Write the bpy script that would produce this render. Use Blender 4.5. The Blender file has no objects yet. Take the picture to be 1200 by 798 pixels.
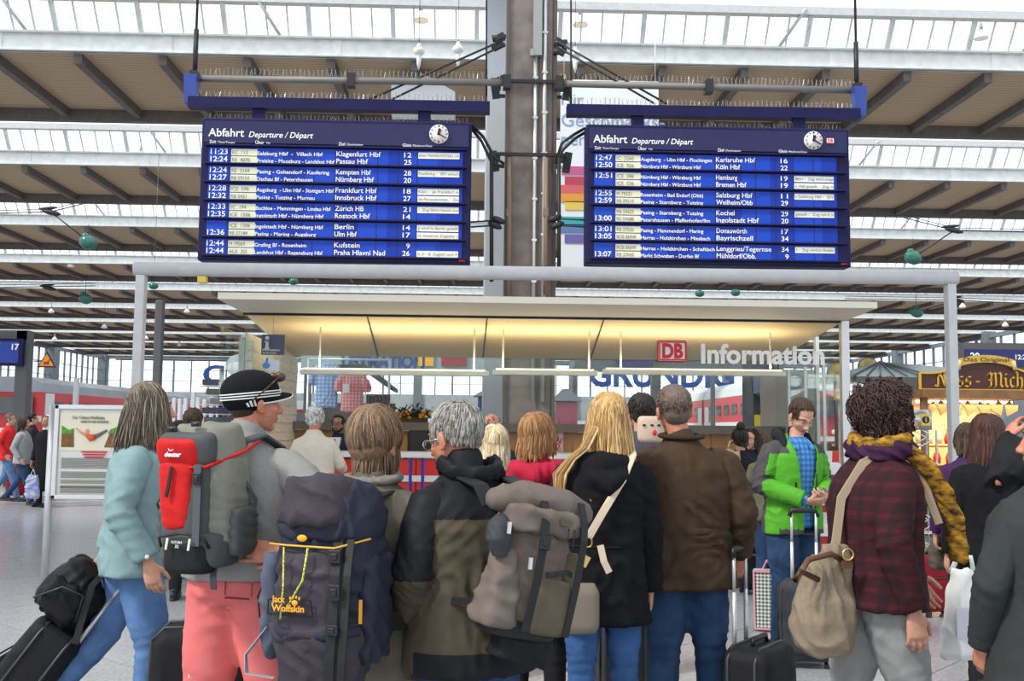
import bpy, bmesh, math, random
import numpy as np
from mathutils import Vector, Matrix, Euler
# ---------------------------------------------------------------- camera
SC = bpy.context.scene
COL = SC.collection
PI = math.pi
CAMZ = 1.52
FPX = 1200.0                       # focal length in pixels of the 1200 px wide frame
YAW, PITCH, ROLL = math.radians(1.72), math.atan(103/1200.0), math.radians(0.6)
_f0 = Vector((math.sin(YAW), math.cos(YAW), 0))
_r0 = Vector((math.cos(YAW), -math.sin(YAW), 0))
_f = (_f0*math.cos(PITCH) + Vector((0, 0, 1))*math.sin(PITCH)).normalized()
_u = _r0.cross(_f).normalized()
_r = _r0*math.cos(ROLL) + _u*math.sin(ROLL)
_u2 = _u*math.cos(ROLL) - _r0*math.sin(ROLL)
cam = bpy.data.objects.new('camera', bpy.data.cameras.new('camera'))
COL.objects.link(cam)
cam.data.sensor_width = 36
cam.data.lens = 36*FPX/1200
cam.data.clip_end = 600
cam.matrix_world = Matrix(((_r.x, _u2.x, -_f.x, 0), (_r.y, _u2.y, -_f.y, 0), (_r.z, _u2.z, -_f.z, CAMZ), (0, 0, 0, 1)))
SC.camera = cam
# ---------------------------------------------------------------- world, sun, exposure
wd = bpy.data.worlds.new('sky'); SC.world = wd; wd.use_nodes = True
_n = wd.node_tree.nodes; _l = wd.node_tree.links; _n.clear()
_bg = _n.new('ShaderNodeBackground'); _o = _n.new('ShaderNodeOutputWorld')
_tc = _n.new('ShaderNodeTexCoord'); _sx = _n.new('ShaderNodeSeparateXYZ'); _cr = _n.new('ShaderNodeValToRGB')
_l.new(_tc.outputs['Generated'], _sx.inputs[0]); _l.new(_sx.outputs['Z'], _cr.inputs[0])
_cr.color_ramp.elements[0].position = 0.0; _cr.color_ramp.elements[0].color = (.93, .96, 1, 1)
_cr.color_ramp.elements[1].position = 0.8; _cr.color_ramp.elements[1].color = (.86, .93, 1, 1)
_l.new(_cr.outputs[0], _bg.inputs[0]); _bg.inputs[1].default_value = 1.5
_l.new(_bg.outputs[0], _o.inputs[0])
sun = bpy.data.objects.new('sun', bpy.data.lights.new('sun', 'SUN')); COL.objects.link(sun)
sun.data.energy = 2.6; sun.data.angle = math.radians(9); sun.data.color = (1, .96, .88)
sun.rotation_euler = Vector((.62, .38, -.78)).to_track_quat('-Z', 'Y').to_euler()
SC.view_settings.view_transform = 'Standard'; SC.view_settings.look = 'None'
SC.view_settings.exposure = 0.32; SC.view_settings.gamma = 1.0; SC.view_settings.use_curve_mapping = False
SC.cycles.max_bounces = 7; SC.cycles.transparent_max_bounces = 24
SC.cycles.diffuse_bounces = 3; SC.cycles.glossy_bounces = 3
SC.cycles.use_denoising = True
SC.cycles.caustics_reflective = False; SC.cycles.caustics_refractive = False

# ---------------------------------------------------------------- helpers
def pdir(x, y):
    return _f + _r*((x-600)/FPX) - _u2*((y-399)/FPX)
def W(x, y, Y):
    d = pdir(x, y); t = Y/d.y
    return Vector((d.x*t, Y, CAMZ+d.z*t))
def G(x, y, z=0.0):
    d = pdir(x, y); t = (z-CAMZ)/d.z
    return Vector((d.x*t, d.y*t, z))
def smooth01(t): t = max(0, min(1, t)); return t*t*(3-2*t)

# materials ---------------------------------------------------------
MATS = {}
def mat(name, col, rough=.7, metal=0, noise=0, nscale=40, bump=0, bscale=60, spec=.4, emit=0, sheen=0, stretch=None, col2=None, coat=0):
    if name in MATS: return MATS[name]
    m = bpy.data.materials.new(name); m.use_nodes = True; MATS[name] = m
    nt = m.node_tree; b = nt.nodes['Principled BSDF']
    b.inputs['Base Color'].default_value = (*col, 1); b.inputs['Roughness'].default_value = rough
    b.inputs['Metallic'].default_value = metal; b.inputs['Specular IOR Level'].default_value = spec
    if sheen: b.inputs['Sheen Weight'].default_value = sheen
    if coat: b.inputs['Coat Weight'].default_value = coat
    if emit: b.inputs['Emission Color'].default_value = (*col, 1); b.inputs['Emission Strength'].default_value = emit
    if noise or bump:
        tc = nt.nodes.new('ShaderNodeTexCoord'); mp = nt.nodes.new('ShaderNodeMapping')
        nt.links.new(tc.outputs['Object'], mp.inputs[0])
        if stretch: mp.inputs['Scale'].default_value = stretch
    if noise:
        nz = nt.nodes.new('ShaderNodeTexNoise'); nz.inputs['Scale'].default_value = nscale; nz.inputs['Detail'].default_value = 4
        nt.links.new(mp.outputs[0], nz.inputs[0])
        mx = nt.nodes.new('ShaderNodeValToRGB')
        c2 = col2 or tuple(min(1, c*(1+noise)+.01*noise) for c in col)
        c1 = tuple(c*(1-noise) for c in col)
        mx.color_ramp.elements[0].position = .32; mx.color_ramp.elements[0].color = (*c1, 1)
        mx.color_ramp.elements[1].position = .68; mx.color_ramp.elements[1].color = (*c2, 1)
        nt.links.new(nz.outputs[0], mx.inputs[0]); nt.links.new(mx.outputs[0], b.inputs['Base Color'])
    if bump:
        n2 = nt.nodes.new('ShaderNodeTexNoise'); n2.inputs['Scale'].default_value = bscale; n2.inputs['Detail'].default_value = 5
        bp = nt.nodes.new('ShaderNodeBump'); bp.inputs['Strength'].default_value = bump; bp.inputs['Distance'].default_value = .01
        nt.links.new(mp.outputs[0], n2.inputs[0]); nt.links.new(n2.outputs[0], bp.inputs['Height']); nt.links.new(bp.outputs[0], b.inputs['Normal'])
    return m
def glass_mat(name, tint=(.96, .99, .97), refl=1.0):
    m = bpy.data.materials.new(name); m.use_nodes = True; nt = m.node_tree; nt.nodes.clear()
    o = nt.nodes.new('ShaderNodeOutputMaterial'); t = nt.nodes.new('ShaderNodeBsdfTransparent'); t.inputs[0].default_value = (*tint, 1)
    g = nt.nodes.new('ShaderNodeBsdfGlossy'); g.inputs['Roughness'].default_value = .02
    fr = nt.nodes.new('ShaderNodeFresnel'); fr.inputs[0].default_value = 1.45
    mu = nt.nodes.new('ShaderNodeMath'); mu.operation = 'MULTIPLY'; mu.inputs[1].default_value = refl
    mx = nt.nodes.new('ShaderNodeMixShader')
    nt.links.new(fr.outputs[0], mu.inputs[0]); nt.links.new(mu.outputs[0], mx.inputs[0])
    nt.links.new(t.outputs[0], mx.inputs[1]); nt.links.new(g.outputs[0], mx.inputs[2]); nt.links.new(mx.outputs[0], o.inputs[0])
    MATS[name] = m
    return m
def stripe_mat(name, c1, c2, axis='Z', freq=20, width=.5, rough=.7, bump=0, axis2=None, freq2=0, c3=None, noise=.1):
    """two colour stripes / plaid in object space"""
    m = bpy.data.materials.new(name); m.use_nodes = True; MATS[name] = m
    nt = m.node_tree; b = nt.nodes['Principled BSDF']; b.inputs['Roughness'].default_value = rough; b.inputs['Specular IOR Level'].default_value = .25
    tc = nt.nodes.new('ShaderNodeTexCoord'); sx = nt.nodes.new('ShaderNodeSeparateXYZ'); nt.links.new(tc.outputs['Object'], sx.inputs[0])
    def band(ax, fr, w):
        a = nt.nodes.new('ShaderNodeMath'); a.operation = 'MULTIPLY'; a.inputs[1].default_value = fr
        nt.links.new(sx.outputs[ax], a.inputs[0])
        f = nt.nodes.new('ShaderNodeMath'); f.operation = 'FRACT'; nt.links.new(a.outputs[0], f.inputs[0])
        g = nt.nodes.new('ShaderNodeMath'); g.operation = 'LESS_THAN'; g.inputs[1].default_value = w; nt.links.new(f.outputs[0], g.inputs[0])
        return g
    g = band(axis, freq, width)
    mx = nt.nodes.new('ShaderNodeMix'); mx.data_type = 'RGBA'
    mx.inputs[6].default_value = (*c1, 1); mx.inputs[7].default_value = (*c2, 1)
    nt.links.new(g.outputs[0], mx.inputs[0]); out = mx.outputs[2]
    if axis2:
        g2 = band(axis2, freq2, width); m2 = nt.nodes.new('ShaderNodeMix'); m2.data_type = 'RGBA'
        ml = nt.nodes.new('ShaderNodeMath'); ml.operation = 'MULTIPLY'; ml.inputs[1].default_value = .6; nt.links.new(g2.outputs[0], ml.inputs[0])
        nt.links.new(ml.outputs[0], m2.inputs[0]); nt.links.new(out, m2.inputs[6]); m2.inputs[7].default_value = (*(c3 or c2), 1); out = m2.outputs[2]
    nt.links.new(out, b.inputs['Base Color'])
    if bump:
        bp = nt.nodes.new('ShaderNodeBump'); bp.inputs['Strength'].default_value = bump; bp.inputs['Distance'].default_value = .02
        nt.links.new(g.outputs[0], bp.inputs['Height']); nt.links.new(bp.outputs[0], b.inputs['Normal'])
    return m

ORD = ['leftmost', 'second', 'third', 'fourth', 'fifth', 'sixth', 'seventh', 'eighth', 'ninth', 'tenth', 'eleventh', 'twelfth', 'thirteenth', 'fourteenth']
# tagging -------------------------------------------------------------
def tag(o, label=None, cat=None, group=None, kind=None):
    if label: o['label'] = label
    if cat: o['category'] = cat
    if group: o['group'] = group
    if kind: o['kind'] = kind
    return o
def empty(name, loc=(0, 0, 0), rz=0, label=None, cat=None, group=None, kind=None):
    o = bpy.data.objects.new(name, None); COL.objects.link(o); o.empty_display_size = .1
    o.location = loc; o.rotation_euler = (0, 0, rz)
    return tag(o, label, cat, group, kind)
def copy_tree(o, parent=None):
    kids = list(o.children)
    c = o.copy(); COL.objects.link(c); c.parent = parent
    for ch in kids: copy_tree(ch, c)
    return c

class MB:
    """collects geometry, builds ONE mesh object"""
    def __init__(s): s.v = []; s.f = []; s.m = []; s.cur = 0; s.smooth = []; s.sm = True
    def add(s, vs, fs, mi=None, sm=None):
        b = len(s.v); s.v.extend([tuple(x) for x in vs])
        for f in fs: s.f.append(tuple(b+i for i in f)); s.m.append(s.cur if mi is None else mi); s.smooth.append(s.sm if sm is None else sm)
        return s
    def box(s, c, d, rot=None, mi=None, taper=1.0):
        x, y, z = d[0]/2, d[1]/2, d[2]/2
        vs = [Vector((sx*x*(taper if sz > 0 else 1), sy*y*(taper if sz > 0 else 1), sz*z)) for sz in (-1, 1) for sy in (-1, 1) for sx in (-1, 1)]
        if rot is not None:
            R = rot if isinstance(rot, Matrix) else Euler(rot).to_matrix()
            vs = [R @ v for v in vs]
        vs = [v+Vector(c) for v in vs]
        return s.add(vs, [(0, 2, 3, 1), (4, 5, 7, 6), (0, 1, 5, 4), (2, 6, 7, 3), (0, 4, 6, 2), (1, 3, 7, 5)], mi, False)
    def bar(s, a, b, w, h, mi=None, up=(0, 0, 1)):
        a = Vector(a); b = Vector(b); t = (b-a); L = t.length; t.normalize(); u = Vector(up)
        if abs(t.dot(u)) > .98: u = Vector((0, 1, 0))
        x = t.cross(u).normalized(); z = x.cross(t).normalized()
        R = Matrix((x, t, z)).transposed()
        return s.box((a+b)/2, (w, L, h), R, mi)
    def tube(s, pts, rad, n=10, mi=None, cap=True, asp=None, up=None, rnd=False, closed=False):
        """loft along points; rad: number or list of r or (rx, ry); rx along side axis, ry along up axis"""
        pts = [Vector(p) for p in pts]; N = len(pts)
        if not isinstance(rad, (list, tuple)) or (isinstance(rad, tuple) and len(rad) == 2 and N != 2): rad = [rad]*N
        elif isinstance(rad, tuple) and len(rad) == 2 and N == 2: rad = [rad]*N if True else rad
        rad = [r if isinstance(r, tuple) else (r, r) for r in rad]
        if rnd:   # rounded caps
            t0 = (pts[1]-pts[0]).normalized(); t1 = (pts[-1]-pts[-2]).normalized(); r0 = rad[0]; r1 = rad[-1]; m0 = min(r0); m1 = min(r1)
            pts = [pts[0]-t0*m0*.9, pts[0]-t0*m0*.6]+pts+[pts[-1]+t1*m1*.6, pts[-1]+t1*m1*.9]
            rad = [(r0[0]*.35, r0[1]*.35), (r0[0]*.8, r0[1]*.8)]+rad+[(r1[0]*.8, r1[1]*.8), (r1[0]*.35, r1[1]*.35)]; N = len(pts)
        vs = []; prev = None
        for i, p in enumerate(pts):
            t = (pts[min(i+1, N-1)]-pts[max(i-1, 0)])
            if closed: t = pts[(i+1) % N]-pts[i-1]
            if t.length < 1e-9: t = Vector((0, 0, 1))
            t.normalize()
            if up is not None: ref = Vector(up)
            elif prev is not None: ref = prev
            else: ref = Vector((0, 1, 0)) if abs(t.y) < .9 else Vector((0, 0, 1))
            x = t.cross(ref)
            if x.length < 1e-4: x = t.cross(Vector((.3, .5, .8)))
            x.normalize(); y = x.cross(t).normalized(); prev = y
            for k in range(n):
                a = 2*PI*k/n
                vs.append(p+x*(math.cos(a)*rad[i][0])+y*(math.sin(a)*rad[i][1]))
        fs = []
        for i in range(N if closed else N-1):
            for k in range(n):
                j = (i+1) % N
                fs.append((i*n+k, i*n+(k+1) % n, j*n+(k+1) % n, j*n+k))
        if cap and not closed: fs.append(tuple(range(n))[::-1]); fs.append(tuple((N-1)*n+k for k in range(n)))
        return s.add(vs, fs, mi)
    def stack(s, secs, n=28, e=2.0, mi=None, cap=True):
        """horizontal superellipse sections (z, rx, ry, cx, cy[, e])"""
        vs = []; N = len(secs)
        for q in secs:
            z, rx, ry, cx, cy = q[:5]; ee = q[5] if len(q) > 5 else e
            for k in range(n):
                a = 2*PI*k/n; ca, sa = math.cos(a), math.sin(a)
                vs.append((cx+rx*math.copysign(abs(ca)**(2/ee), ca), cy+ry*math.copysign(abs(sa)**(2/ee), sa), z))
        fs = []
        for i in range(N-1):
            for k in range(n): fs.append((i*n+k, i*n+(k+1) % n, (i+1)*n+(k+1) % n, (i+1)*n+k))
        if cap: fs.append(tuple(range(n))[::-1]); fs.append(tuple((N-1)*n+k for k in range(n)))
        return s.add(vs, fs, mi)
    def ell(s, c, r, rot=None, n=16, mi=None):
        R = Euler(rot).to_matrix() if rot is not None and not isinstance(rot, Matrix) else (rot or Matrix.Identity(3))
        if not isinstance(r, (tuple, list)): r = (r, r, r)
        m = n//2; vs = [Vector((0, 0, -r[2]))]
        for i in range(1, m):
            p = -PI/2+PI*i/m
            for k in range(n):
                a = 2*PI*k/n; vs.append(Vector((r[0]*math.cos(p)*math.cos(a), r[1]*math.cos(p)*math.sin(a), r[2]*math.sin(p))))
        vs.append(Vector((0, 0, r[2]))); L = len(vs)-1
        vs = [R @ v+Vector(c) for v in vs]; fs = []
        for k in range(n): fs.append((0, 1+(k+1) % n, 1+k)); fs.append((L, L-n+k, L-n+(k+1) % n))
        for i in range(m-2):
            for k in range(n): a = 1+i*n; fs.append((a+k, a+(k+1) % n, a+n+(k+1) % n, a+n+k))
        return s.add(vs, fs, mi)
    def ribbon(s, pts, w, th=.004, side=(1, 0, 0), mi=None):
        """flat strap; side = width direction (number list allowed)"""
        pts = [Vector(p) for p in pts]; vs = []; N = len(pts)
        for i, p in enumerate(pts):
            t = (pts[min(i+1, N-1)]-pts[max(i-1, 0)]).normalized()
            sd = Vector(side[i] if isinstance(side[0], (tuple, list, Vector)) else side)
            sd = (sd-t*sd.dot(t)).normalized(); nn = t.cross(sd).normalized()
            ww = w[i] if isinstance(w, (list, tuple)) else w
            for a, b in ((-1, -1), (1, -1), (1, 1), (-1, 1)): vs.append(p+sd*(a*ww/2)+nn*(b*th/2))
        fs = [(0, 3, 2, 1), ((N-1)*4, (N-1)*4+1, (N-1)*4+2, (N-1)*4+3)]
        for i in range(N-1):
            for k in range(4): fs.append((i*4+k, i*4+(k+1) % 4, i*4+4+(k+1) % 4, i*4+4+k))
        return s.add(vs, fs, mi, False)
    def prism(s, out, a, b, M=None, mi=None):
        """outline (x,z) list extruded along y from a to b"""
        M = M or Matrix.Identity(4); n = len(out)
        vs = [M @ Vector((p[0], a, p[1])) for p in out]+[M @ Vector((p[0], b, p[1])) for p in out]
        fs = [tuple(range(n)), tuple(range(2*n-1, n-1, -1))]+[(i, n+i, n+(i+1) % n, (i+1) % n) for i in range(n)]
        return s.add(vs, fs, mi, False)
    def text(s, txt, size, M, mi=None, depth=.002, italic=0, bold=0, align='LEFT', width=None):
        """text in the local x-z plane of matrix M (faces -y); size = cap height in metres"""
        vs, fs, w = text_geo(txt, italic, bold)
        k = size/cap_height(); kx = k
        if width: kx = width/max(w, 1e-6)
        off = 0 if align == 'LEFT' else (-w*kx/2 if align == 'CENTER' else -w*kx)
        V = [M @ Vector((v[0]*kx+off, (-1 if v[2] > 0 else 0)*depth, v[1]*k)) for v in vs]
        return s.add(V, fs, mi, False)
    def mesh(s, name='m'):
        me = bpy.data.meshes.new(name); me.from_pydata(s.v, [], s.f)
        me.polygons.foreach_set('material_index', s.m); me.polygons.foreach_set('use_smooth', s.smooth); me.update()
        return me
    def build(s, name, mats, parent=None, bevel=0, loc=None, kind=None, label=None, solid=False):
        me = s.mesh(name)
        return link(name, me, mats, parent, bevel, loc, kind, label)
def link(name, me, mats, parent=None, bevel=0, loc=None, kind=None, label=None):
    for m in (mats if isinstance(mats, (list, tuple)) else [mats]): me.materials.append(m)
    o = bpy.data.objects.new(name, me); COL.objects.link(o); o.parent = parent
    if loc is not None: o.location = loc
    if kind: o['kind'] = kind
    if label: o['label'] = label
    if bevel:
        b = o.modifiers.new('b', 'BEVEL'); b.width = bevel; b.segments = 2; b.limit_method = 'ANGLE'; b.angle_limit = math.radians(40)
    return o
_TG = {}
def cap_height():
    if '_cap' not in _TG: _TG['_cap'] = max(v[1] for v in text_geo('H', 0, 0)[0])
    return _TG['_cap']
def text_geo(txt, italic, bold):
    key = (txt, italic, bold)
    if key in _TG: return _TG[key]
    cu = bpy.data.curves.new('t', 'FONT'); cu.body = txt; cu.size = 1; cu.shear = italic; cu.offset = bold
    cu.extrude = .01; cu.resolution_u = 3; cu.fill_mode = 'BOTH'
    ob = bpy.data.objects.new('t', cu); COL.objects.link(ob)
    me = bpy.data.meshes.new_from_object(ob)
    vs = [tuple(v.co) for v in me.vertices]; fs = [tuple(p.vertices)[::-1] for p in me.polygons]
    # text local: x right, y up, z toward the reader
    x0 = min(v[0] for v in vs) if vs else 0; x1 = max(v[0] for v in vs) if vs else 1
    vs = [(v[0]-x0, v[1], v[2]) for v in vs]
    bpy.data.objects.remove(ob); bpy.data.curves.remove(cu); bpy.data.meshes.remove(me)
    _TG[key] = (vs, [f[::-1] for f in fs], x1-x0)
    return _TG[key]
def struct(o): o['kind'] = 'structure'; return o

# numpy noise, folds, remesh -----------------------------------------------
_rs = np.random.RandomState(7); _LAT = _rs.rand(32, 32, 32)
def vnoise(p):
    i = np.floor(p).astype(int); f = p-i; f = f*f*(3-2*f); i &= 31; j = (i+1) & 31
    x0, y0, z0 = i.T; x1, y1, z1 = j.T; fx, fy, fz = f.T
    c = _LAT
    a = c[x0, y0, z0]*(1-fx)+c[x1, y0, z0]*fx; b = c[x0, y1, z0]*(1-fx)+c[x1, y1, z0]*fx
    d = c[x0, y0, z1]*(1-fx)+c[x1, y0, z1]*fx; e = c[x0, y1, z1]*(1-fx)+c[x1, y1, z1]*fx
    return (a*(1-fy)+b*fy)*(1-fz)+(d*(1-fy)+e*fy)*fz
def remesh(mb, voxel=.012, smooth=3, folds=None, name='m', seed=0):
    me = mb.mesh(name); ob = bpy.data.objects.new('tmp', me); COL.objects.link(ob)
    r = ob.modifiers.new('r', 'REMESH'); r.mode = 'VOXEL'; r.voxel_size = voxel; r.adaptivity = 0
    if smooth:
        sm = ob.modifiers.new('s', 'SMOOTH'); sm.factor = .5; sm.iterations = smooth
    dg = bpy.context.evaluated_depsgraph_get(); dg.update()
    m2 = bpy.data.meshes.new_from_object(ob.evaluated_get(dg)); m2.name = name
    bpy.data.objects.remove(ob); bpy.data.meshes.remove(me)
    if folds:
        n = len(m2.vertices); co = np.empty(n*3); m2.vertices.foreach_get('co', co); co = co.reshape(-1, 3)
        no = np.empty(n*3); m2.vertices.foreach_get('normal', no); no = no.reshape(-1, 3)
        d = np.zeros(n)
        for (c, rad, dr, lam, amp) in folds:     # centre, reach, crest-normal direction, wavelength, amplitude
            dr = np.array(dr, float); dr /= np.linalg.norm(dr)
            q = (co*9+seed*3.7)
            wob = (vnoise(q)-.5)*1.6+(vnoise(q*.4+5)-.5)*3
            ph = co@dr/lam+wob
            rr = 1-np.abs(np.sin(ph*PI)); rr = rr**1.5-.35
            gate = vnoise(co*7+seed+11)
            w = 1.0 if c is None else np.exp(-((co-np.array(c, float))**2).sum(1)/rad**2)
            d += 1.3*amp*rr*w*(.3+1.1*gate)
        co += no*d[:, None]; m2.vertices.foreach_set('co', co.ravel()); m2.update()
    m2.polygons.foreach_set('use_smooth', [True]*len(m2.polygons))
    return m2
def paint(me, fn):
    """material index per face centre"""
    n = len(me.polygons); c = np.empty(n*3); me.polygons.foreach_get('center', c); c = c.reshape(-1, 3)
    nn = np.empty(n*3); me.polygons.foreach_get('normal', nn); nn = nn.reshape(-1, 3)
    me.polygons.foreach_set('material_index', fn(c, nn).astype(np.int32))

# shared materials
white_metal = mat('white_painted_metal', (.56, .57, .58), .45, noise=.06, nscale=6)
girder_m = mat('girder_paint', (.66, .68, .67), .6, noise=.1, nscale=3)
rafter_m = mat('rafter_paint', (.125, .108, .1), .7, noise=.15, nscale=5)
soffit_m = stripe_mat('soffit_boards', (.48, .355, .235), (.38, .275, .18), 'Y', 4.2, .28, .8, .3)
alu = mat('aluminium', (.62, .63, .64), .35, .6, noise=.04, nscale=4)
steel = mat('brushed_steel', (.5, .5, .5), .3, .9)
darkm = mat('dark_metal', (.03, .03, .035), .5, .3)
blue_case = mat('board_casing_blue', (.008, .008, .06), .5, noise=.1, nscale=3, spec=.2)
white_txt = mat('white_lettering', (.85, .86, .88), .5)
glass = glass_mat('clear_glass', refl=.35)
black_p = mat('black_plastic', (.012, .012, .014), .4)
# ================================================================ SETTING
HR = 12.0; ZS = CAMZ+HR
XL, XR, YF, PER, DEP = -66.0, 61.0, 181.0, 14.8, 5.95
Y0 = 32.8
RSP = 2.73
# floor: base and diagonal slabs
tile_m = mat('terrazzo', (.36, .365, .385), .2, noise=.2, nscale=55, spec=.6)
tile_n = MATS['terrazzo'].node_tree
mb = MB(); mb.box((0, 90, -.06), (260, 230, .1))
fl = struct(mb.build('floor', mat('floor_bed', (.36, .365, .385), .3, noise=.12, nscale=30, spec=.5)))
TS = 1.6
t = MB(); g = .008; t.box((0, 0, .0), (TS-g, TS-g, .02)); tme = t.mesh('slab'); tme.materials.append(tile_m)
R45 = math.radians(46)
cnt = 0
cand = []
for i in range(-30, 30):
    for j in range(-30, 30):
        x = (i*math.cos(R45)-j*math.sin(R45))*TS+.35; y = 12+(i*math.sin(R45)+j*math.cos(R45))*TS
        if y < 2.2 or y > 21 or x < -.52*y-2.0 or x > .56*y+1.6: continue
        
        cand.append((y, x))
cand.sort()
for y, x in cand[:298]:
    o = bpy.data.objects.new('floor_slab', tme); COL.objects.link(o); o.parent = fl; o.location = (x, y, .0-.0095); o.rotation_euler = (0, 0, R45)
# ceiling: soffits with girders and rafters
cl = struct(empty('ceiling', (0, 0, 0)))
nrow = int((YF-Y0)/PER)+1
n_r = int((XR-XL)/RSP)
raf = MB(); raf.box((0, DEP/2, -.16), (.26, DEP, .34)); rme = raf.mesh('rafter'); rme.materials.append(rafter_m)
raf = MB(); raf.box((0, DEP/2, -.16), (.26, DEP, .34)); rme2 = rme
skl = []
sk_glass = glass_mat('skylight_glass', (.985, .995, 1.0), .25); frost = glass_mat('ridge_glass', (.99, 1, 1), .1)
GH = .66
SH, SD = .9, .66          # glazed slope: height and depth
WX = XR-XL; CX = (XR+XL)/2
rafter_left = 298
for n in range(-3, nrow):
    y = Y0+PER*n
    m = MB(); m.box((CX, y+DEP/2, ZS+.05), (WX, DEP, .1)); m.build('soffit', soffit_m, cl)
    m = MB(); m.box((CX, y, ZS+GH/2), (WX, .25, GH)); m.box((CX, y-.16, ZS+.03), (WX, .2, .06)); m.box((CX, y-.16, ZS+GH-.03), (WX, .2, .06))
    xx = XL+1.1
    while xx < XR and n < 3:                      # riveted stiffener plates
        m.box((xx, y-.14, ZS+GH/2), (.28, .03, GH-.12)); xx += RSP*2
    m.build('girder', girder_m, cl)
    m = MB(); m.box((CX, y+DEP+.15, ZS-.14), (WX, .3, .62)); m.build('edge_beam', rafter_m, cl)
    vis = (y+4)*.58
    fb = MB()
    for k in range(n_r+1):
        x = XL+k*RSP+.9
        if abs(x) < vis and rafter_left > 0 and 0 <= n < 6:
            o = bpy.data.objects.new('rafter', rme); COL.objects.link(o); o.parent = cl; o.location = (x, y, ZS); rafter_left -= 1
        else: fb.box((x, y+DEP/2, ZS-.16), (.26, DEP, .34))
    if fb.v:
        o = fb.build('rafter', rafter_m, cl, kind='stuff')
    # skylight above the girder: glazed slope rising toward the viewer, then translucent upstand to the ridge
    wroot = struct(empty('window_%d' % (n+4), (CX, y, ZS+GH)))
    gy, gz = -SD, SH
    m = MB(); 
    for k in range(n_r*4+8):
        x = -WX/2+k*RSP/4+.2
        if x > WX/2: break
        big = (k % 4 == 0)
        m.bar((x, 0, 0), (x, gy, gz), .15 if big else .055, .12 if big else .06)
    m.build('glazing_bars', girder_m if n < 3 else white_metal, wroot, kind='stuff' if n > 2 else None)
    m = MB(); m.bar((-WX/2, gy, gz+.1), (WX/2, gy, gz+.1), .3, .26); m.build('purlin', white_metal, wroot)
    pw = RSP/4-.03
    ang = math.atan2(gz, -gy); Ls = math.hypot(gy, gz)
    pm = MB(); pm.box((0, -Ls/2, 0), (pw, Ls, .012), None); 
    pme = pm.mesh('pane'); pme.materials.append(sk_glass)
    rest = MB(); nn = 0
    for k in range(n_r*4+8):
        x = -WX/2+(k+.5)*RSP/4+.2
        if x > WX/2: break
        if abs(x+CX) < vis*.98 and 0 <= n < 3:
            o = bpy.data.objects.new('pane', pme); COL.objects.link(o); o.parent = wroot; o.location = (x, 0, .03); o.rotation_euler = (-ang, 0, 0); nn += 1
    m = MB(); m.box((0, gy/2, gz/2+.05), (WX, Ls, .012), (-ang, 0, 0))
    if n >= 3 or n < 0: m.build('glazing', sk_glass, wroot, kind='stuff')
    # upstand and ridge
    m = MB(); m.bar((0, gy-.1, gz+.2), (0, gy-1.2, gz+1.75), WX, .04); m.build('upstand', frost, wroot)
    # roof skin closing the near side down to the soffit in front
    if n > -3:
        m = MB(); m.bar((0, gy-1.2, gz+1.75), (0, DEP-PER+.3, -GH+.3), WX, .05); m.build('near_glazing', frost, wroot)
    if n < 3:
        m = MB()
        for k in range(0, n_r, 3):
            x = -WX/2+k*RSP+2
            m.tube([(x, -.1, .0), (x-.7*(1 if (x+CX) > 0 else -1)*-1, gy*1.3, gz*1.15)], .055, 6)
        m.build('strut', white_metal, wroot)
# side walls: mullioned glazing
def glazed_wall(name, a, b, z0, z1, bay, nh):
    a = Vector(a); b = Vector(b); L = (b-a).length; t = (b-a).normalized()
    r = struct(empty(name, a, math.atan2(t.y, t.x)))
    m = MB(); m.box((L/2, 0, z0/2), (L, .4, z0)); m.build('spandrel', mat('spandrel_grey', (.33, .36, .38), .7, noise=.1, nscale=1), r)
    m = MB(); m.box((L/2, 0, z1+.25), (L, .5, .5)); m.build('head_beam', mat('blue_grey_steel', (.14, .165, .19), .6), r)
    m = MB(); k = 0; x = 0
    while x <= L:
        m.box((x, 0, (z0+z1)/2), (.22 if k % 4 else .34, .25, z1-z0)); x += bay; k += 1
    for i in range(1, nh): m.box((L/2, 0, z0+(z1-z0)*i/nh), (L, .12, .1))
    m.build('mullions', MATS['blue_grey_steel'], r, kind='stuff')
    m = MB(); m.box((L/2, 0, (z0+z1)/2), (L, .02, z1-z0)); m.build('glazing', sk_glass, r)
    m = MB(); x = 0
    while x <= L: m.box((x, 0, z1/2+.4), (1.5, 1.2, z1+.8)); x += bay*9
    m.build('columns', MATS['blue_grey_steel'], r, kind='stuff')
    return r
glazed_wall('wall_left', (XL, YF, 0), (XL, 60, 0), 5.0, ZS-.6, 2.4, 4)
glazed_wall('wall_right', (XR, 40, 0), (XR, YF, 0), 7.0, ZS-.6, 3.0, 3)
glazed_wall('wall_back', (XL, YF, 0), (XR, YF, 0), 7.3, ZS-.6, 3.05, 3)
m = MB(); m.box((CX, YF-3, 1.5), (WX-6, .5, 3.0)); struct(m.build('trim_1', mat('far_barrier', (.7, .72, .74), .7)))

# giant word signs on the far wall
bl = mat('sign_blue', (.012, .05, .22), .5)
def farword(txt, x0, y0, x1, y1, Y, label, width=True):
    a = W(x0, y1, Y); b = W(x1, y0, Y)
    m = MB(); m.text(txt, b.z-a.z, Matrix.Translation(a), bold=.03, width=(b.x-a.x), depth=.3)
    o = m.build('sign_lettering', bl); tag(o, label, 'sign')
farword('C', 238, 429, 263, 448, YF-.4, 'large blue letter C on the far window wall, left of the booth')
farword('GRUNDIG', 690, 426, 860, 452, YF-.4, 'large blue word sign on the far window wall seen through the booth')
# ================================================================ FRAME, COLUMN, BOARDS
def cyl(m, a, b, r, n=12, mi=None): m.tube([a, b], [r, r], n, mi)
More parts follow.
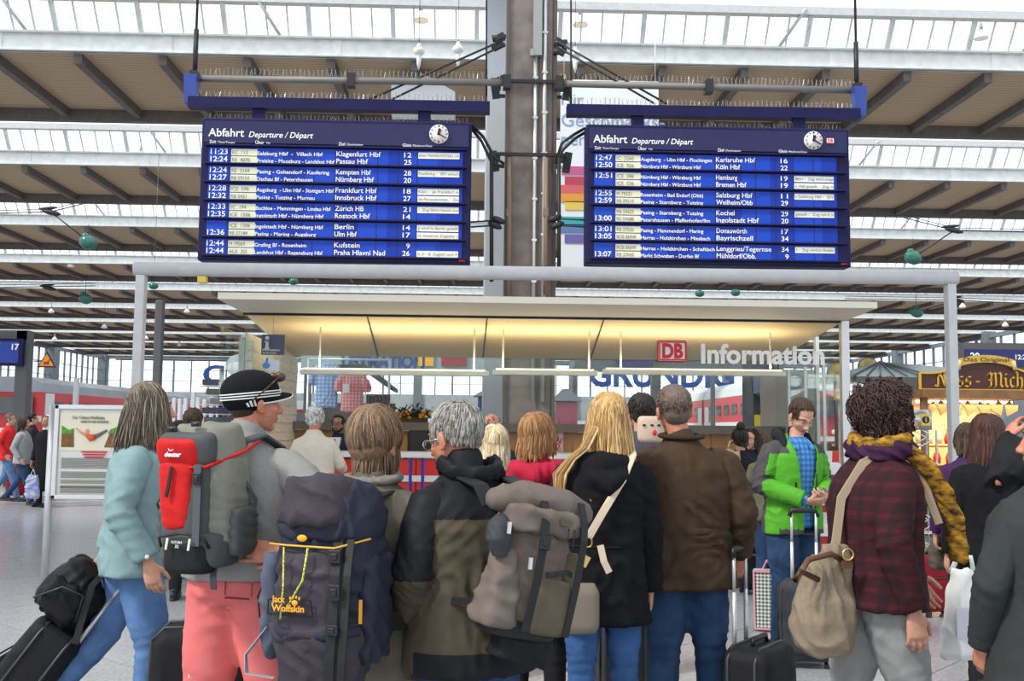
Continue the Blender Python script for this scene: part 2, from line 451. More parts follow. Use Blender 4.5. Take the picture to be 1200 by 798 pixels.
# big tubular portal frame
YFR = 11.2
a = W(160, 315, YFR); b = W(1119, 326, YFR)
z = a.z; PX = PZ = 0
fr = empty('portal_frame', ((a.x+b.x)/2, YFR, 0), 0, 'large grey tubular steel portal frame standing over the queue in front of the booth', 'frame')
hw = (b.x-a.x)/2
m = MB(); m.tube([(-hw-.02, 0, a.z), (hw+.02, 0, b.z)], [.078, .078], 20); m.build('crossbar', white_metal, fr)
for s_, zz in ((-1, a.z), (1, b.z)):
    m = MB(); m.box((s_*(hw-.06), 0, (zz-.07)/2), (.1, .12, zz-.07)); m.build('post', white_metal, fr, bevel=.012)
m = MB(); m.box((-hw+.72, 0, a.z-.11), (.09, .09, .07)); m.build('sensor', mat('yellow_plastic', (.75, .55, .08), .5), fr)

# steel hall column
YC = 18.6
def WC(x, y, Y=YC-.5): return W(x, y, Y)
cx = W(620, 300, YC).x
colr = empty('hall_column', (cx, YC, 0), 0, 'broad brown steel hall column between the two departure boards', 'column')
cm = mat('column_paint', (.19, .155, .145), .55, noise=.22, nscale=4, bump=.1, bscale=20)
cwid = .93; ch = ZS+3
m = MB(); m.box((0, -.3, ch/2), (cwid, .06, ch)); m.box((0, .3, ch/2), (cwid, .06, ch)); m.box((-cwid/2+.04, 0, ch/2), (.08, .54, ch)); m.box((cwid/2-.04, 0, ch/2), (.08, .54, ch)); m.build('shaft', cm, colr)
m = MB()
for sx in (-1, 1): m.box((sx*(cwid/2-.03), -.35, ch/2), (.06, .05, ch))
m.build('flange', mat('column_edge', (.09, .075, .07), .5), colr)
m = MB(); m.box((cwid/2-.2, -.345, ch/2), (.22, .03, ch)); m.build('cover_plate', mat('column_plate', (.19, .15, .14), .5, noise=.15, nscale=6), colr)
zz0 = W(620, 340, 18.2).z
m = MB(); cyl(m, (.07, -.4, zz0-2), (.07, -.4, 9.2), .035); m.build('conduit', alu, colr)
m = MB(); cyl(m, (.24, -.4, zz0-2), (.24, -.4, 12), .04); m.build('conduit', alu, colr)
m = MB(); m.box((.1, -.42, 10.6), (.16, .14, 4.6)); m.box((.0, -.45, 8.35), (.07, .1, .12)); m.build('cable_duct', mat('duct_grey', (.3, .31, .32), .5), colr)
m = MB()
for k in range(14):
    zc = 3.4+k*.75
    m.box((.07, -.4, zc), (.09, .08, .04)); m.box((.24, -.4, zc+.1), (.1, .09, .04))
m.build('pipe_clips', alu, colr, kind='stuff')
for zc in (W(620, 94, 18.1).z, W(620, 180, 18.1).z):       # clamps round the column
    m = MB(); m.box((0, -.44, zc), (cwid+.3, .05, .06)); m.box((0, .42, zc), (cwid+.3, .05, .06))
    for sx in (-1, 1): m.box((sx*(cwid/2+.12), -.2, zc), (.06, .5, .05)); m.box((sx*(cwid/2+.2), -.3, zc-.1), (.14, .12, .36), (0, sx*.15, 0))
    m.build('clamp', darkm, colr)
for sx, x0 in ((-1, 597), (1, 640)):
    m = MB(); p = W(x0, 185, 18.1); q = W(x0, 345, 18.1)
    m.tube([(p.x-cx, -.5, p.z), (q.x-cx, -.5, q.z)], [.045, .045], 8); m.box((p.x-cx, -.5, p.z-1.0), (.09, .09, .14)); m.build('side_pipe', mat('rust_pipe', (.22, .16, .12), .6), colr)
# white service column beside
m = MB(); p = W(583, 0, 20); q = W(583, 340, 20)
m.box((0, 0, 6), (.42, .3, 12)); o = m.build('service_column', mat('pale_blue_grey', (.5, .54, .6), .6), loc=(p.x, 20, 0), bevel=.03); tag(o, 'slim pale blue-grey square column just left of the brown steel column', 'column')

# ---- departure boards
flap_blue = stripe_mat('flap_blue', (.006, .035, .36), (.01, .06, .5), 'X', 1.1, .55, .5)
flap_cream = mat('flap_cream', (.72, .72, .55), .5)
flap_light = mat('flap_light', (.8, .82, .74), .5)
grey_txt = mat('grey_lettering', (.22, .22, .2), .6)
hdr_m = mat('board_header', (.012, .012, .078), .45, noise=.08, nscale=5)
clock_w = mat('clock_white', (.82, .82, .84), .4); clock_k = mat('clock_black', (.01, .01, .012), .5)
red_m = mat('logo_red', (.62, .02, .025), .45)
LEFT = [("11:23", "EC  113", "Salzburg Hbf  -  Villach Hbf", "Klagenfurt Hbf", "12", "über Mühldorf(Obb) um"), ("12:24", "RE  4070", "Freising - Moosburg - Landshut Hbf", "Passau Hbf", "25", None),
 ("12:24", "RE  3164", "Pasing - Geltendorf - Kaufering", "Kempten Hbf", "28", "Kaufering -  SEV zwisch"), ("12:27", "RB 59154", "Dachau Bf - Petershausen", "Nürnberg Hbf", "20", None),
 ("12:28", "ICE  596", "Augsburg  - Ulm Hbf - Stuttgart Hbf", "Frankfurt Hbf", "18", "Köln -  ab Frankfurt w"), ("12:32", "RB 5421", "Pasing - Tutzing - Murnau", "Innsbruck Hbf", "27", "ch-Partenkirchen -  Do"),
 ("12:33", "EC  194", "Buchloe - Memmingen - Lindau Hbf", "Zürich HB", "21", "-  Zug fährt heute aus"), ("12:35", "ICE  1506", "Ingolstadt Hbf - Nürnberg Hbf", "Rostock Hbf", "14", None),
 (None, "ICE  1206", "Ingolstadt Hbf - Nürnberg Hbf", "Berlin", "14", "g wird in Berlin geteilt"), ("12:36", "RE 57184", "Pasing - Mering - Augsburg", "Ulm Hbf", "17", "im hinteren Zugteile v"),
 ("12:44", "M 79069", "Grafing Bf - Rosenheim", "Kufstein", "9", None), ("12:44", "ALX  355", "Landshut Hbf - Regensburg Hbf", "Praha Hlavni Nad", "26", "tt A - B, Zugteil nach R")]
RIGHT = [("12:47", "IC  2260", "Augsburg  - Ulm Hbf - Plochingen", "Karlsruhe Hbf", "16", None), ("12:50", "ICE  926", "Nürnberg Hbf - Würzburg Hbf", "Köln Hbf", "22", None),
 ("12:51", "ICE  586", "Nürnberg Hbf - Würzburg Hbf", "Hamburg", "19", "fährt -  Zug wird umge"), (None, "ICE  536", "Nürnberg Hbf - Würzburg Hbf", "Bremen Hbf", "19", "n Hbf geteilt -  Zug w"),
 ("12:55", "M 79321", "Rosenheim - Bad Endorf (Obb)", "Salzburg Hbf", "11", "t Salzburg Hbf -  SEV "), ("12:59", "RB 59519", "Pasing - Starnberg - Tutzing", "Weilheim/Obb", "29", None),
 (None, "RB 59625", "Pasing - Starnberg - Tutzing", "Kochel", "29", "geteilt -  Zug wird in"), ("13:00", "RE 59688", "Petershausen - Pfaffenhofen/Ilm", "Ingolstadt Hbf", "20", None),
 ("13:01", "RB 57026", "Pasing - Mammendorf - Mering", "Donauwörth", "17", None), ("13:05", "BOB 86949", "Harras - Holzkirchen - Miesbach", "Bayrischzell", "34", None),
 (None, "BOB 86849", "Harras - Holzkirchen - Schaftlach", "Lenggries/Tegernse", "34", "t -  Zug wird in Holzkir"), ("13:07", "RB 27043", "Markt Schwaben - Dorfen Bf", "Mühldorf/Obb.", "9", None)]
YB = 17.5
def board(name, x0, y0, x1, y1, rows, su, sv, clock_u, logo, label):
    A = W(x0, y0, YB); B = W(x1, y1, YB); w = B.x-A.x; k = YB/1200.0; h = (B.z and (A.z-W(x0, y1, YB).z)); h = 172*k*sv
    tilt = math.atan2(B.z-A.z+0, w)*0
    r = empty(name, (A.x, YB, A.z-h), 0, label, 'departure board', 'hanging departure boards')
    U = lambda u: u*k*su
    Z = lambda v: h-v*k*sv
    m = MB(); m.box((w/2, .2, h/2), (w, .4, h)); m.build('casing', blue_case, r, bevel=.03)
    m = MB(); m.box((w/2, -.012, (h+Z(33))/2-.02), (w-.1, .03, h-Z(33)-.1)); m.build('header_panel', hdr_m, r)
    hd = r.children[-1]
    def M(u, v, y=-.03): return Matrix.Translation((U(u), y, Z(v)))
    m = MB()
    m.text('Abfahrt', U(9.4), M(8.5, 23.6), bold=.012, width=U(42)); m.text('Departure / Départ', U(6.8), M(56, 24), italic=.25, bold=.008, width=U(76))
    for s_, u, wd in (('Zeit', 10, 8), ('Über', 64, 10.5), ('Ziel', 162-0, 8), ('Gleis', 238, 10.5)): m.text(s_, U(3.6), M(u, 36.2-4.2), bold=.01, width=U(wd))
    for s_, u, wd in (('Time/Temps', 20, 20), ('Via', 77, 4.5), ('Destination', 172, 19), ('Platform/Voie', 250, 23)): m.text(s_, U(2.4), M(u, 36-4.2), italic=.25, width=U(wd))
    m.build('header_lettering', white_txt, hd, kind='stuff')
    # clock
    uc, vc, rc = clock_u, 16.5, 11.3
    ck = MB(); ck.tube([(U(uc), -.02, Z(vc)), (U(uc), -.07, Z(vc))], [U(rc), U(rc)], 40); c = ck.build('clock', clock_w, r)
    h_ = MB()
    for i in range(12):
        a_ = i*PI/6; rr = U(rc)
        h_.bar((U(uc)+math.sin(a_)*rr*.76, -.075, Z(vc)+math.cos(a_)*rr*.76), (U(uc)+math.sin(a_)*rr*.94, -.075, Z(vc)+math.cos(a_)*rr*.94), .03, .012)
    h_.build('hour_marks', clock_k, c, kind='stuff')
    for ang_, L_, wd in ((10, .55, .05), (121, .85, .036)):
        h_ = MB(); a_ = math.radians(ang_); rr = U(rc)
        h_.bar((U(uc)-math.sin(a_)*rr*.15, -.085, Z(vc)-math.cos(a_)*rr*.15), (U(uc)+math.sin(a_)*rr*L_, -.085, Z(vc)+math.cos(a_)*rr*L_), wd, .012); h_.build('clock_hand', clock_k, c)
    h_ = MB(); a_ = math.radians(45); h_.bar((U(uc), -.09, Z(vc)), (U(uc)+math.sin(a_)*rr*.6, -.09, Z(vc)+math.cos(a_)*rr*.6), .012, .01); h_.build('second_hand', red_m, c)
    if logo:
        m = MB(); m.box((U(302), -.04, Z(16.5)), (U(9.4), .03, U(6.6))); l = m.build('logo_plate', red_m, r)
        m = MB(); m.box((U(302), -.057, Z(16.5)), (U(8.4), .01, U(5.8))); m.build('logo_field', mat('logo_white', (.85, .85, .85), .5), l)
        m = MB(); m.text('DB', U(4), Matrix.Translation((U(302), -.064, Z(18.5))), bold=.03, align='CENTER', width=U(6)); m.build('logo_lettering', red_m, l)
    # six flap modules
    for i in range(6):
        v0 = 37+i*21.9
        m = MB(); m.box((U(160), -.008, Z(v0+9)), (U(300), .03, U(18.2))); rp = m.build('flap_row', flap_blue, r)
        sm_ = MB()
        for u in (33.5, 64, 84, 109.5, 134, 159, 184, 209, 233.5, 256, 281): sm_.box((U(u), -.024, Z(v0+9)), (.012, .006, U(18.2)))
        sm_.build('flap_seams', hdr_m, rp, kind='stuff')
        mt = MB(); mc = MB(); ml = MB(); mg = MB()
        for j in range(2):
            t_, tr, via, dest, gl, rem = rows[2*i+j]; v = v0+1.6+j*8.9
            if t_: mt.text(t_, U(6.2), M(12-(1.0*i/6), v+6.5), bold=.012, width=U(20))
            mt.text(via, U(4.3), M(67, v+6.9), bold=.012, width=U(min(91, len(via)*2.75)))
            mt.text(dest, U(5.8), M(160, v+6.4), bold=.01, width=U(len(dest)*3.75))
            mt.text(gl, U(5.8), M(249, v+6.4), bold=.01, align='RIGHT', width=U(4.4*len(gl)))
            mc = MB(); mc.box((U(51.5), -.028, Z(v+3.9)), (U(30.5), .012, U(7.8))); mc.build('train_number_flap', flap_cream, rp)
            mg.text(tr, U(4.2), M(37.5, v+6.1, -.037), width=U(len(tr)*2.6))
            if rem:
                ml = MB(); ml.box((U(281.5), -.028, Z(v+3.9)), (U(49), .012, U(7.4))); ml.build('remark_flap', flap_light, rp); mg.text(rem, U(3.2), M(258, v+5.4, -.037), width=U(47.5))
        mt.build('lettering', white_txt, rp, kind='stuff')
        mg.build('small_lettering', grey_txt, rp, kind='stuff')
    for i in range(7):
        v = 34.6+i*21.9
        m = MB(); m.box((w/2, -.04, Z(v)), (w-.16, .08, U(2.2))); m.build('rail', blue_case, r, bevel=.01)
    m = MB(); m.box((w-.14, -.02, Z(168)), (.1, .02, .03)); m.build('maker_mark', red_m, r)
    return r, w, h
bL, wL, hL = board('departure_board', 237, 137, 553, 141, LEFT, 1.0, 1.0, 281, False, 'left dark blue split-flap departure board, its first row reading 11:23 Klagenfurt Hbf')
bR, wR, hR = board('departure_board', 687, 145, 995, 153, RIGHT, .975, .985, 281, True, 'right dark blue split-flap departure board, its first row reading 12:47 Karlsruhe Hbf')

# carrying beams, support pipes, spikes
def spikes(m, a, b, n, hgt, rnd):
    a = Vector(a); b = Vector(b)
    for i in range(n):
        p = a.lerp(b, (i+.5)/n); dx = (-1 if i % 2 else 1)*rnd.uniform(.01, .05)
        q = p+Vector((dx, rnd.uniform(-.06, .06), hgt*rnd.uniform(.8, 1.05)))
        m.bar(p, q, .006, .006)
sp_m = mat('spike_wire', (.4, .38, .35), .4, .6)
for side, (bx0, by0, bx1, by1), (px0, py0, px1, py1), hx, lab in (
    ('l', (222, 115, 574, 121), (228, 92, 594, 97), 231, 'left'), ('r', (664, 124, 1006, 129), (655, 98, 1004, 106), 998, 'right')):
    a = W(bx0, by0+6, 17.7); b = W(bx1, by1+6, 17.7)
    r = empty('carrying_beam', ((a.x+b.x)/2, 17.7, a.z), 0, 'dark blue steel beam with bird spikes carrying the %s departure board' % lab, 'beam', 'beams carrying the boards')
    O = Vector(((a.x+b.x)/2, 17.7, a.z))
    m = MB(); m.bar(a-O, b-O, .22, .19); m.build('beam', blue_case, r)
    rd = random.Random(5 if side == 'l' else 6)
    m = MB(); spikes(m, a-O+Vector((0, 0, .09)), b-O+Vector((0, 0, .09)), 130, .15, rd); m.build('bird_spikes', sp_m, r, kind='stuff')
    bb, ww = (bL, wL) if side == 'l' else (bR, wR)
    tz = (hL if side == 'l' else hR)
    topz = bb.location.z+tz
    for f_ in (.2, .82):
        X = bb.location.x+ww*f_
        m = MB(); m.box((X-O.x, 0, (topz+a.z)/2-O.z), (.22, .1, a.z-topz+.1)); m.build('hanger', blue_case, r)
    m = MB(); spikes(m, Vector((bb.location.x+.05, 17.7, topz))-O, Vector((bb.location.x+ww-.05, 17.7, topz))-O, 130, .13, rd); m.build('bird_spikes', sp_m, r, kind='stuff')
    e = a if side == 'l' else b
    p = W(px0, py0, 17.9); q = W(px1, py1, 17.9)
    ee = p if side == 'l' else q
    m = MB(); m.prism([(e.x-O.x-.08, .0), (e.x-O.x+.12, .0), (ee.x-O.x+.1, ee.z-O.z), (ee.x-O.x-.12, ee.z-O.z)], -.05, .15); m.build('gusset', mat('gusset_blue', (.03, .06, .28), .4), r)
    O2 = (p+q)/2
    r2 = empty('support_pipe', O2, 0, 'grey horizontal support pipe with bird spikes above the %s blue beam' % lab, 'pipe', 'support pipes')
    m = MB(); m.tube([p-O2, q-O2], [.062, .062], 12); m.build('pipe', mat('pipe_grey', (.2, .19, .18), .5), r2)
    m = MB(); spikes(m, p-O2+Vector((0, 0, .06)), q-O2+Vector((0, 0, .06)), 140, .14, rd); m.build('bird_spikes', sp_m, r2, kind='stuff')
    for f_ in (.0, .5, 1.0):
        c_ = (p-O2).lerp(q-O2, f_); m = MB(); m.box(c_, (.14, .2, .24)); m.build('pipe_clamp', darkm, r2)
    top = W(hx, -60, 17.9); hz = 13.6
    r3 = empty('hanger_rod', (ee.x, 17.9, ee.z), 0, 'thin black hanging rod at the outer end of the %s support pipe' % lab, 'rod', 'hanging rods')
    m = MB(); m.tube([(0, 0, 0), (0, 0, hz-ee.z)], [.025, .025], 6); m.tube([(0, 0, .1), (0, 0, .9)], [.045, .045], 8); m.build('rod', darkm, r3)
    # cables from the column to the pipe
    cr = empty('stay_cables', (0, 0, 0), 0, 'pair of black stay cables running from the steel column down to the %s board' % lab, 'cable', 'stay cables')
    sgn = -1 if side == 'l' else 1
    lines = [((592, 46), (430, 118)), ((592, 52), (452, 120)), ((570, 0), (570, 120))] if side == 'l' else [((655, 50), (782, 122)), ((655, 56), (768, 122)), ((669, 0), (669, 124))]
    for (s0, e0) in lines:
        m = MB(); m.tube([W(*s0, 17.9), W(*e0, 17.9)], [.02, .02], 5); m.build('cable', darkm, cr)
    for (x, y) in (((585, 44), (584, 54), (585, 94)) if side == 'l' else ((657, 50), (656, 60), (662, 98))):
        c_ = W(x, y, 17.95); m = MB(); m.box(c_, (.2, .1, .1), (0, .5*sgn, 0)); m.tube([c_+Vector((-.12, 0, -.03)), c_+Vector((.12, 0, .03))], [.07, .04], 8); m.build('insulator', darkm, cr)
    # bowed feed cables and side rods next to the board
    if side == 'l': cs = [[(552, 146), (566, 160), (580, 185), (591, 192)], [(552, 150), (564, 165), (576, 190), (590, 196)]]; rod = (576, 180, 330); ins = [(584, 258), (580, 264)]
    else: cs = [[(686, 150), (672, 158), (658, 168), (652, 188)], [(686, 155), (674, 162), (660, 175), (651, 192)]]; rod = (655, 185, 330); ins = [(650, 256), (653, 264)]
    for c_ in cs: m = MB(); m.tube([W(x, y, 17.9) for x, y in c_], .028, 6); m.build('cable', black_p, cr)
    m = MB(); m.tube([W(rod[0], rod[1], 17.9), W(rod[0], rod[2], 17.9)], [.035, .035], 6); m.build('rod', darkm, cr)
    for x, y in ins:
        m = MB(); c_ = W(x, y, 17.9); x2 = 552 if side == 'l' else 687
        m.tube([c_, W(x2, y+2, 17.7)], [.016, .016], 5); m.ell(c_, (.14, .08, .06), (0, -.4*sgn, 0), 10); m.build('insulator', darkm, cr)

# pendant lamps
lamp_w = mat('lamp_enamel', (.75, .76, .76), .4); lamp_g = mat('lamp_glass', (.9, .9, .85), .3)
def mk_lamp():
    r = empty('pendant_lamp')
    m = MB(); m.tube([(0, 0, -.02), (0, 0, .05), (0, 0, .17), (0, 0, .3), (0, 0, .36)], [.29, .27, .22, .1, .07], 20); m.build('lamp_shade', lamp_w, r)
    m = MB(); m.tube([(0, 0, .36), (0, 0, .62)], [.075, .075], 12); m.build('ballast', mat('lamp_stem_grey', (.25, .28, .33), .5), r)
    m = MB(); m.ell((0, 0, 0), (.26, .26, .08), None, 14); m.build('diffuser', lamp_g, r)
    m = MB(); m.tube([(0, 0, .6), (0, 0, 1.6)], [.015, .015], 5); m.build('wire', darkm, r)
    return r
lp = None
LAMPS = [(493, 24, 19, 'topmost white bell lamp, left of the steel column'), (680, 29, 19, 'white bell lamp high up just right of the steel column'), (1150, 45, 17, 'white bell lamp at the top right corner under the skylight'),
 (165, 185, 13, 'white bell lamp left of the left departure board'), (83, 312, 9, None), (60, 366, 7, None), (122, 384, 7, None), (219, 366, 7, None), (64, 398, 6, None), (262, 384, 5, None), (171, 397, 6, None), (210, 405, 5, None), (1133, 280, 11, 'white bell lamp right of the right departure board'),
 (1128, 360, 8, None), (1178, 382, 8, None), (985, 359, 7, None), (1047, 376, 6, None), (1101, 396, 5, None), (940, 384, 5, None)]
fi = 0
for (x, y, wpx, lb) in sorted(LAMPS):
    if lb is None: lb = 'small far-back white bell lamp, %s of the far lamps from the left' % ORD[fi]; fi += 1
    Y = .58*1200/wpx; c = W(x, y, Y)
    top = max(.7, ZS-.3-c.z)
    if lp is None: o = lp = mk_lamp()
    else: o = copy_tree(lp)
    o.location = c; tag(o, lb, 'lamp', 'far pendant lamps' if 'far-back' in lb else None)
    # long wires get their own length
    for ch in o.children:
        if ch.name.startswith('wire'): ch.scale = (1, 1, 1); ch.location = (0, 0, 0); ch.scale.z = (top+.3)/1.6
# frosted cluster lights near the column
for i, (x, y) in enumerate(((491, 60), (537, 58), (674, 64))):
    c = W(x, y, 26); r = empty('hanging_light', c, 0, ('white glass hanging light, leftmost of the pair left of the column', 'white glass hanging light nearest the column on its left', 'white glass hanging light right of the column')[i], 'lamp')
    m = MB(); m.ell((0, 0, 0), (.15, .15, .12), None, 14); m.ell((0, 0, .14), (.06, .06, .08), None, 10); m.build('globe', lamp_g, r)
    m = MB(); m.tube([(0, 0, -.08), (0, 0, -.35), (0, 0, -.5)], [.07, .05, .01], 8); m.build('drop', lamp_g, r)
    m = MB(); m.tube([(0, 0, .2), (0, 0, 6)], [.008, .008], 5); m.build('wire', darkm, r)
# catenary wires with insulators
cat_defs = [([(-10, 250), (60, 248), (235, 205)], [(60, 249), (100, 280)], (103, 284), 60, 'left, under the second roof bay'), ([(-10, 337), (52, 336), (112, 335)], [(58, 338), (95, 348)], (100, 350), 80, 'left, under the fourth roof bay'),
 ([(1000, 240), (1118, 270), (1215, 272)], [(1118, 270), (1076, 298)], (1070, 302), 60, 'right, under the second roof bay'), ([(990, 350), (1122, 352), (1215, 356)], [(1122, 352), (1085, 362)], (1074, 366), 80, 'right, under the fourth roof bay')]
grn = mat('green_glass', (.03, .13, .1), .15, noise=.2, nscale=8)
for (w1, w2, bl_, Y, lb) in cat_defs:
    c = W(*bl_, Y); r = empty('overhead_wire', c, 0, 'overhead wire with insulator and green glass weight at %s' % lb, 'wire')
    m = MB(); m.tube([W(x, y, Y)-c for x, y in w1], .035, 5); m.tube([W(x, y-3, Y)-c for x, y in w1], .025, 5); m.build('wire', darkm, r)
    m = MB(); m.tube([W(x, y, Y)-c for x, y in w2], .045, 5); m.build('tension_rod', darkm, r)
    p = W(w2[0][0], w2[0][1], Y)-c
    m = MB(); m.ell(p, (.6, .15, .16), (0, .2, 0), 10); m.ell(p+Vector((-.2, 0, .25)), (.6, .12, .1), (0, -.1, 0), 10); m.build('insulator', darkm, r)
    m = MB(); m.ell((0, 0, 0), (.55, .35, .42), (0, .3, 0), 14); m.ell((-.15, 0, .35), (.25, .2, .22), None, 10); m.build('glass_weight', grn, r)
    m = MB(); m.tube([(.0, 0, .3), (0, 0, ZS-.35-c.z)], .02, 4); m.build('suspension_wire', darkm, r)
for gi, (x, y, Y) in enumerate(((180, 335, 45), (344, 330, 45), (820, 344, 45), (862, 343, 45))):
    c = W(x, y, Y); o = MB(); o.ell((0, 0, 0), (.22, .2, .16), None, 12); o.tube([(0, 0, 0), (0, 0, ZS-c.z)], .012, 4); q = o.build('glass_weight', grn, loc=c)
    tag(q, 'small green glass weight just below the portal frame crossbar, %s from the left' % ('first', 'second', 'third', 'fourth')[gi], 'weight', 'green weights below the crossbar')
# banner beside the column
bw = mat('banner_white', (.72, .75, .8), .7)
a = W(657, 95, 30); b = W(772, 325, 30)
r = empty('hanging_banner', (a.x, 30, b.z), 0, 'tall white hanging advertising banner behind the column with a stack of coloured books', 'banner')
H_ = a.z-b.z; W_ = b.x-a.x
m = MB(); m.box((W_/2, 0, H_/2), (W_, .04, H_)); m.build('cloth', bw, r)
m = MB(); bt = mat('banner_text', (.25, .33, .5), .6)
kk = 30/1200
for s_, y, hh in (('Für', 121, 14), ('Geschmacks-', 146, 16), ('pendler.', 168, 15)): m.text(s_, hh*kk, Matrix.Translation((.03, -.03, a.z-W(657, y, 30).z and W(657, y+2, 30).z-b.z)))
m.build('lettering', bt, r, kind='stuff')
for i, (cc, y) in enumerate((((.5, .1, .25), 200), ((.45, .05, .1), 212), ((.6, .12, .12), 222), ((.7, .3, .05), 232), ((.7, .5, .1), 241), ((.05, .35, .4), 259), ((.1, .2, .4), 268), ((.15, .12, .35), 280))):
    m = MB(); m.box((1.0+.1*math.sin(i*2), -.03, W(657, y, 30).z-b.z), (1.9, .03, .26)); m.build('printed_book', mat('book_%d' % i, cc, .6), r)
m = MB(); m.tube([(0, 0, H_), (W_, 0, H_)], .05, 8)
for x in (.1, W_-.1): m.tube([(x, 0, H_), (x, 0, ZS-b.z)], .012, 4)
m.build('hanging_bar', alu, r)
# white pitched canopies seen between the board and the column
for i, (x0, x1, y0, y1, lb) in enumerate(((460, 533, 90, 137, 'left'), (690, 712, 104, 145, 'right'))):
    a = W(x0, y0, 34); b = W(x1, y1, 34); r = empty('hanging_canopy', ((a.x+b.x)/2, 34, b.z), 0, 'white gabled fabric banner box hanging behind the column on its %s' % lb, 'banner')
    w_ = (b.x-a.x)/2; h_ = a.z-b.z
    m = MB(); m.prism([(-w_, 0), (w_, 0), (w_, h_*.55), (0, h_), (-w_, h_*.7)], -.4, .4); m.build('fabric', mat('fabric_white', (.75, .77, .8), .8), r)
    m = MB()
    for j in range(12): m.box((-w_+w_*2*(j+.5)/12, -.42, h_*.1), (w_/14, .03, h_*.22))
    m.build('fringe', mat('fringe_grey', (.35, .35, .4), .8), r, kind='stuff')
    m = MB(); m.tube([(0, 0, h_), (0, 0, ZS-b.z)], .02, 4); m.build('wire', darkm, r)
# ================================================================ INFORMATION BOOTH
YG, YCF, YBK = 13.0, 11.6, 16.3
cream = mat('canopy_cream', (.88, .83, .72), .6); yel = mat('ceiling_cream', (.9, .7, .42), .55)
wood = mat('light_wood', (.42, .24, .1), .5, noise=.12, nscale=6, stretch=(1, 1, .15)); red_lam = mat('red_laminate', (.6, .025, .02), .35)
white_lam = mat('white_laminate', (.72, .71, .68), .4)
f0 = W(255, 350, YCF); f1 = W(1028, 352, YCF); g0 = W(285, 371, YG); g1 = W(990, 373, YG); k0 = W(345, 420, YBK); k1 = W(905, 420, YBK)
bx = (g0.x+g1.x)/2
booth = empty('information_booth', (bx, YG, 0), 0, 'glass-fronted information booth with cream canopy and warm lit ceiling behind the crowd', 'booth')
B = lambda p: Vector(p)-Vector((bx, YG, 0))
zc = (f0.z+f1.z+g0.z+g1.z)/4-.02; zk = (k0.z+k1.z)/2
def hexa(m, lo, hi, mi=None):
    """slab from four lower corners and four upper corners"""
    m.add(list(lo)+list(hi), [(3, 2, 1, 0), (4, 5, 6, 7), (0, 1, 5, 4), (1, 2, 6, 5), (2, 3, 7, 6), (3, 0, 4, 7)], mi, False)
m = MB(); F = [Vector((f0.x, YCF, zc)), Vector((f1.x, YCF, zc)), Vector((g1.x, YG, zc)), Vector((g0.x, YG, zc))]
hexa(m, [B(p) for p in F], [B(p+Vector((0, 0, .075 if i < 2 else .2))) for i, p in enumerate(F)]); m.build('canopy', cream, booth)
m = MB(); F2 = [Vector((g0.x, YG+.03, zc)), Vector((g1.x, YG+.03, zc)), Vector((g1.x, YBK, zk)), Vector((g0.x, YBK, zk))]
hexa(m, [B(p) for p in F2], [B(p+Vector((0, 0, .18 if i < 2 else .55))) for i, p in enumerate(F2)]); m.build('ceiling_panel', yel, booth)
for xa, xb in ((430, 443), (571, 566), (708, 692)):       # seams of the ceiling
    p = W(xa, 372, YG+.05); q = W(xb, 418, YBK-.1)
    p.z = zc-.004; q.z = zk-.004
    m = MB(); m.bar(B(p), B(q), .02, .012); m.build('ceiling_seam', darkm, booth)
m = MB(); m.bar(B((g0.x, YG, zc-.01)), B((g1.x, YG, zc-.01)), .05, .035); m.build('glazing_channel', darkm, booth)
# left wall of pale stone strips
stone = mat('pale_stone', (.92, .9, .85), .5, noise=.1, nscale=9, stretch=(1, .3, 3))
X0 = g0.x+.06
sp = MB(); sp.box((0, 0, 0), (.1, .64, .124)); sme = sp.mesh('stone_strip'); sme.materials.append(stone)
lw = MB(); lw.box((X0-.06-bx, 1.65, 1.35), (.06, 3.2, 2.7)); wl = lw.build('side_wall', stone, booth)
for r_ in range(19):
    for c_ in range(5):
        o = bpy.data.objects.new('stone_strip', sme); COL.objects.link(o); o.parent = wl
        o.location = (X0-bx+.0+.006*math.sin(r_*5.1+c_*7), .1+.32+c_*.65, .2+r_*.13)
# right back panel and glass side
p = W(907, 420, YBK); q = W(948, 420, YBK)
m = MB(); m.box(B(((p.x+q.x)/2-.1, YBK-.1, 1.25)), ((q.x-p.x)+.3, .06, 2.5)); m.build('back_panel', mat('satin_panel', (.4, .4, .37), .35, noise=.08, nscale=3), booth)
for xa, Yp, w_ in ((991, YG, .1), (560/1+398, YG+2.2, .05)):
    p = W(xa, 500, Yp); m = MB(); m.box(B((p.x, Yp, zc/2)), (w_, .1, zc-.01)); m.build('corner_post', alu, booth)
for i in range(4):
    y_ = i*.8+.45
    m = MB(); m.box((g1.x-bx, y_, 1.25), (.014, .76, 2.4)); m.build('glass_pane', glass, booth)
    m = MB(); m.box((g1.x-bx, y_+.39, 1.25), (.035, .03, 2.4)); m.build('mullion', alu, booth)
# left glass screen in front of the wall
p = W(255, 500, YCF+.2)
m = MB(); m.box(B((p.x, YG-.6, 1.35)), (.016, 1.2, 2.6)); m.build('glass_pane', glass, booth)
for k in range(9): pass
# front hanging glass
zb = W(600, 445, YG).z
edges = [285, 362, 478, 598, 641, 720, 805, 906, 990]
gx = [W(e, 445, YG).x for e in edges]
for a_, b_ in zip(gx[:-1], gx[1:]):
    m = MB(); m.box(((a_+b_)/2-bx, 0, (zb+zc)/2), (b_-a_-.012, .014, zc-zb)); m.build('glass_pane', glass, booth)
m = MB(); m.box(B((g0.x+.0, YG, 1.33)), (.07, .05, 2.6)); m.build('glass_fin', mat('glass_edge', (.42, .5, .46), .2), booth)
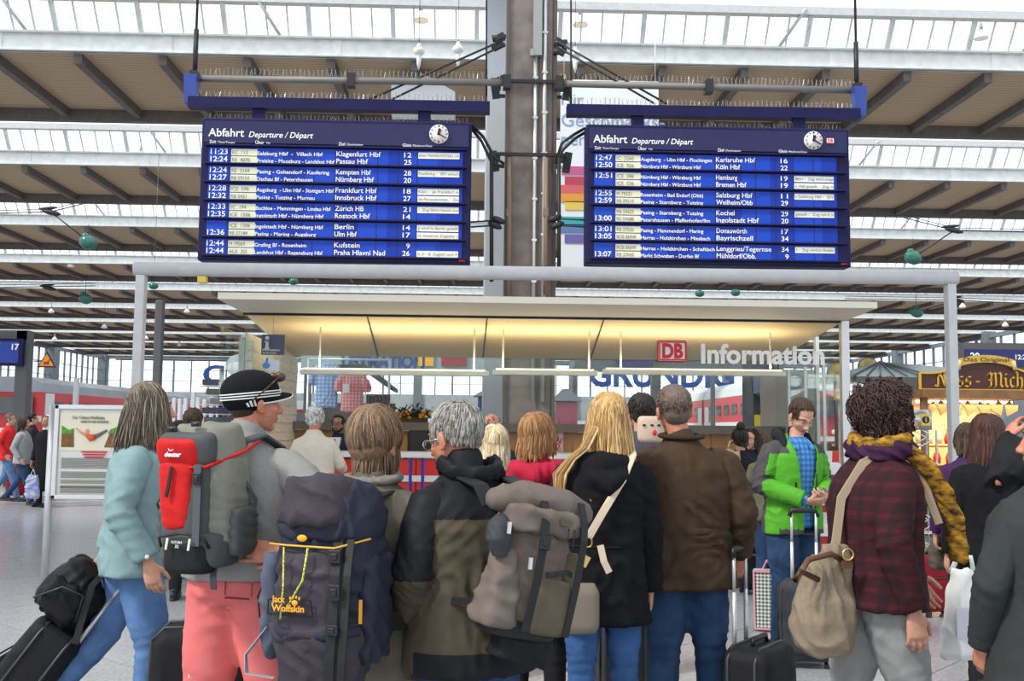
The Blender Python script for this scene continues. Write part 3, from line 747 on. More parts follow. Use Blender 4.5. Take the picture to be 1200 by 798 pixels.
# back glass, ledge, wood panels
zl = W(600, 505, YBK).z; zt = W(600, 497, YBK).z
kx0, kx1 = X0, k1.x+.1
m = MB(); m.box(B(((kx0+kx1)/2, YBK, (zl+zt)/2)), (kx1-kx0, .5, zt-zl+.02)); m.build('back_ledge', mat('ledge_grey', (.16, .16, .15), .4), booth)
nw = 7
for i in range(nw):
    w_ = (kx1-kx0)/nw
    m = MB(); m.box(B((kx0+w_*(i+.5), YBK, zl/2)), (w_-.012, .06, zl-.03)); m.build('wood_panel', wood, booth)
for i in range(5):
    w_ = (kx1-kx0)/5
    m = MB(); m.box(B((kx0+w_*(i+.5), YBK+.1, (zt+zk)/2+.1)), (w_-.02, .014, zk-zt+.15)); m.build('glass_pane', glass, booth)
# counter: a thing of its own
cz = W(600, 531, 12.2).z
ctr = empty('service_counter', (bx-.1, 12.3, 0), 0, 'long red service counter with white top and white stripe in front of booth', 'counter')
cw = W(905, 500, 12.3).x-W(300, 500, 12.3).x-.3
m = MB(); m.box((0, 0, cz-.03), (cw, .7, .06)); m.build('countertop', white_lam, ctr, bevel=.01)
nf = 8
for i in range(nf):
    m = MB(); m.box((-cw/2+cw/nf*(i+.5), -.18, (cz-.1)/2+.02), (cw/nf-.012, .2, cz-.1)); m.build('front_panel', red_lam, ctr)
m = MB(); m.box((0, -.29, cz-.3), (cw, .03, .07)); m.build('stripe', white_lam, ctr)
# suspended linear lamps lighting the ceiling
lam_m = mat('warm_tube', (1.0, .86, .6), .4, emit=1.2)
for i, (xa, xb, lb) in enumerate(((352, 573, 'left'), (577, 700, 'middle'), (706, 920, 'right'))):
    Yl = 13.9; a_ = W(xa, 437, Yl); b_ = W(xb, 437, Yl); zz = (a_.z+b_.z)/2; L = b_.x-a_.x
    r = empty('linear_lamp', ((a_.x+b_.x)/2, Yl, zz), 0, 'slim white linear lamp hung on rods under the booth ceiling, %s of three' % lb, 'lamp', 'linear booth lamps')
    m = MB(); m.box((0, 0, 0), (L, .12, .07)); m.build('housing', mat('lamp_white', (.8, .8, .78), .4), r, bevel=.01)
    m = MB(); m.box((0, 0, .045), (L-.1, .06, .02)); m.build('tube_lamp', lam_m, r)
    zt_ = zc-(zc-zk)*(Yl-YG)/(YBK-YG)
    for s_ in (-.4, .42): m = MB(); m.tube([(s_*L, 0, .02), (s_*L, 0, zt_-zz+.02)], .012, 6); m.build('rod', white_metal, r)
    ld = bpy.data.lights.new('booth_lamp', 'AREA'); ld.shape = 'RECTANGLE'; ld.size = L; ld.size_y = .1; ld.energy = 6.5*L; ld.color = (1, .82, .56)
    lo = bpy.data.objects.new('booth_lamp', ld); COL.objects.link(lo); lo.parent = r; lo.location = (0, 0, .075); lo.rotation_euler = (PI, 0, 0)
# DB sign and lettering on the glass
def px_rect(x0, y0, x1, y1, Y):
    a = W(x0, y0, Y); b = W(x1, y1, Y); return (a.x+b.x)/2, (a.z+b.z)/2, abs(b.x-a.x), abs(a.z-b.z)
X, Z, w_, h_ = px_rect(770, 398.5, 805, 424.5, YG-.1)
r = empty('railway_sign', (X, YG-.1, Z), 0, 'small white sign with red frame and red letters DB on the booth glass', 'sign')
m = MB(); m.box((0, 0, 0), (w_, .06, h_)); m.build('frame', red_m, r, bevel=.025)
m = MB(); m.box((0, -.03, 0), (w_*.93, .02, h_*.9)); m.build('field', MATS['logo_white'], r, bevel=.015)
for (dw, dh, yy) in ((.86, .8, -.043),): pass
m = MB(); hw_, hh_ = w_*.435, h_*.4
for (cx_, cz_, sx_, sz_) in ((0, hh_, hw_*2, .016), (0, -hh_, hw_*2, .016), (-hw_, 0, .016, hh_*2), (hw_, 0, .016, hh_*2)): m.box((cx_, -.045, cz_), (sx_, .008, sz_))
m.build('inner_frame', red_m, r, kind='stuff')
m = MB(); m.text('DB', h_*.62, Matrix.Translation((0, -.045, -h_*.31)), bold=.045, align='CENTER', width=w_*.7); m.build('lettering', red_m, r, kind='stuff')
a_ = W(822, 423, YG-.06); b_ = W(967, 426, YG-.06)
m = MB(); m.text('Information', W(822, 402, YG).z-a_.z, Matrix.Translation((0, 0, 0)), bold=.03, width=b_.x-a_.x, depth=.012)
o = m.build('information_lettering', mat('letter_white', (.93, .93, .93), .4), loc=(a_.x, YG-.03, a_.z-.02)); tag(o, 'large white raised word Information on the booth glass right of the red sign', 'sign')
# info service point sign on the left wall side
X, Z, w_, h_ = px_rect(307, 392, 333, 416, YG+.2)
r = empty('service_point_sign', (X, YG+.2, Z), 0, 'square dark blue sign with a white letter i hanging inside booth at left', 'sign')
nav = mat('sign_navy', (.015, .02, .13), .4)
m = MB(); m.box((0, 0, 0), (w_, .03, h_)); m.build('board', nav, r)
m = MB(); m.ell((-w_*.25, -.02, h_*.33), (.026, .01, .026), None, 12); m.box((-w_*.25, -.02, .0), (.035, .01, .1)); m.box((-w_*.27, -.02, .04), (.05, .01, .018)); m.box((-w_*.25, -.02, -.05), (.065, .01, .018))
m.text('Information', .026, Matrix.Translation((-w_*.44, -.02, -h_*.31)), bold=.02, width=w_*.75); m.text('Service Point', .018, Matrix.Translation((-w_*.44, -.02, -h_*.44)), bold=.02, width=w_*.6)
m.build('lettering', white_txt, r, kind='stuff')
m = MB(); m.tube([(0, 0, h_/2), (0, 0, zc-Z)], .006, 5); m.build('wire', alu, r)
X, Z, w_, h_ = px_rect(310, 422, 328, 435, YG+.02)
r = empty('sticker', (X, YG-.012, Z), 0, 'small pale sticker with a blue thumb below the dark blue i sign', 'sticker')
m = MB(); m.box((w_*.12, 0, 0), (w_*.75, .006, h_)); m.build('paper', mat('sticker_pale', (.6, .66, .78), .5), r)
m = MB(); m.ell((-w_*.35, -.004, 0), (.05, .006, .04), None, 10); m.bar((-w_*.33, -.004, .03), (-w_*.3, -.004, .1), .03, .008); m.build('thumb', mat('sticker_blue', (.1, .25, .65), .5), r)
# booth furniture
X, Z, w_, h_ = px_rect(487, 505, 503, 530, 14.5)
r = empty('office_chair', (X, 14.5, 0), .2, 'black padded office chair behind the counter inside the booth', 'chair')
m = MB(); m.box((0, 0, Z-.02), (.42, .09, .36)); m.build('backrest', black_p, r, bevel=.04)
m = MB(); m.box((0, -.3, Z-.38), (.5, .5, .1)); m.build('seat', black_p, r, bevel=.04)
for s_ in (-1, 1): m = MB(); m.box((s_*.27, -.25, Z-.18), (.05, .3, .05)); m.box((s_*.27, -.25, Z-.28), (.04, .05, .2)); m.build('armrest', black_p, r)
m = MB(); m.tube([(0, -.25, Z-.4), (0, -.25, .1)], .03, 8)
for k in range(5): m.bar((0, -.25, .1), (.28*math.cos(k*1.257), -.25+.28*math.sin(k*1.257), .03), .05, .05)
m.build('base', darkm, r)
# flowers on the ledge
rd = random.Random(3)
X, Z, w_, h_ = px_rect(462, 478, 508, 497, YBK-.1)
r = empty('flower_arrangement', (X, YBK-.08, zt+.01), 0, 'low arrangement of orange and yellow flowers on the dark ledge at the back of booth', 'flowers')
m = MB(); m.box((0, 0, .04), (w_*.7, .16, .08)); m.build('planter', mat('planter_brown', (.08, .05, .03), .7), r)
m = MB()
for i in range(170):
    p = Vector((rd.gauss(0, w_*.24), rd.uniform(-.09, .09), .06+abs(rd.gauss(0, .07)))); q = p+Vector((rd.uniform(-.06, .06), rd.uniform(-.04, .04), rd.uniform(.0, .07)))
    m.bar(p, q, .035, .006)
m.build('leaves', mat('leaf_dark', (.03, .07, .02), .6), r, kind='stuff')
for i in range(22):
    m = MB(); p = (rd.gauss(0, w_*.22), rd.uniform(-.13, -.02), .07+abs(rd.gauss(.02, .06))); m.ell(p, (.03, .03, .022), None, 8)
    m.build('flower', mat('flower_%d' % (i % 3), ((.8, .3, .02), (.8, .55, .03), (.55, .1, .02))[i % 3], .6), r)
X, Z, w_, h_ = px_rect(648, 503, 662, 533, 15.9)
r = empty('wall_poster', (X, YBK-.08, Z), 0, 'small pink and white poster fixed to wooden back wall right of the red coat woman', 'poster')
m = MB(); m.box((0, 0, 0), (w_, .01, h_)); m.build('sheet', mat('poster_pink', (.75, .5, .55), .5, noise=.5, nscale=7), r)
m = MB(); m.tube([(-.06, -.008, -.12), (.03, -.008, 0), (-.03, -.008, .1)], .008, 5); m.tube([(.0, -.008, -.14), (.07, -.008, .05)], .008, 5); m.build('print', red_m, r)
# blue handrail frame on the counter
r = empty('queue_rail', (W(487, 560, 11.6).x, 11.6, 0), 0, 'narrow blue tubular rail standing in front of the red counter', 'rail')
zz = W(487, 537, 11.6).z; m = MB(); m.tube([(-.06, 0, 0), (-.06, 0, zz), (.08, 0, zz), (.08, 0, 0)], .018, 8); m.build('tube', mat('rail_blue', (.02, .03, .35), .4), r)
# red barrier tape and posts right
zt2 = W(920, 583, 10.4).z
pts = []
for i, x in enumerate((868, 975)):
    p = W(x, 600, 10.4); pts.append(p)
    r = empty('barrier_post', (p.x, 10.4, 0), 0, ('steel queue barrier post left of the man in the green jacket', 'steel queue barrier post just right of the man in the green jacket')[i], 'barrier post')
    m = MB(); m.tube([(0, 0, .02), (0, 0, zt2+.06)], .03, 10); m.build('pole', alu, r)
    m = MB(); m.tube([(0, 0, 0), (0, 0, .03)], .17, 16); m.build('base', darkm, r)
m = MB(); L = pts[1].x-pts[0].x; m.box((0, 0, 0), (L-.06, .004, .06)); o = m.build('barrier_tape', red_lam, loc=((pts[0].x+pts[1].x)/2, 10.4, zt2)); tag(o, 'red barrier tape stretched behind the green jacket man', 'tape')
# red leaflet stand
p = W(962, 500, 11.8)
r = empty('leaflet_stand', (p.x, 11.8, 0), 0, 'red and white leaflet stand beside right glass end of the booth', 'stand')
z1_ = W(962, 470+3, 11.8).z-.2
m = MB(); m.box((0, .05, .65), (.42, .08, 1.3)); m.build('back', red_lam, r)
for k in range(3): m = MB(); m.box((0, -.05, .4+k*.35), (.38, .1, .12), (.2, 0, 0)); m.build('tray', MATS['logo_white'], r); m = MB(); m.box((0, -.06, .5+k*.35), (.2, .02, .2), (.2, 0, 0)); m.build('leaflet', white_lam, r)
# ================================================================ BEHIND THE BOOTH
train_red = mat('train_red', (.55, .04, .05), .35, noise=.08, nscale=.5); train_wht = mat('train_white', (.72, .73, .75), .35); train_gry = mat('train_roof', (.3, .33, .36), .5, noise=.1, nscale=.6)
win_m = mat('train_window', (.02, .025, .03), .1, spec=.8)
def train(X, y0, y1, side, H, w, label, decks=1, white_top=False, cars=3):
    """coach row along +Y; visible flank at X on the given side (+1 = faces right)"""
    r = empty('train', (X-side*w/2, y0, 0), 0, label, 'train')
    L = (y1-y0)/cars
    for c in range(cars):
        m = MB(); yc = c*L
        prof = [(-w/2, .9), (w/2, .9), (w/2, H*.8), (w/2*.86, H*.93), (w/2*.5, H), (-w/2*.5, H), (-w/2*.86, H*.93), (-w/2, H*.8)]
        m.prism(prof[:3]+[prof[7]], yc+.25, yc+L-.25); b = m.build('coach_body', train_red, r)
        m = MB(); m.prism([(w/2, H*.8), (w/2*.9, H*.92), (w/2*.5, H), (-w/2*.5, H), (-w/2*.9, H*.92), (-w/2, H*.8)], yc+.2, yc+L-.2); m.build('roof', train_wht if white_top else train_gry, r)
        m = MB(); m.box((0, yc+L/2, .55), (w*.8, L-2, .8)); m.build('underframe', darkm, r)
        m = MB(); m.box((0, yc+L-.0, H*.5), (w*.8, .6, H*.75)); m.build('gangway', darkm, r)
        sx = side*(w/2+.012)
        m = MB(); m.box((sx, yc+L/2, H*(.42 if decks == 2 else .33)), (.02, L-.8, .28)); m.build('stripe', train_wht, b)
        k = 0; y = yc+2.2
        while y < yc+L-2.5:
            for zz in ((H*.3, H*.62) if decks == 2 else (H*.58,)):
                m = MB(); m.box((sx, y, zz), (.03, 1.3, H*(.14 if decks == 2 else .2))); m.build('window', win_m, b)
            y += 2.1
        for dy in (1.0, L-1.2):
            m = MB(); m.box((sx, yc+dy, 2.1), (.04, 1.1, 2.0)); m.build('door', train_wht, b)
    # front face
    m = MB(); m.box((0, .1, H*.62), (w*.7, .12, H*.22)); m.build('windscreen', win_m, r)
    for s_ in (-1, 1): m = MB(); m.ell((s_*w*.35, .2, 1.5), (.14, .1, .14), None, 10); m.build('headlight', lamp_g, r)
    m = MB(); m.box((0, .22, 1.15), (w*.96, .1, .25)); m.build('buffer_beam', train_wht, r)
    return r
train(-22.8, 54, 150, 1, 3.95, 3.0, 'red regional train with grey roof standing at far left behind the notice board', cars=4)
train(15.6, 52, 130, -1, 4.55, 3.0, 'red and white double-deck train seen through the right half of the booth', 2, True, 4)
train(-13.5, 84, 150, 1, 3.6, 3.0, 'distant white-roofed red train seen through the left half of booth', white_top=True, cars=3)
train(7.0, 78, 150, 1, 3.7, 3.0, 'distant white-roofed red train seen behind the pink kiosk', white_top=True, cars=3)
# platform display pillars, left and right
dark_frame = mat('pillar_grey', (.085, .085, .09), .5, noise=.1, nscale=2)
disp = mat('display_blue', (.012, .04, .3), .4)
Yd = 24.0
p0 = W(-60, 388, Yd); p1 = W(38, 388, Yd); xr = p1.x
r = empty('platform_display', (xr-.15, Yd, 0), 0, 'dark grey gantry at left edge with blue platform display showing 17', 'display board')
m = MB(); m.box((0, 0, p1.z/2), (.27, .3, p1.z)); m.build('post', dark_frame, r)
m = MB(); m.box((-1.2, 0, p1.z-.11), (2.6, .3, .22)); m.build('crossbeam', dark_frame, r)
X, Z, w_, h_ = px_rect(-60, 396, 27, 429, Yd-.2)
m = MB(); m.box((X-xr+.15, -.2, Z), (w_, .12, h_)); dd = m.build('display', blue_case, r)
m = MB(); m.box((X-xr+.12, -.265, Z-.0), (w_-.12, .01, h_-.14)); m.build('screen', disp, dd)
m = MB(); q = W(13, 409.5, Yd-.3); m.text('17', .13, Matrix.Translation((q.x-xr+.15, -.275, q.z)), bold=.03); q = W(0, 404, Yd); m.box((q.x-xr+.05, -.275, q.z), (.45, .01, .05)); m.build('lettering', white_txt, dd, kind='stuff')
# warning triangle
q = W(50, 430, Yd-.3); hh = W(50, 411, Yd-.3).z-q.z; ww = .215
r = empty('warning_sign', (q.x, Yd-.1, q.z), 0, 'orange triangular warning sign with black rim beside the left platform display', 'sign')
m = MB(); m.prism([(-ww, 0), (ww, 0), (0, hh)], 0, .03); m.build('rim', black_p, r)
m = MB(); m.prism([(-ww*.78, .035), (ww*.78, .035), (0, hh*.85)], -.01, .0); m.build('field', mat('warning_orange', (.85, .33, .02), .5), r)
m = MB(); m.box((0, -.015, .1), (.12, .01, .07)); m.bar((.02, -.015, .12), (.09, -.015, .2), .02, .01); m.build('pictogram', mat('picto_red', (.4, .04, .02), .5), r, kind='stuff')
m = MB(); m.tube([(-.1, .05, .15), (-.33, .09, .15)], .015, 5); m.build('bracket', darkm, r)
Yr = 22.0
a = W(1123, 402, Yr); b = W(1260, 402, Yr)
r = empty('platform_display', ((a.x+b.x)/2, Yr, 0), 0, 'dark framed platform display behind the nut stall sign, showing 20', 'display board')
L = b.x-a.x; m = MB(); m.box((0, 0, a.z-.4), (L, .35, .8)); m.build('casing', dark_frame, r)
for s_ in (-1, 1): m = MB(); m.box((s_*(L/2-.15), .1, (a.z-.7)/2), (.2, .2, a.z-.7)); m.build('post', dark_frame, r)
X, Z, w_, h_ = px_rect(1131, 409, 1250, 430, Yr-.2)
m = MB(); m.box((X-(a.x+b.x)/2, -.19, Z), (w_, .02, h_)); d2 = m.build('screen', mat('display_navy', (.01, .02, .12), .4), r)
m = MB(); q = W(1137, 421, Yr-.2); m.text('20', .14, Matrix.Translation((q.x-(a.x+b.x)/2, -.205, q.z)), bold=.03); q = W(1190, 421, Yr-.2); m.text('12:27', .1, Matrix.Translation((q.x-(a.x+b.x)/2, -.205, q.z)), bold=.02); m.build('lettering', white_txt, d2, kind='stuff')
# poles
def pole(x, y0, Y, w, label, mt, y1=None):
    t = W(x, y0, Y); m = MB(); m.box((0, 0, t.z/2), (w, w, t.z)); o = m.build('pole', mt, loc=(t.x, Y, 0), bevel=w*.15); return tag(o, label, 'pole')
pole(188, 352, 19, .15, 'tall dark pole behind the portal frame at left', dark_frame)
pole(768, 424, 33.2, .3, 'dark square pillar seen through the booth glass right of the column', dark_frame)
pole(90, 443, 40, .18, 'pale grey post above the notice board', white_metal)
pole(227, 459, 34, .12, 'pale post left of the man in the black cap', white_metal)
rd = random.Random(11)
for i in range(9):
    x = 196+i*7.4+rd.uniform(-1, 1); pole(x, 464+rd.uniform(0, 5), 38, .13, 'white barrier post between the walker and the cap man, %s from the left' % ORD[i], mat('barrier_white', (.66, .68, .7), .5))['group'] = 'white posts behind the walker'
# spiral shelf rack in front of booth left
p = W(262, 500, 14.2)
r = empty('postcard_rack', (p.x-.1, 14.4, 0), 0, 'tall rack of thin white shelves left of the booth, behind the cap man', 'rack')
m = MB(); m.tube([(0, 0, 0), (0, 0, 2.35)], .03, 8); m.tube([(0, 0, 0), (0, 0, .03)], .3, 16); m.build('stand', darkm, r)
for k in range(13): m = MB(); m.box((0, 0, .5+k*.13), (.5, .4, .012)); m.build('shelf', white_lam, r)
for k in range(13): m = MB(); m.box((.06*math.sin(k*2), 0, .555+k*.13), (.34, .3, .08)); m.build('card_stack', mat('cards_%d' % (k % 3), ((.05, .06, .1), (.2, .22, .25), (.1, .12, .12))[k % 3], .6), r)
m = MB(); m.ell((.25, 0, 2.35), (.2, .15, .17), None, 14); o = m.build('helmet', mat('helmet_pale', (.7, .72, .74), .3), r)
# clothes stall behind the booth glass
Ycl = 19.5
X, Z, w_, h_ = px_rect(362, 420, 455, 497, Ycl)
cs = empty('clothes_stall', (X, Ycl, 0), 0, 'dark clothes stall with hanging rail seen through the left part of booth', 'stall')
zt3 = W(400, 421, Ycl).z
m = MB(); m.tube([(-w_/2, 0, zt3), (w_/2, 0, zt3)], .02, 8); m.build('rail', alu, cs)
for s_ in (-1, 1): m = MB(); m.tube([(s_*w_/2, 0, 0), (s_*w_/2, 0, zt3)], .025, 8); m.build('upright', alu, cs)
m = MB(); m.prism([(-w_/2, zt3-.1), (w_*.15, zt3-.05), (w_*.52, zt3-.5), (w_*.52, zt3-.58), (w_*.15, zt3-.2), (-w_/2, zt3-.25)], .5, 1.8); m.build('awning', mat('awning_dark', (.045, .05, .055), .8), cs)
m = MB(); m.box((0, 1.5, 1.0), (w_, .1, 2.0)); m.build('back_wall', mat('stall_dark', (.06, .055, .05), .8), cs)
def shirt(X, z, wd, hh, mt, lab, Y=Ycl-.12):
    m = MB(); m.stack([(0, wd*.42, .06, 0, 0), (hh*.5, wd*.38, .07, 0, 0), (hh*.86, wd*.4, .07, 0, 0), (hh*.97, wd*.2, .05, 0, 0), (hh, wd*.14, .04, 0, 0)], 20)
    for s_ in (-1, 1): m.tube([(s_*wd*.33, 0, hh*.88), (s_*wd*.5, 0, hh*.7), (s_*wd*.52, 0, hh*.58)], [.07, .075, .08], 10, rnd=True)
    me = remesh(m, .03, 2, [(None, 1, (1, 0, .2), .12, .014)], 'shirt'); o = link('shirt', me, mt, loc=(X, Y, z)); tag(o, lab, 'shirt', 'shirts on the clothes stall'); return o
blue_sh = stripe_mat('shirt_blue_check', (.22, .32, .55), (.4, .48, .65), 'X', 14, .5, .8, axis2='Z', freq2=14, c3=(.12, .2, .45))
red_sh = stripe_mat('shirt_red_check', (.6, .2, .22), (.7, .42, .42), 'X', 16, .5, .8, axis2='Z', freq2=16, c3=(.5, .1, .12))
X, Z, w_, h_ = px_rect(366, 425, 399, 478, Ycl-.12); shirt(X, Z-h_/2, w_, h_, blue_sh, 'long blue checked shirt hanging at left of the clothes stall')
X, Z, w_, h_ = px_rect(397, 436, 430, 483, Ycl-.12); shirt(X, Z-h_/2, w_, h_, red_sh, 'red checked shirt with white tag on the clothes stall', Ycl-.2)
m = MB(); q = W(406, 455, Ycl-.35); m.box((0, 0, 0), (.12, .01, .16)); m.tube([(0, 0, .08), (0, .05, .3)], .006, 4); o = m.build('price_tag', white_lam, loc=(q.x, Ycl-.42, q.z)); tag(o, 'white price tag hanging on the red checked shirt', 'tag')
for i in range(6):
    X, Z, w_, h_ = px_rect(430+i*4.3, 462, 435+i*4.3, 495, Ycl-.1); m = MB(); m.box((0, 0, 0), (w_*.9, .3, h_), (0, .03*(i-2), 0), taper=.75); o = m.build('leather_trousers', mat('leather_brown', (.035, .028, .022), .6), loc=(X, Ycl-.15, Z), bevel=.03); tag(o, 'dark leather trousers on the clothes stall rail, %s from the left' % ORD[i], 'trousers', 'dark trousers on the clothes stall')
# kiosks seen through the booth, either side of the column
def kiosk(x0, x1, ytop, yroof, Y, body, label, rolls=False):
    a = W(x0, ytop, Y); b = W(x1, ytop, Y); t_ = W(x0, yroof, Y); w_ = b.x-a.x
    r = empty('kiosk', ((a.x+b.x)/2, Y, 0), 0, label, 'kiosk')
    m = MB(); m.box((0, w_/2, a.z/2), (w_, w_, a.z)); m.build('body', body, r, bevel=.04)
    m = MB(); e = .12; hh = t_.z-a.z; m.add([(-w_/2-e, -e, a.z), (w_/2+e, -e, a.z), (w_/2+e, w_+e, a.z), (-w_/2-e, w_+e, a.z), (-.1, w_/2, a.z+hh), (.1, w_/2, a.z+hh)], [(0, 1, 5, 4), (1, 2, 5), (2, 3, 4, 5), (3, 0, 4), (3, 2, 1, 0)], None, False)
    m.build('roof', mat('kiosk_roof', (.2, .22, .24), .6), r)
    m = MB(); m.box((0, -.02, a.z*.62), (w_*.7, .04, a.z*.4)); m.build('shutter', body, r, bevel=.01)
    m = MB(); m.box((0, -.06, 1.0), (w_, .12, .05)); m.build('shelf', darkm, r)
    return r
kiosk(560, 603, 464, 450, 27, mat('kiosk_blue', (.03, .04, .2), .4), 'dark blue kiosk with grey hipped roof just left of the column')
kiosk(652, 677, 470, 455, 27, mat('kiosk_pink', (.45, .12, .16), .5), 'red-pink kiosk with grey hipped roof just right of the column')
gold = mat('bronze_roll', (.55, .3, .1), .3, .8)
for i, y in enumerate((464, 473)):
    q = W(591, y, 26); m = MB(); m.tube([(-.16, 0, 0), (.16, 0, 0)], [.09, .09], 14); m.tube([(-.2, 0, 0), (.2, 0, 0)], [.02, .02], 6); m.bar((-.2, 0, 0), (-.2, .95, 0), .03, .03); m.bar((.2, 0, 0), (.2, .95, 0), .03, .03); o = m.build('bronze_roll', gold, loc=(q.x, 26, q.z)); tag(o, ('upper bronze roll on the corner of the dark blue kiosk', 'lower bronze roll on the corner of the dark blue kiosk')[i], 'roll')
# shop fascia in the distance with blue letters, coloured blocks
Ys = 31; a = W(352, 431, Ys); b = W(600, 419, Ys)
r = empty('shop_fascia', ((a.x+b.x)/2, Ys, 0), 0, 'long grey-blue shop fascia with blue letters seen below the booth ceiling', 'sign')
O = Vector(((a.x+b.x)/2, Ys, 0)); L = b.x-a.x
m = MB(); m.box((0, .1, (a.z+b.z)/2+.15), (L, .1, b.z-a.z+.3)); m.build('panel', mat('fascia_grey', (.3, .36, .4), .6), r)
m = MB(); q = W(400, 430, Ys)-O; m.text('USTMATION', .36, Matrix.Translation(q), bold=.05, width=2.5); m.build('lettering', bl, r, kind='stuff')
for i, (x0, x1, c) in enumerate(((490, 495, (.8, .4, .02)), (498, 508, (.8, .4, .02)), (517, 547, (.3, .03, .04)))):
    p = W(x0, 425, Ys)-O; q = W(x1, 425, Ys)-O; m = MB(); m.box(((p.x+q.x)/2, .0, p.z+.1), (q.x-p.x, .05, .4)); m.build('colour_block', mat('block_%d' % i, c, .5), r)
for s_ in (-1, 1): m = MB(); m.box((s_*(L/2-.2), .2, a.z/2), (.2, .2, a.z)); m.build('post', dark_frame, r)
a = W(720, 430, Ys); b = W(790, 420, Ys); O = Vector(((a.x+b.x)/2, Ys, 0)); L = b.x-a.x
r = empty('blue_direction_sign', O, 0, 'blue hanging direction sign right of the column, behind booth glass', 'sign')
m = MB(); m.box((-.3, 0, (a.z+b.z)/2+.1), (L*.6, .12, .5)); m.build('panel', nav, r)
m = MB(); c0 = W(745, 436, Ys).z; c1 = W(745, 422, Ys).z; m.box((1.1, .15, (c0+c1)/2), (L+4.6, .1, c1-c0)); m.build('crossbar', mat('crossbar_slate', (.1, .11, .12), .6), r)
for s_ in (-1, 1): m = MB(); m.box((s_*(L/2+1.2), .1, a.z/2), (.12, .12, a.z)); m.build('post', dark_frame, r)
# dark yellow-black kiosk behind booth's right
a = W(883, 505, 24); b = W(914, 500, 24)
r = empty('coffee_kiosk', ((a.x+b.x)/2, 24, 0), 0, 'dark kiosk with a yellow counter front behind the right end of booth', 'kiosk')
w_ = b.x-a.x
m = MB(); m.box((0, .5, 1.75), (w_, 1, 3.5)); m.build('body', mat('kiosk_dark', (.04, .04, .05), .6), r)
m = MB(); m.box((-.05, -.05, 1.65), (w_*.8, .1, .5)); m.build('counter_front', mat('kiosk_yellow', (.6, .42, .02), .5), r, bevel=.03)
m = MB(); m.prism([(-w_/2, 2.4), (w_/2, 2.1), (w_/2, 2.2), (-w_/2, 2.8)], -.5, .1); m.build('awning', mat('awning_slate', (.12, .14, .2), .6), r)

# ================================================================ RIGHT SIDE: nut stall and neighbours
Yn = 15.2
sg_m = mat('sign_maroon', (.075, .022, .02), .5); gold_l = mat('gold_paint', (.72, .42, .04), .45); gold_b = mat('gold_banner', (.62, .4, .07), .5)
a = W(1078, 461, Yn); b = W(1230, 461, Yn); top = W(1154, 421, Yn).z; mid = W(1085, 437, Yn).z
O = Vector((a.x, Yn, 0)); L = (W(1154, 440, Yn).x-a.x)*2
st = empty('nut_stall', O, 0, 'roasted nut market stall with maroon sign, gold old-style lettering and warm lit goods', 'stall')
zb0 = a.z; n = 15
out = [(0, zb0+.06), (L, zb0+.06), (L, mid)]
for i in range(n+1):
    u = i/n; x = L*.97-u*L*.94; bumpz = mid+(top-mid)*smooth01(1-abs(2*u-1)*1.15)
    out.append((x, bumpz))
out.append((0, mid))
m = MB(); m.prism(out, 0, .08); sgn_o = m.build('sign_board', sg_m, st)
m = MB()
for p, q in zip(out, out[1:]+out[:1]): m.bar((p[0], -.012, p[1]), (q[0], -.012, q[1]), .035, .03)
m.build('gold_border', gold_l, sgn_o, kind='stuff')
# banner ribbon "Das Original"
def blk(m, strokes, ox, oz, k, nib=.16, ang=40, y=-.02):
    dx, dz = math.cos(math.radians(ang))*nib/2, math.sin(math.radians(ang))*nib/2
    for s_ in strokes:
        for (p, q) in zip(s_[:-1], s_[1:]):
            P = [(p[0]-dx, p[1]-dz), (p[0]+dx, p[1]+dz), (q[0]+dx, q[1]+dz), (q[0]-dx, q[1]-dz)]
            cr = (P[1][0]-P[0][0])*(P[2][1]-P[0][1])-(P[1][1]-P[0][1])*(P[2][0]-P[0][0])
            if cr > 0: P = P[::-1]
            vs = [(ox+x_*k, y, oz+z_*k) for x_, z_ in P]+[(ox+x_*k, y+.015, oz+z_*k) for x_, z_ in P]
            m.add(vs, [(0, 1, 2, 3), (7, 6, 5, 4), (0, 4, 5, 1), (1, 5, 6, 2), (2, 6, 7, 3), (3, 7, 4, 0)], None, False)
GL = {  # blackletter strokes, x-height 1, ascender 1.5
 'N': ([[(.05, 1.25), (.3, 1.45), (.5, 1.2), (.35, .9), (.35, .15), (.15, -.05)], [(.45, 1.3), (.75, .9), (.95, .3), (1.1, .0)], [(1.1, 1.45), (.95, 1.2), (1.05, .9), (1.1, .0)], [(.0, .1), (.4, .0)], [(1.15, 1.45), (1.3, 1.3)]], 1.35),
 'u': ([[(.1, .9), (.2, .8), (.2, .2), (.35, .0), (.6, .2)], [(.55, 1.0), (.65, .85), (.65, .15), (.8, 0)]], .9),
 's': ([[(.65, .95), (.4, 1.0), (.15, .8), (.2, .6), (.55, .42), (.6, .2), (.35, 0), (.05, .08)], [(.1, .5), (.65, .5)]], .8),
 '-': ([[(.05, .5), (.4, .5)]], .55),
 'M': ([[(.0, 1.2), (.25, 1.45), (.45, 1.15), (.35, .8), (.35, .1), (.1, -.05)], [(.45, 1.3), (.8, 1.4), (.85, .8), (.85, .1), (.7, -.05)], [(.9, 1.25), (1.25, 1.45), (1.4, 1.2), (1.35, .2), (1.55, 0)], [(.1, .7), (.5, .7)]], 1.65),
 'i': ([[(.1, .9), (.22, .8), (.22, .2), (.4, 0)], [(.2, 1.3), (.3, 1.25)]], .5),
 'c': ([[(.6, .9), (.4, 1.0), (.2, .75), (.2, .25), (.4, 0), (.62, .12)]], .72),
 'h': ([[(.05, 1.55), (.2, 1.4), (.2, .1), (.05, -.05)], [(.25, .85), (.5, 1.0), (.65, .8), (.65, .1), (.45, -.25)]], .85)}
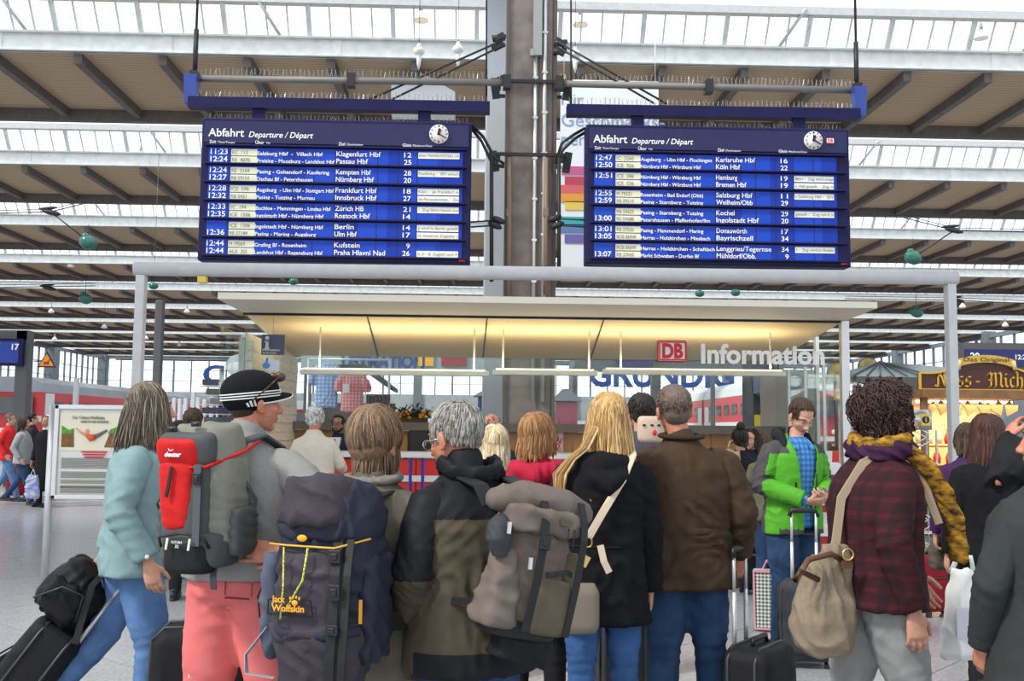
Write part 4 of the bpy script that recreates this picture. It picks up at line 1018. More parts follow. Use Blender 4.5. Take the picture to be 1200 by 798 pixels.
m = MB(); x = W(1095, 453, Yn).x-O.x; zq = W(1095, 452.5, Yn).z; k = .13*1.15
for ch in 'Nuss': g_, w_ = GL[ch]; blk(m, g_, x, zq, k, .2); x += w_*k*1.0
x = W(1143, 452, Yn).x-O.x
for ch in '-': g_, w_ = GL[ch]; blk(m, g_, x, zq, k, .2)
x = W(1157, 452, Yn).x-O.x
for ch in 'Mich': g_, w_ = GL[ch]; blk(m, g_, x, zq, k, .2); x += w_*k*1.0
m.build('blackletter_lettering', gold_l, sgn_o, kind='stuff')
q0 = W(1121, 430, Yn); q1 = W(1187, 430, Yn); hb = W(1154, 420, Yn).z-W(1154, 431, Yn).z
m = MB(); N_ = 12; vs = []; fs = []
for i in range(N_+1):
    u = i/N_; x_ = q0.x-O.x+(q1.x-q0.x)*u; z_ = q0.z-.0+.07*(1-(2*u-1)**2)
    vs += [(x_, -.05, z_), (x_, -.05, z_+hb*.8), (x_, -.02, z_+hb*.8), (x_, -.02, z_)]
for i in range(N_):
    for j in range(4): fs.append((i*4+j, i*4+(j+1) % 4, i*4+4+(j+1) % 4, i*4+4+j))
fs += [(3, 2, 1, 0), (N_*4, N_*4+1, N_*4+2, N_*4+3)]
m.add(vs, fs, None, False)
m.build('banner_ribbon', gold_b, sgn_o)
for sx, xx in ((-1, q0.x-O.x), (1, q1.x-O.x)): m = MB(); m.tube([(xx, -.06, q0.z-.04), (xx-sx*.02, -.06, q0.z+hb*.7)], [.03, .03], 8); m.build('scroll_end', mat('scroll_cream', (.75, .6, .3), .5), sgn_o)
m = MB(); m.text('Das Original', hb*.42, Matrix.Translation(((q0.x+q1.x)/2-O.x, -.056, q0.z+.085)), align='CENTER', width=(q1.x-q0.x)*.8); m.build('lettering', sg_m, sgn_o, kind='stuff')
# stall body
wood_d = mat('stall_wood', (.25, .13, .05), .6, noise=.2, nscale=5)
m = MB(); m.box((L/2, .55, zb0-.0), (L, 1.3, .12)); m.build('canopy_floor', wood_d, st)
warm_w = mat('stall_interior', (.7, .45, .2), .6, noise=.2, nscale=4)
m = MB(); m.box((L/2, 1.7, zb0/2), (L, .06, zb0)); m.build('back_wall', warm_w, st)
for x_ in (.1, L*.27, L-.1): m = MB(); m.box((x_, .1, zb0/2), (.09, .09, zb0)); m.build('post', wood_d, st)
zsh = W(1120, 562, Yn).z
m = MB(); m.box((L/2, .15, zsh-.15), (L, .8, .06)); m.build('counter', wood_d, st)
m = MB(); m.box((L/2, -.2, (zsh-.2)/2), (L, .05, zsh-.2)); m.build('front_board', mat('stall_front', (.05, .03, .03), .5), st)
rd = random.Random(21)
gl_ = bpy.data.lights.new('stall_lamp', 'AREA'); gl_.energy = 60; gl_.size = 1.5; gl_.color = (1, .8, .5)
go = bpy.data.objects.new('stall_lamp', gl_); COL.objects.link(go); go.parent = st; go.location = (L/2, .7, zb0-.15)
m = MB(); m.box((L/2, .7, zb0-.1), (1.5, .1, .04)); m.build('tube_lamp', mat('stall_tube', (1, .85, .6), .4, emit=3), st)
bagred = mat('bag_red', (.75, .05, .03), .35, noise=.3, nscale=20); bag2 = mat('bag_clear', (.75, .55, .35), .3, noise=.4, nscale=25)
for i in range(30):      # hanging and standing bags of nuts
    x_ = .12+(i % 10)*.17+rd.uniform(-.03, .03); row = i//10
    z_ = (zsh+.02, zsh+.32, zsh+.62)[row]; m = MB()
    m.stack([(0, .055, .04, 0, 0), (.09, .065, .045, 0, 0), (.16, .04, .03, 0, 0), (.19, .012, .012, 0, 0), (.23, .035, .02, 0, 0)], 10)
    o = m.build('nut_bag', bagred if rd.random() < .65 else bag2, loc=(O.x+x_, Yn+.2+row*.3, z_-.1)); tag(o, 'tied nut bag, %s from the left on the %s shelf of the stall' % (ORD[i % 10], ('lower', 'middle', 'upper')[row]), 'bag', 'nut bags on the stall')
for row in (1, 2): m = MB(); m.box((L/2, .2+row*.3, zsh-.12+.3*row), (L-.2, .26, .03)); m.build('shelf', wood_d, st)
for i in range(7):      # hanging gingerbread
    x_ = .25+i*.21; m = MB(); z_ = W(1130, 478, Yn).z
    m.prism([(0, -.12), (.1, .02), (.07, .1), (0, .06), (-.07, .1), (-.1, .02)], -.02, .02, Matrix.Rotation(.5*math.sin(i*2.3), 4, 'Y')); m.tube([(0, 0, .06), (0, 0, zb0-z_-.02)], .004, 4)
    o = m.build('gingerbread_heart', mat('gingerbread', (.4, .2, .08), .6), loc=(O.x+x_, Yn+.25, z_)); tag(o, 'gingerbread heart hanging under the stall roof, %s from the left' % ORD[i], 'gingerbread', 'gingerbread hearts')
# grey tent roof left of the sign
a = W(1000, 441, 18); b = W(1110, 441, 18); t_ = W(1049, 421, 18)
r = empty('market_tent', ((a.x+b.x)/2, 18, 0), 0, 'market tent with slate-grey hipped fabric roof left of the nut stall', 'tent')
w_ = (b.x-a.x)/2; xm = t_.x-(a.x+b.x)/2
m = MB(); V = [(-w_, 0, a.z), (w_, 0, a.z), (w_, 3, a.z), (-w_, 3, a.z), (xm, .7, t_.z), (xm+.5, 2.0, t_.z+.0), (w_, .1, t_.z-.12), (-w_, .1, a.z+.12)]
m.add(V, [(0, 1, 4), (1, 6, 4), (6, 2, 5, 4), (2, 3, 5), (3, 7, 4, 5), (7, 0, 4), (0, 3, 2, 1), (1, 2, 6), (0, 7, 3)], None, False)
m.build('roof', mat('tent_slate', (.16, .2, .22), .5, noise=.12, nscale=2), r)
for k in range(7):
    x_ = -w_+k*w_/3.5; m = MB(); m.bar((x_, -.01, a.z+.02), (xm, .69, t_.z+.01), .02, .02); m.build('seam', mat('tent_seam', (.07, .09, .1), .6), r)
for x_, nm in ((W(1067, 470, 18).x-(a.x+b.x)/2, 1), (-w_+.1, 2), (w_-.1, 3)): m = MB(); m.box((x_, .1, a.z/2), (.27 if nm == 1 else .08, .2, a.z)); m.build('post', dark_frame, r)
# gold kiosk signs
for i, (x, y0, y1, Y, lb) in enumerate(((982, 427, 446, 15, 'arched gold kiosk sign just right of the booth corner'), (1018, 420, 440, 18.8, 'arched gold kiosk sign above the curly-haired woman'))):
    a = W(x-11, y1, Y); b = W(x+11, y1, Y); t_ = W(x, y0, Y); w_ = (b.x-a.x)/2
    r = empty('kiosk_sign', ((a.x+b.x)/2, Y, 0), 0, lb, 'sign')
    o_ = [(-w_, a.z), (w_, a.z)]+[(w_*math.cos(q*PI/10), a.z+(t_.z-a.z)*(.5+.5*math.sin(q*PI/10))) for q in range(11)]
    m = MB(); m.prism(o_, 0, .06); m.build('panel', mat('kiosk_gold', (.45, .33, .12), .5, noise=.3, nscale=12), r)
    m = MB(); m.prism([(p[0]*1.08, p[1]+(.02 if p[1] > a.z+.05 else -.02)) for p in o_], .01, .05); m.build('rim', mat('kiosk_rim', (.2, .18, .12), .5), r)
    m = MB(); m.box((0, .03, a.z/2), (.08, .08, a.z)); m.build('post', dark_frame, r)
    if i == 0:
        m = MB(); m.box((0, .4, 1.7), (.75, .5, .9)); m.box((0, .4, 2.25), (.85, .6, .04)); m.build('glass_case', glass, r)
        m = MB(); m.box((0, .4, .65), (.8, .55, 1.3)); m.build('cabinet', mat('cab_dark', (.06, .07, .06), .5), r)
X, Z, w_, h_ = px_rect(977, 455, 990, 469, 14.2)
r = empty('orange_arrow_sign', (X, 14.2, 0), 0, 'small orange square sign with black arrow right of the booth post', 'sign')
m = MB(); m.box((0, 0, Z), (w_, .03, h_)); m.build('panel', mat('sign_orange', (.85, .42, .02), .5), r)
m = MB(); m.tube([(-.03, -.02, Z-.03), (-.03, -.02, Z+.03), (.01, -.02, Z+.04), (.03, -.02, Z+.01), (.01, -.02, Z-.02)], .011, 6); m.build('arrow', black_p, r)
m = MB(); m.tube([(0, .03, 0), (0, .03, Z)], .015, 6); m.build('post', alu, r)
# info totem with truss
Yt = 12.6
X, Z, w_, h_ = px_rect(1062, 480, 1090, 504, Yt)
r = empty('info_totem', (X, Yt, 0), 0, 'brushed steel info totem with yellow i panel on a truss stand', 'totem')
m = MB(); m.tube([(0, 0, Z-h_/2), (0, 0, Z+h_/2)], [.16, .16], 20); m.build('drum', steel, r)
m = MB(); m.box((.02, -.16, Z), (.11, .02, .14)); pnl = m.build('yellow_panel', mat('info_yellow', (.85, .6, .02), .5), r)
m = MB(); m.tube([(.02, -.171, Z), (.02, -.178, Z)], [.045, .045], 18); m.build('blue_disc', nav, pnl)
m = MB(); m.box((.02, -.181, Z-.01), (.014, .004, .04)); m.ell((.02, -.181, Z+.025), (.008, .003, .008), None, 8); m.build('letter', mat('info_yellow2', (.85, .6, .02), .5), pnl)
for sx in (-.16, .16):
    for sy in (-.14, .14): m = MB(); m.tube([(sx, sy, 0), (sx, sy, Z-h_/2)], .014, 6); m.build('truss_tube', alu, r)
m = MB(); zz = .1
for i in range(9):
    z1 = zz+i*.17
    for sy in (-.14, .14): m.bar((-.16 if i % 2 else .16, sy, z1), (.16 if i % 2 else -.16, sy, z1+.17), .012, .012)
for z_ in (.3, .72, 1.15): m.box((0, 0, z_), (.33, .3, .015))
m.build('truss_braces', alu, r, kind='stuff')

# ================================================================ LEFT: notice board
Yp = 9.35
f = G(58, 688); Yp = f.y
a = W(66, 474, Yp); b = W(192, 474, Yp); c_ = W(66, 585, Yp)
r = empty('notice_board', ((a.x+b.x)/2, Yp, 0), 0, 'free-standing aluminium framed notice board with poster at left', 'notice board')
OX = (a.x+b.x)/2; w_ = b.x-a.x; zt_, zb_ = a.z, c_.z
for s_ in (-1, 1): m = MB(); m.tube([(s_*(w_/2+.03), 0, 0), (s_*(w_/2+.03), 0, zt_+.0)], [.034, .034], 14); m.build('post', alu, r)
m = MB(); m.box((0, 0, (zt_+zb_)/2), (w_, .03, zt_-zb_)); m.build('backing', white_lam, r)
fw = .045
for (cx_, cz_, sx_, sz_) in ((0, zt_-fw/2, w_, fw), (0, zb_+fw/2, w_, fw), (-w_/2+fw/2, (zt_+zb_)/2, fw, zt_-zb_), (w_/2-fw/2, (zt_+zb_)/2, fw, zt_-zb_)):
    m = MB(); m.box((cx_, -.02, cz_), (sx_, .04, sz_)); m.build('frame_profile', alu, r, bevel=.008)
pz = lambda y: W(100, y, Yp).z
pxx = lambda x: W(x, 500, Yp).x-OX
ph = MB(); ph.box((0, -.02, (pz(484)+pz(528))/2), (w_-.1, .006, pz(484)-pz(528))); pn = ph.build('poster_picture', mat('poster_cream', (.78, .74, .58), .6), r)
gr = MB(); gr.prism([(pxx(74), pz(524)), (pxx(89), pz(524)), (pxx(88), pz(507)), (pxx(74), pz(508))], -.028, -.024); gr.build('earth_print', mat('earth_brown', (.2, .1, .04), .7, noise=.3, nscale=30), pn)
gr = MB(); gr.prism([(pxx(74), pz(508)), (pxx(88), pz(508)), (pxx(88), pz(502)), (pxx(82), pz(504)), (pxx(74), pz(499))], -.03, -.024); gr.build('grass_print', mat('grass_green', (.1, .3, .03), .7, noise=.3, nscale=30), pn)
gr = MB(); gr.prism([(pxx(124), pz(524)), (pxx(140), pz(524)), (pxx(140), pz(506)), (pxx(130), pz(508))], -.028, -.024); gr.build('earth_print', MATS['earth_brown'], pn)
gr = MB(); gr.prism([(pxx(128), pz(508)), (pxx(140), pz(506)), (pxx(140), pz(499)), (pxx(131), pz(503))], -.03, -.024); gr.build('grass_print', MATS['grass_green'], pn)
tb = lambda x, y: (pxx(x), -.03, pz(y))
m = MB(); m.tube([tb(104, 510), tb(108, 513), tb(113, 512)], [.02, .034, .03], 8); m.build('figure_shirt', mat('fig_orange', (.7, .12, .03), .6), pn)
m = MB(); m.tube([tb(113, 512), tb(120, 508), tb(127, 504)], [.022, .016, .01], 8); m.build('figure_trousers', mat('fig_grey', (.15, .15, .16), .6), pn)
m = MB(); m.tube([tb(104, 510), tb(97, 507), tb(91, 502)], [.012, .009, .006], 8); m.ell(tb(104, 505), (.018, .008, .02), None, 10); m.build('figure_skin', mat('fig_skin', (.7, .35, .2), .6), pn)
m = MB(); m.text('Der Otting-Weilheim', .028, Matrix.Translation(tb(86, 491)), bold=.02, width=.3); m.text('müssen wir etwas überbrücken', .028, Matrix.Translation(tb(96, 495.5)), bold=.02, width=.26); m.build('headline', grey_txt, pn, kind='stuff')
m = MB()
for q_ in range(3): m.box((pxx(113), -.03, pz(529.5+q_*3)), (.24-.03*q_, .004, .013))
m.build('red_notice', red_m, pn, kind='stuff')
m = MB()
for i in range(26):
    y = 537+i*1.6
    if i in (8, 9, 15, 19): continue
    L_ = rd.uniform(.75, .98)*(w_-.16); m.box((-(w_-.16-L_)/2, -.022, pz(y)), (L_, .004, .006))
m.box((0, -.022, pz(571)), (w_-.16, .004, .012))
m.build('small_print', grey_txt, r, kind='stuff')
# ================================================================ PEOPLE: library
skins = {'fair': mat('skin_fair', (.56, .29, .2), .5, noise=.1, nscale=30), 'tan': mat('skin_tan', (.36, .2, .12), .5, noise=.08, nscale=30), 'ruddy': mat('skin_ruddy', (.55, .22, .14), .5, noise=.14, nscale=30)}
lip_m = mat('lips', (.4, .12, .1), .45); eye_w = mat('eye_white', (.5, .46, .43), .25); eye_d = mat('eye_dark', (.03, .02, .015), .2)
def hair_mats(nm, *cols):
    return [mat('hair_%s_%d' % (nm, i), c, .5, bump=.6, bscale=60, spec=.3, noise=.25, nscale=50, stretch=(2, 2, .35)) for i, c in enumerate(cols)]
def cloth(nm, col, rough=.9, noise=.12, bump=.35, bscale=45, nscale=14, **k):
    return mat('cloth_'+nm, col, rough, noise=noise*.7, nscale=nscale, bump=bump*.45, bscale=bscale*1.6, spec=.1, **k)
DJ = dict(hip=(0, 0, .93), waist=(0, 0, 1.07), chest=(0, 0, 1.28), neck=(0, -.015, 1.47), head=(0, .01, 1.63),
          shR=(.165, 0, 1.378), elR=(.235, -.03, 1.13), wrR=(.25, .04, .88), shL=(-.165, 0, 1.378), elL=(-.235, -.03, 1.13), wrL=(-.25, .04, .88),
          hpR=(.09, 0, .9), knR=(.1, .01, .5), anR=(.105, -.01, .09), hpL=(-.09, 0, .9), knL=(-.1, .01, .5), anL=(-.105, -.01, .09))
class Fig: pass
def interp(tab, z):
    if z <= tab[0][0]: return tab[0][1:]
    for a, b in zip(tab[:-1], tab[1:]):
        if z <= b[0]:
            u = (z-a[0])/(b[0]-a[0]); return tuple(a[i]*(1-u)+b[i]*u for i in range(1, len(a)))
    return tab[-1][1:]
def hand(m, w, d, n, side, curl=.35, spread=1.0, s=1.0):
    w = Vector(w); d = Vector(d).normalized(); n = Vector(n); n = (n-d*n.dot(d)).normalized(); t = d.cross(n).normalized()*side
    m.tube([w-d*.06, w-d*.01, w+d*.03*s, w+d*.065*s, w+d*.09*s], [(.026, .021), (.026, .019), (.036*s, .018), (.041*s, .016), (.038*s, .013)], 12, up=n, rnd=True)
    for i, (ln, of) in enumerate(((.85, .031), (1.0, .0105), (.94, -.0105), (.74, -.03))):
        p = w+d*(.085-.004*abs(i-1.2))*s+t*of*s; dd = (d+t*of*2.2*spread).normalized(); pts = [p-dd*.02, p]; c = curl*(.9+.12*i); a = c*.6
        for L in (.044, .028, .021):
            v = dd*math.cos(a)+n*math.sin(a); p = p+v*L*ln*s; pts.append(p); a += c
        m.tube(pts, [.0085*s, .0098*s, .009*s, .0082*s, .0072*s], 8, rnd=True)
    p = w+d*.025*s+t*.028*s+n*.006; v1 = (d*.65+t*.6+n*.35).normalized(); v2 = (d*.9+t*.22+n*.4).normalized()
    m.tube([p-v1*.015, p+v1*.035*s, p+v1*.035*s+v2*.03*s, p+v1*.035*s+v2*.052*s], [.015*s, .0125*s, .0108*s, .0085*s], 8, rnd=True)
def hand_on(f, side, key, n, curl=.35, dirv=None, s=1.0):
    f.hands.append((side, key, n, curl, dirv, s))
def make_head(far):
    m = MB()
    m.ell((0, -.012, .035), (.076, .096, .088), None, 24); m.ell((0, .02, -.02), (.066, .074, .082), None, 20); m.ell((0, .03, -.065), (.05, .052, .045), None, 16)
    m.ell((0, .066, -.092), (.026, .02, .018), None, 12)
    for s_ in (-1, 1):
        m.ell((s_*.034, .056, -.022), (.027, .028, .026), None, 12); m.ell((s_*.012, .099, -.032), (.009, .011, .008), None, 8)
        m.ell((s_*.08, -.006, -.008), (.0095, .02, .032), (0, s_*.12, s_*.25), 12); m.ell((s_*.078, -.0, -.03), (.009, .012, .014), None, 8)
        m.tube([(s_*.056, .056, .026), (s_*.032, .078, .03), (s_*.006, .087, .024)], [.008, .01, .009], 8, rnd=True)
    m.tube([(0, .088, .018), (0, .101, -.012), (0, .111, -.028)], [.0075, .0095, .0125], 8, rnd=True)
    m.tube([(-.023, .082, -.058), (0, .093, -.055), (.023, .082, -.058)], [.005, .0085, .005], 8, rnd=True)
    m.tube([(-.02, .081, -.064), (0, .091, -.067), (.02, .081, -.064)], [.005, .0085, .005], 8, rnd=True)
    me = remesh(m, .009 if far else .0052, 1 if far else 2)
    n = len(me.vertices); co = np.empty(n*3); me.vertices.foreach_get('co', co); co = co.reshape(-1, 3)
    for s_ in (-1, 1):
        d2 = ((co-np.array((s_*.031, .09, .007)))**2*np.array((1, .6, 2.2))).sum(1); co[:, 1] -= .013*np.exp(-d2/.00022)
    me.vertices.foreach_set('co', co.ravel()); me.update()
    def fn(c, nn):
        r = np.zeros(len(c)); lip = (np.abs(c[:, 0]) < .021) & (c[:, 1] > .083) & (np.abs(c[:, 2]+.061) < .0095); r[lip] = 1; return r
    paint(me, fn); me2 = me
    e = MB()
    for s_ in (-1, 1):
        e.ell((s_*.031, .072, .005), (.0115, .0125, .009), None, 12, 2); e.ell((s_*.031, .0805, .004), (.0056, .0052, .0056), None, 8, 3)
        e.tube([(s_*.017, .083, .012), (s_*.031, .088, .0165), (s_*.045, .08, .012)], [.0015, .0022, .0015], 6, 0)
        e.tube([(s_*.014, .09, .03), (s_*.033, .0885, .036), (s_*.053, .072, .031)], [.002, .0034, .0015], 6, 4)
    return me2, e.mesh('e')
_HD = {}
def append(bm, me, M):
    n0 = len(bm.verts); bm.from_mesh(me); bm.verts.ensure_lookup_table()
    bmesh.ops.transform(bm, matrix=M, verts=bm.verts[n0:])
def figure(x, y, rz, H, label, skin='fair', J=None, gx=1.0, gy=1.0, head_rot=(0, 0, 0), group=None, far=False, hands=(), brow=None, hs=1.0, sink=0):
    f = Fig(); f.J = {k: Vector(v) for k, v in DJ.items()}
    for k, v in (J or {}).items(): f.J[k] = Vector(v)
    f.gx, f.gy, f.far = gx, gy, far
    f.root = empty('person', (x, y, -sink), rz, label, 'person', group); k = H/1.75; f.root.scale = (k, k, k); f.k = k
    j = f.J
    f.sp = sorted([(j[a].z, j[a].x, j[a].y) for a in ('hip', 'waist', 'chest', 'neck')])
    cen = lambda z: interp(f.sp, z); f.cen = cen
    f.HM = Matrix.Translation(j['head']) @ Euler(tuple(math.radians(a) for a in head_rot), 'XYZ').to_matrix().to_4x4() @ Matrix.Scale(hs, 4)
    m = MB(); dz = j['neck'].z-1.47
    tab = [(.84, .1, .08), (.93, .125, .085), (1.06, .12, .08), (1.25, .14, .09), (1.38, .14, .085), (1.43, .12, .075), (1.46, .06, .06)]
    secs = []
    for z, a, b in tab:
        zz = .84+(z-.84)*(1+dz/(1.47-.84)); c = cen(zz); secs.append((zz, a*gx, b*gy, c[0], c[1]))
    m.stack(secs, 20)
    hl = f.HM @ Vector((0, -.022, -.05)); m.tube([j['neck']+Vector((0, 0, -.06)), j['neck'], hl], [.07*gx, .056, .054], 14, rnd=True)
    for s_ in 'RL':
        m.tube([j['sh'+s_], j['el'+s_], j['wr'+s_]], [.045, .038, .025], 10, rnd=True); m.tube([j['hp'+s_], j['kn'+s_], j['an'+s_]], [.075, .05, .036], 10, rnd=True)
        an = j['an'+s_]; m.tube([an+Vector((0, -.02, -.03)), an+Vector((0, .12, -.05))], [.034, .025], 8, rnd=True)
    body = remesh(m, .024 if far else .02, 2)
    bm = bmesh.new(); append(bm, body, Matrix.Identity(4))
    if far not in _HD: _HD[far] = make_head(far)
    for hme in _HD[far]: append(bm, hme, f.HM)
    if hands:
        hm = MB()
        for (s_, n, curl, dv, sz) in hands:
            w = j['wr'+s_]; d = Vector(dv) if dv else (w-j['el'+s_]); hand(hm, w, d, n, 1 if s_ == 'R' else -1, curl, 1.0, sz)
            m2 = hm
        append(bm, remesh(hm, .0075 if far else .0045, 1), Matrix.Identity(4))
    me = bpy.data.meshes.new('body'); bm.to_mesh(me); bm.free(); me.polygons.foreach_set('use_smooth', [True]*len(me.polygons))
    f.body = link('body', me, [skins[skin], lip_m, eye_w, eye_d, brow or mat('brow_brown', (.06, .035, .02), .8)], f.root)
    return f
def top(f, mt, name='jacket', hem=.8, secs=None, sl=(.078, .066, .052), gx=None, gy=None, cuff=1.0, vox=.0135, amp=1.0, collar=.0, seed=0, sleeves='RL', paintfn=None, extra=None, sm=4, front_open=None, hemw=1.0, grain=None):
    j = f.J; gx = gx or f.gx; gy = gy or f.gy; m = MB(); dz = j['neck'].z-1.47
    tab = secs or [(hem, .2*hemw, .14), (hem+.1, .198, .142), (1.02, .185, .136), (1.12, .182, .135), (1.26, .196, .138), (1.345, .188, .13), (1.395, .16, .115), (1.435, .118, .098), (1.465, .085, .082), (1.49, .068, .07)]
    S = []
    for q in tab:
        zz = .84+(q[0]-.84)*(1+dz/(1.47-.84)) if q[0] > .84 else q[0]; c = f.cen(zz); S.append((zz, q[1]*gx, q[2]*gy, c[0], c[1]))
    m.stack(S, 32, 2.25)
    if collar:
        n = j['neck']; hd = (f.HM @ Vector((0, -.022, -.09))); dd = (hd-n); dd.z = max(dd.z, .05); dd = dd.normalized()
        m.tube([n+Vector((0, 0, -.06)), n+dd*(.02), n+dd*(.02+collar)], [.09*gx, .078, .072], 18)
    SM = []
    for s_ in sleeves:
        a, b, c = j['sh'+s_], j['el'+s_], j['wr'+s_]; e = b+(c-b)*cuff; m2 = MB()
        sd = (1 if s_ == 'R' else -1)
        m.ell(a+Vector((-sd*.02, 0, -.005)), (sl[0]*.85, sl[0]*.9, sl[0]*.9), None, 14)
        i_ = Vector((-sd*.045, 0, .012))
        m2.tube([a+i_, a+Vector((0, 0, -.006)), a.lerp(b, .3), a.lerp(b, .65), b, b.lerp(e, .5), e], [sl[0]*.72, sl[0]*.96, sl[0]*.98, (sl[0]+sl[1])/2*.98, sl[1], (sl[1]+sl[2])/2, sl[2]], 18, rnd=False)
        m2.ell(a+i_*.6, (sl[0]*.82,)*3, None, 14)
        SM.append((s_, m2))
    if extra: extra(m)
    fo = []
    for s_ in sleeves:
        a, b, c = j['sh'+s_], j['el'+s_], j['wr'+s_]; ax = (c-a).normalized(); sd = (1 if s_ == 'R' else -1)
        fo += [(b, .1, (ax.x+.25*sd, ax.y, ax.z+.1), .05, .011*amp), (a.lerp(b, .5), .1, (ax.x, ax.y+.3, ax.z-.5), .07, .006*amp), (c, .09, ax, .04, .007*amp), (a+Vector((-sd*.05, -.05, -.1)), .12, (sd*.7, 0, .7), .06, .008*amp)]
    fo += [((0, -.1, 1.0), .28, (.35, 0, 1), .11, .009*amp), ((0, 0, .88), .25, (1, .4, .15), .12, .009*amp), ((0, -.1, 1.25), .25, (.8, 0, .5), .16, .006*amp)]
    me = remesh(m, .022 if f.far else vox, sm if not f.far else 2, fo, name, seed)
    mts = mt if isinstance(mt, (list, tuple)) else [mt]
    if paintfn: paint(me, paintfn)
    if front_open:
        bm = bmesh.new(); bm.from_mesh(me); bm.normal_update()
        kill = [q for q in bm.faces if front_open(q.calc_center_median(), q.normal)]
        bmesh.ops.delete(bm, geom=kill, context='FACES'); bm.to_mesh(me); bm.free()
    o = link(name, me, mts, f.root)
    for s_, m2 in SM:
        me2 = remesh(m2, .022 if f.far else vox, 3 if not f.far else 2, fo, 'sleeve', seed)
        if paintfn: paint(me2, paintfn)
        link('sleeve', me2, mts, o)
    if front_open:
        sd = o.modifiers.new('s', 'SOLIDIFY'); sd.thickness = .008; sd.offset = -1
    return o
def trousers(f, mt, r=(.1, .088, .07, .062, .06), topz=1.02, amp=1.0, seed=3, name='trousers', gx=None, seat=1.0, hemz=0):
    j = f.J; m = MB(); gx = gx or f.gx; c0 = f.cen(.9); c1 = f.cen(topz)
    m.stack([(.86, .13*gx, .1*seat, c0[0], c0[1]-.005), (.9, .172*gx, .125*seat, c0[0], c0[1]-.01), (.96, .172*gx, .122*seat, c0[0], c0[1]-.008), (topz, .15*gx, .108, c1[0], c1[1])], 26, 2.2)
    fo = []
    for s_ in 'RL':
        a, b, c = j['hp'+s_], j['kn'+s_], j['an'+s_]; c = c+Vector((0, 0, -.02+hemz))
        m.tube([a+Vector((0, 0, .03)), a.lerp(b, .3), a.lerp(b, .7), b, b.lerp(c, .4), c], [r[0]*gx, r[0]*gx*.97, r[1]*gx, r[2], r[3], r[4]], 18)
        m.ell(b, r[2], None, 12)
        ax = (b-a).normalized(); a2 = (c-b).normalized()
        fo += [(b, .12, (ax.x+.2, ax.y, ax.z), .055, .010*amp), (c+Vector((0, 0, .08)), .1, a2, .045, .009*amp), (a.lerp(b, .25), .13, (.5, .2, -.8), .08, .008*amp), (a.lerp(b, .6), .16, (.8, 0, .6), .1, .005*amp)]
    fo += [((0, -.1, .86), .12, (.3, 0, 1), .06, .007*amp)]
    me = remesh(m, .024 if f.far else .0145, 3, fo, name, seed); return link(name, me, mt, f.root)
def shoes(f, mt, sole=None):
    for s_ in 'RL':
        a = f.J['an'+s_]; k = f.J['kn'+s_]; z0 = a.z-.09; m = MB()
        m.tube([(a.x, a.y-.07, z0+.05), (a.x, a.y, z0+.055), (a.x, a.y+.08, z0+.05), (a.x, a.y+.17, z0+.035)], [(.034, .04), (.04, .048), (.045, .038), (.036, .024)], 14, up=(0, 0, 1), rnd=True)
        m.tube([(a.x, a.y-.02, z0+.05), (a.x, a.y-.01, z0+.12)], [.045, .043], 12)
        o = link('shoe', remesh(m, .01, 2), mt, f.root)
        m = MB(); m.stack([(z0+.004, .042, .14, a.x, a.y+.045, 2.6), (z0+.028, .044, .143, a.x, a.y+.045, 2.6)], 20); m.build('sole', sole or black_p, o)
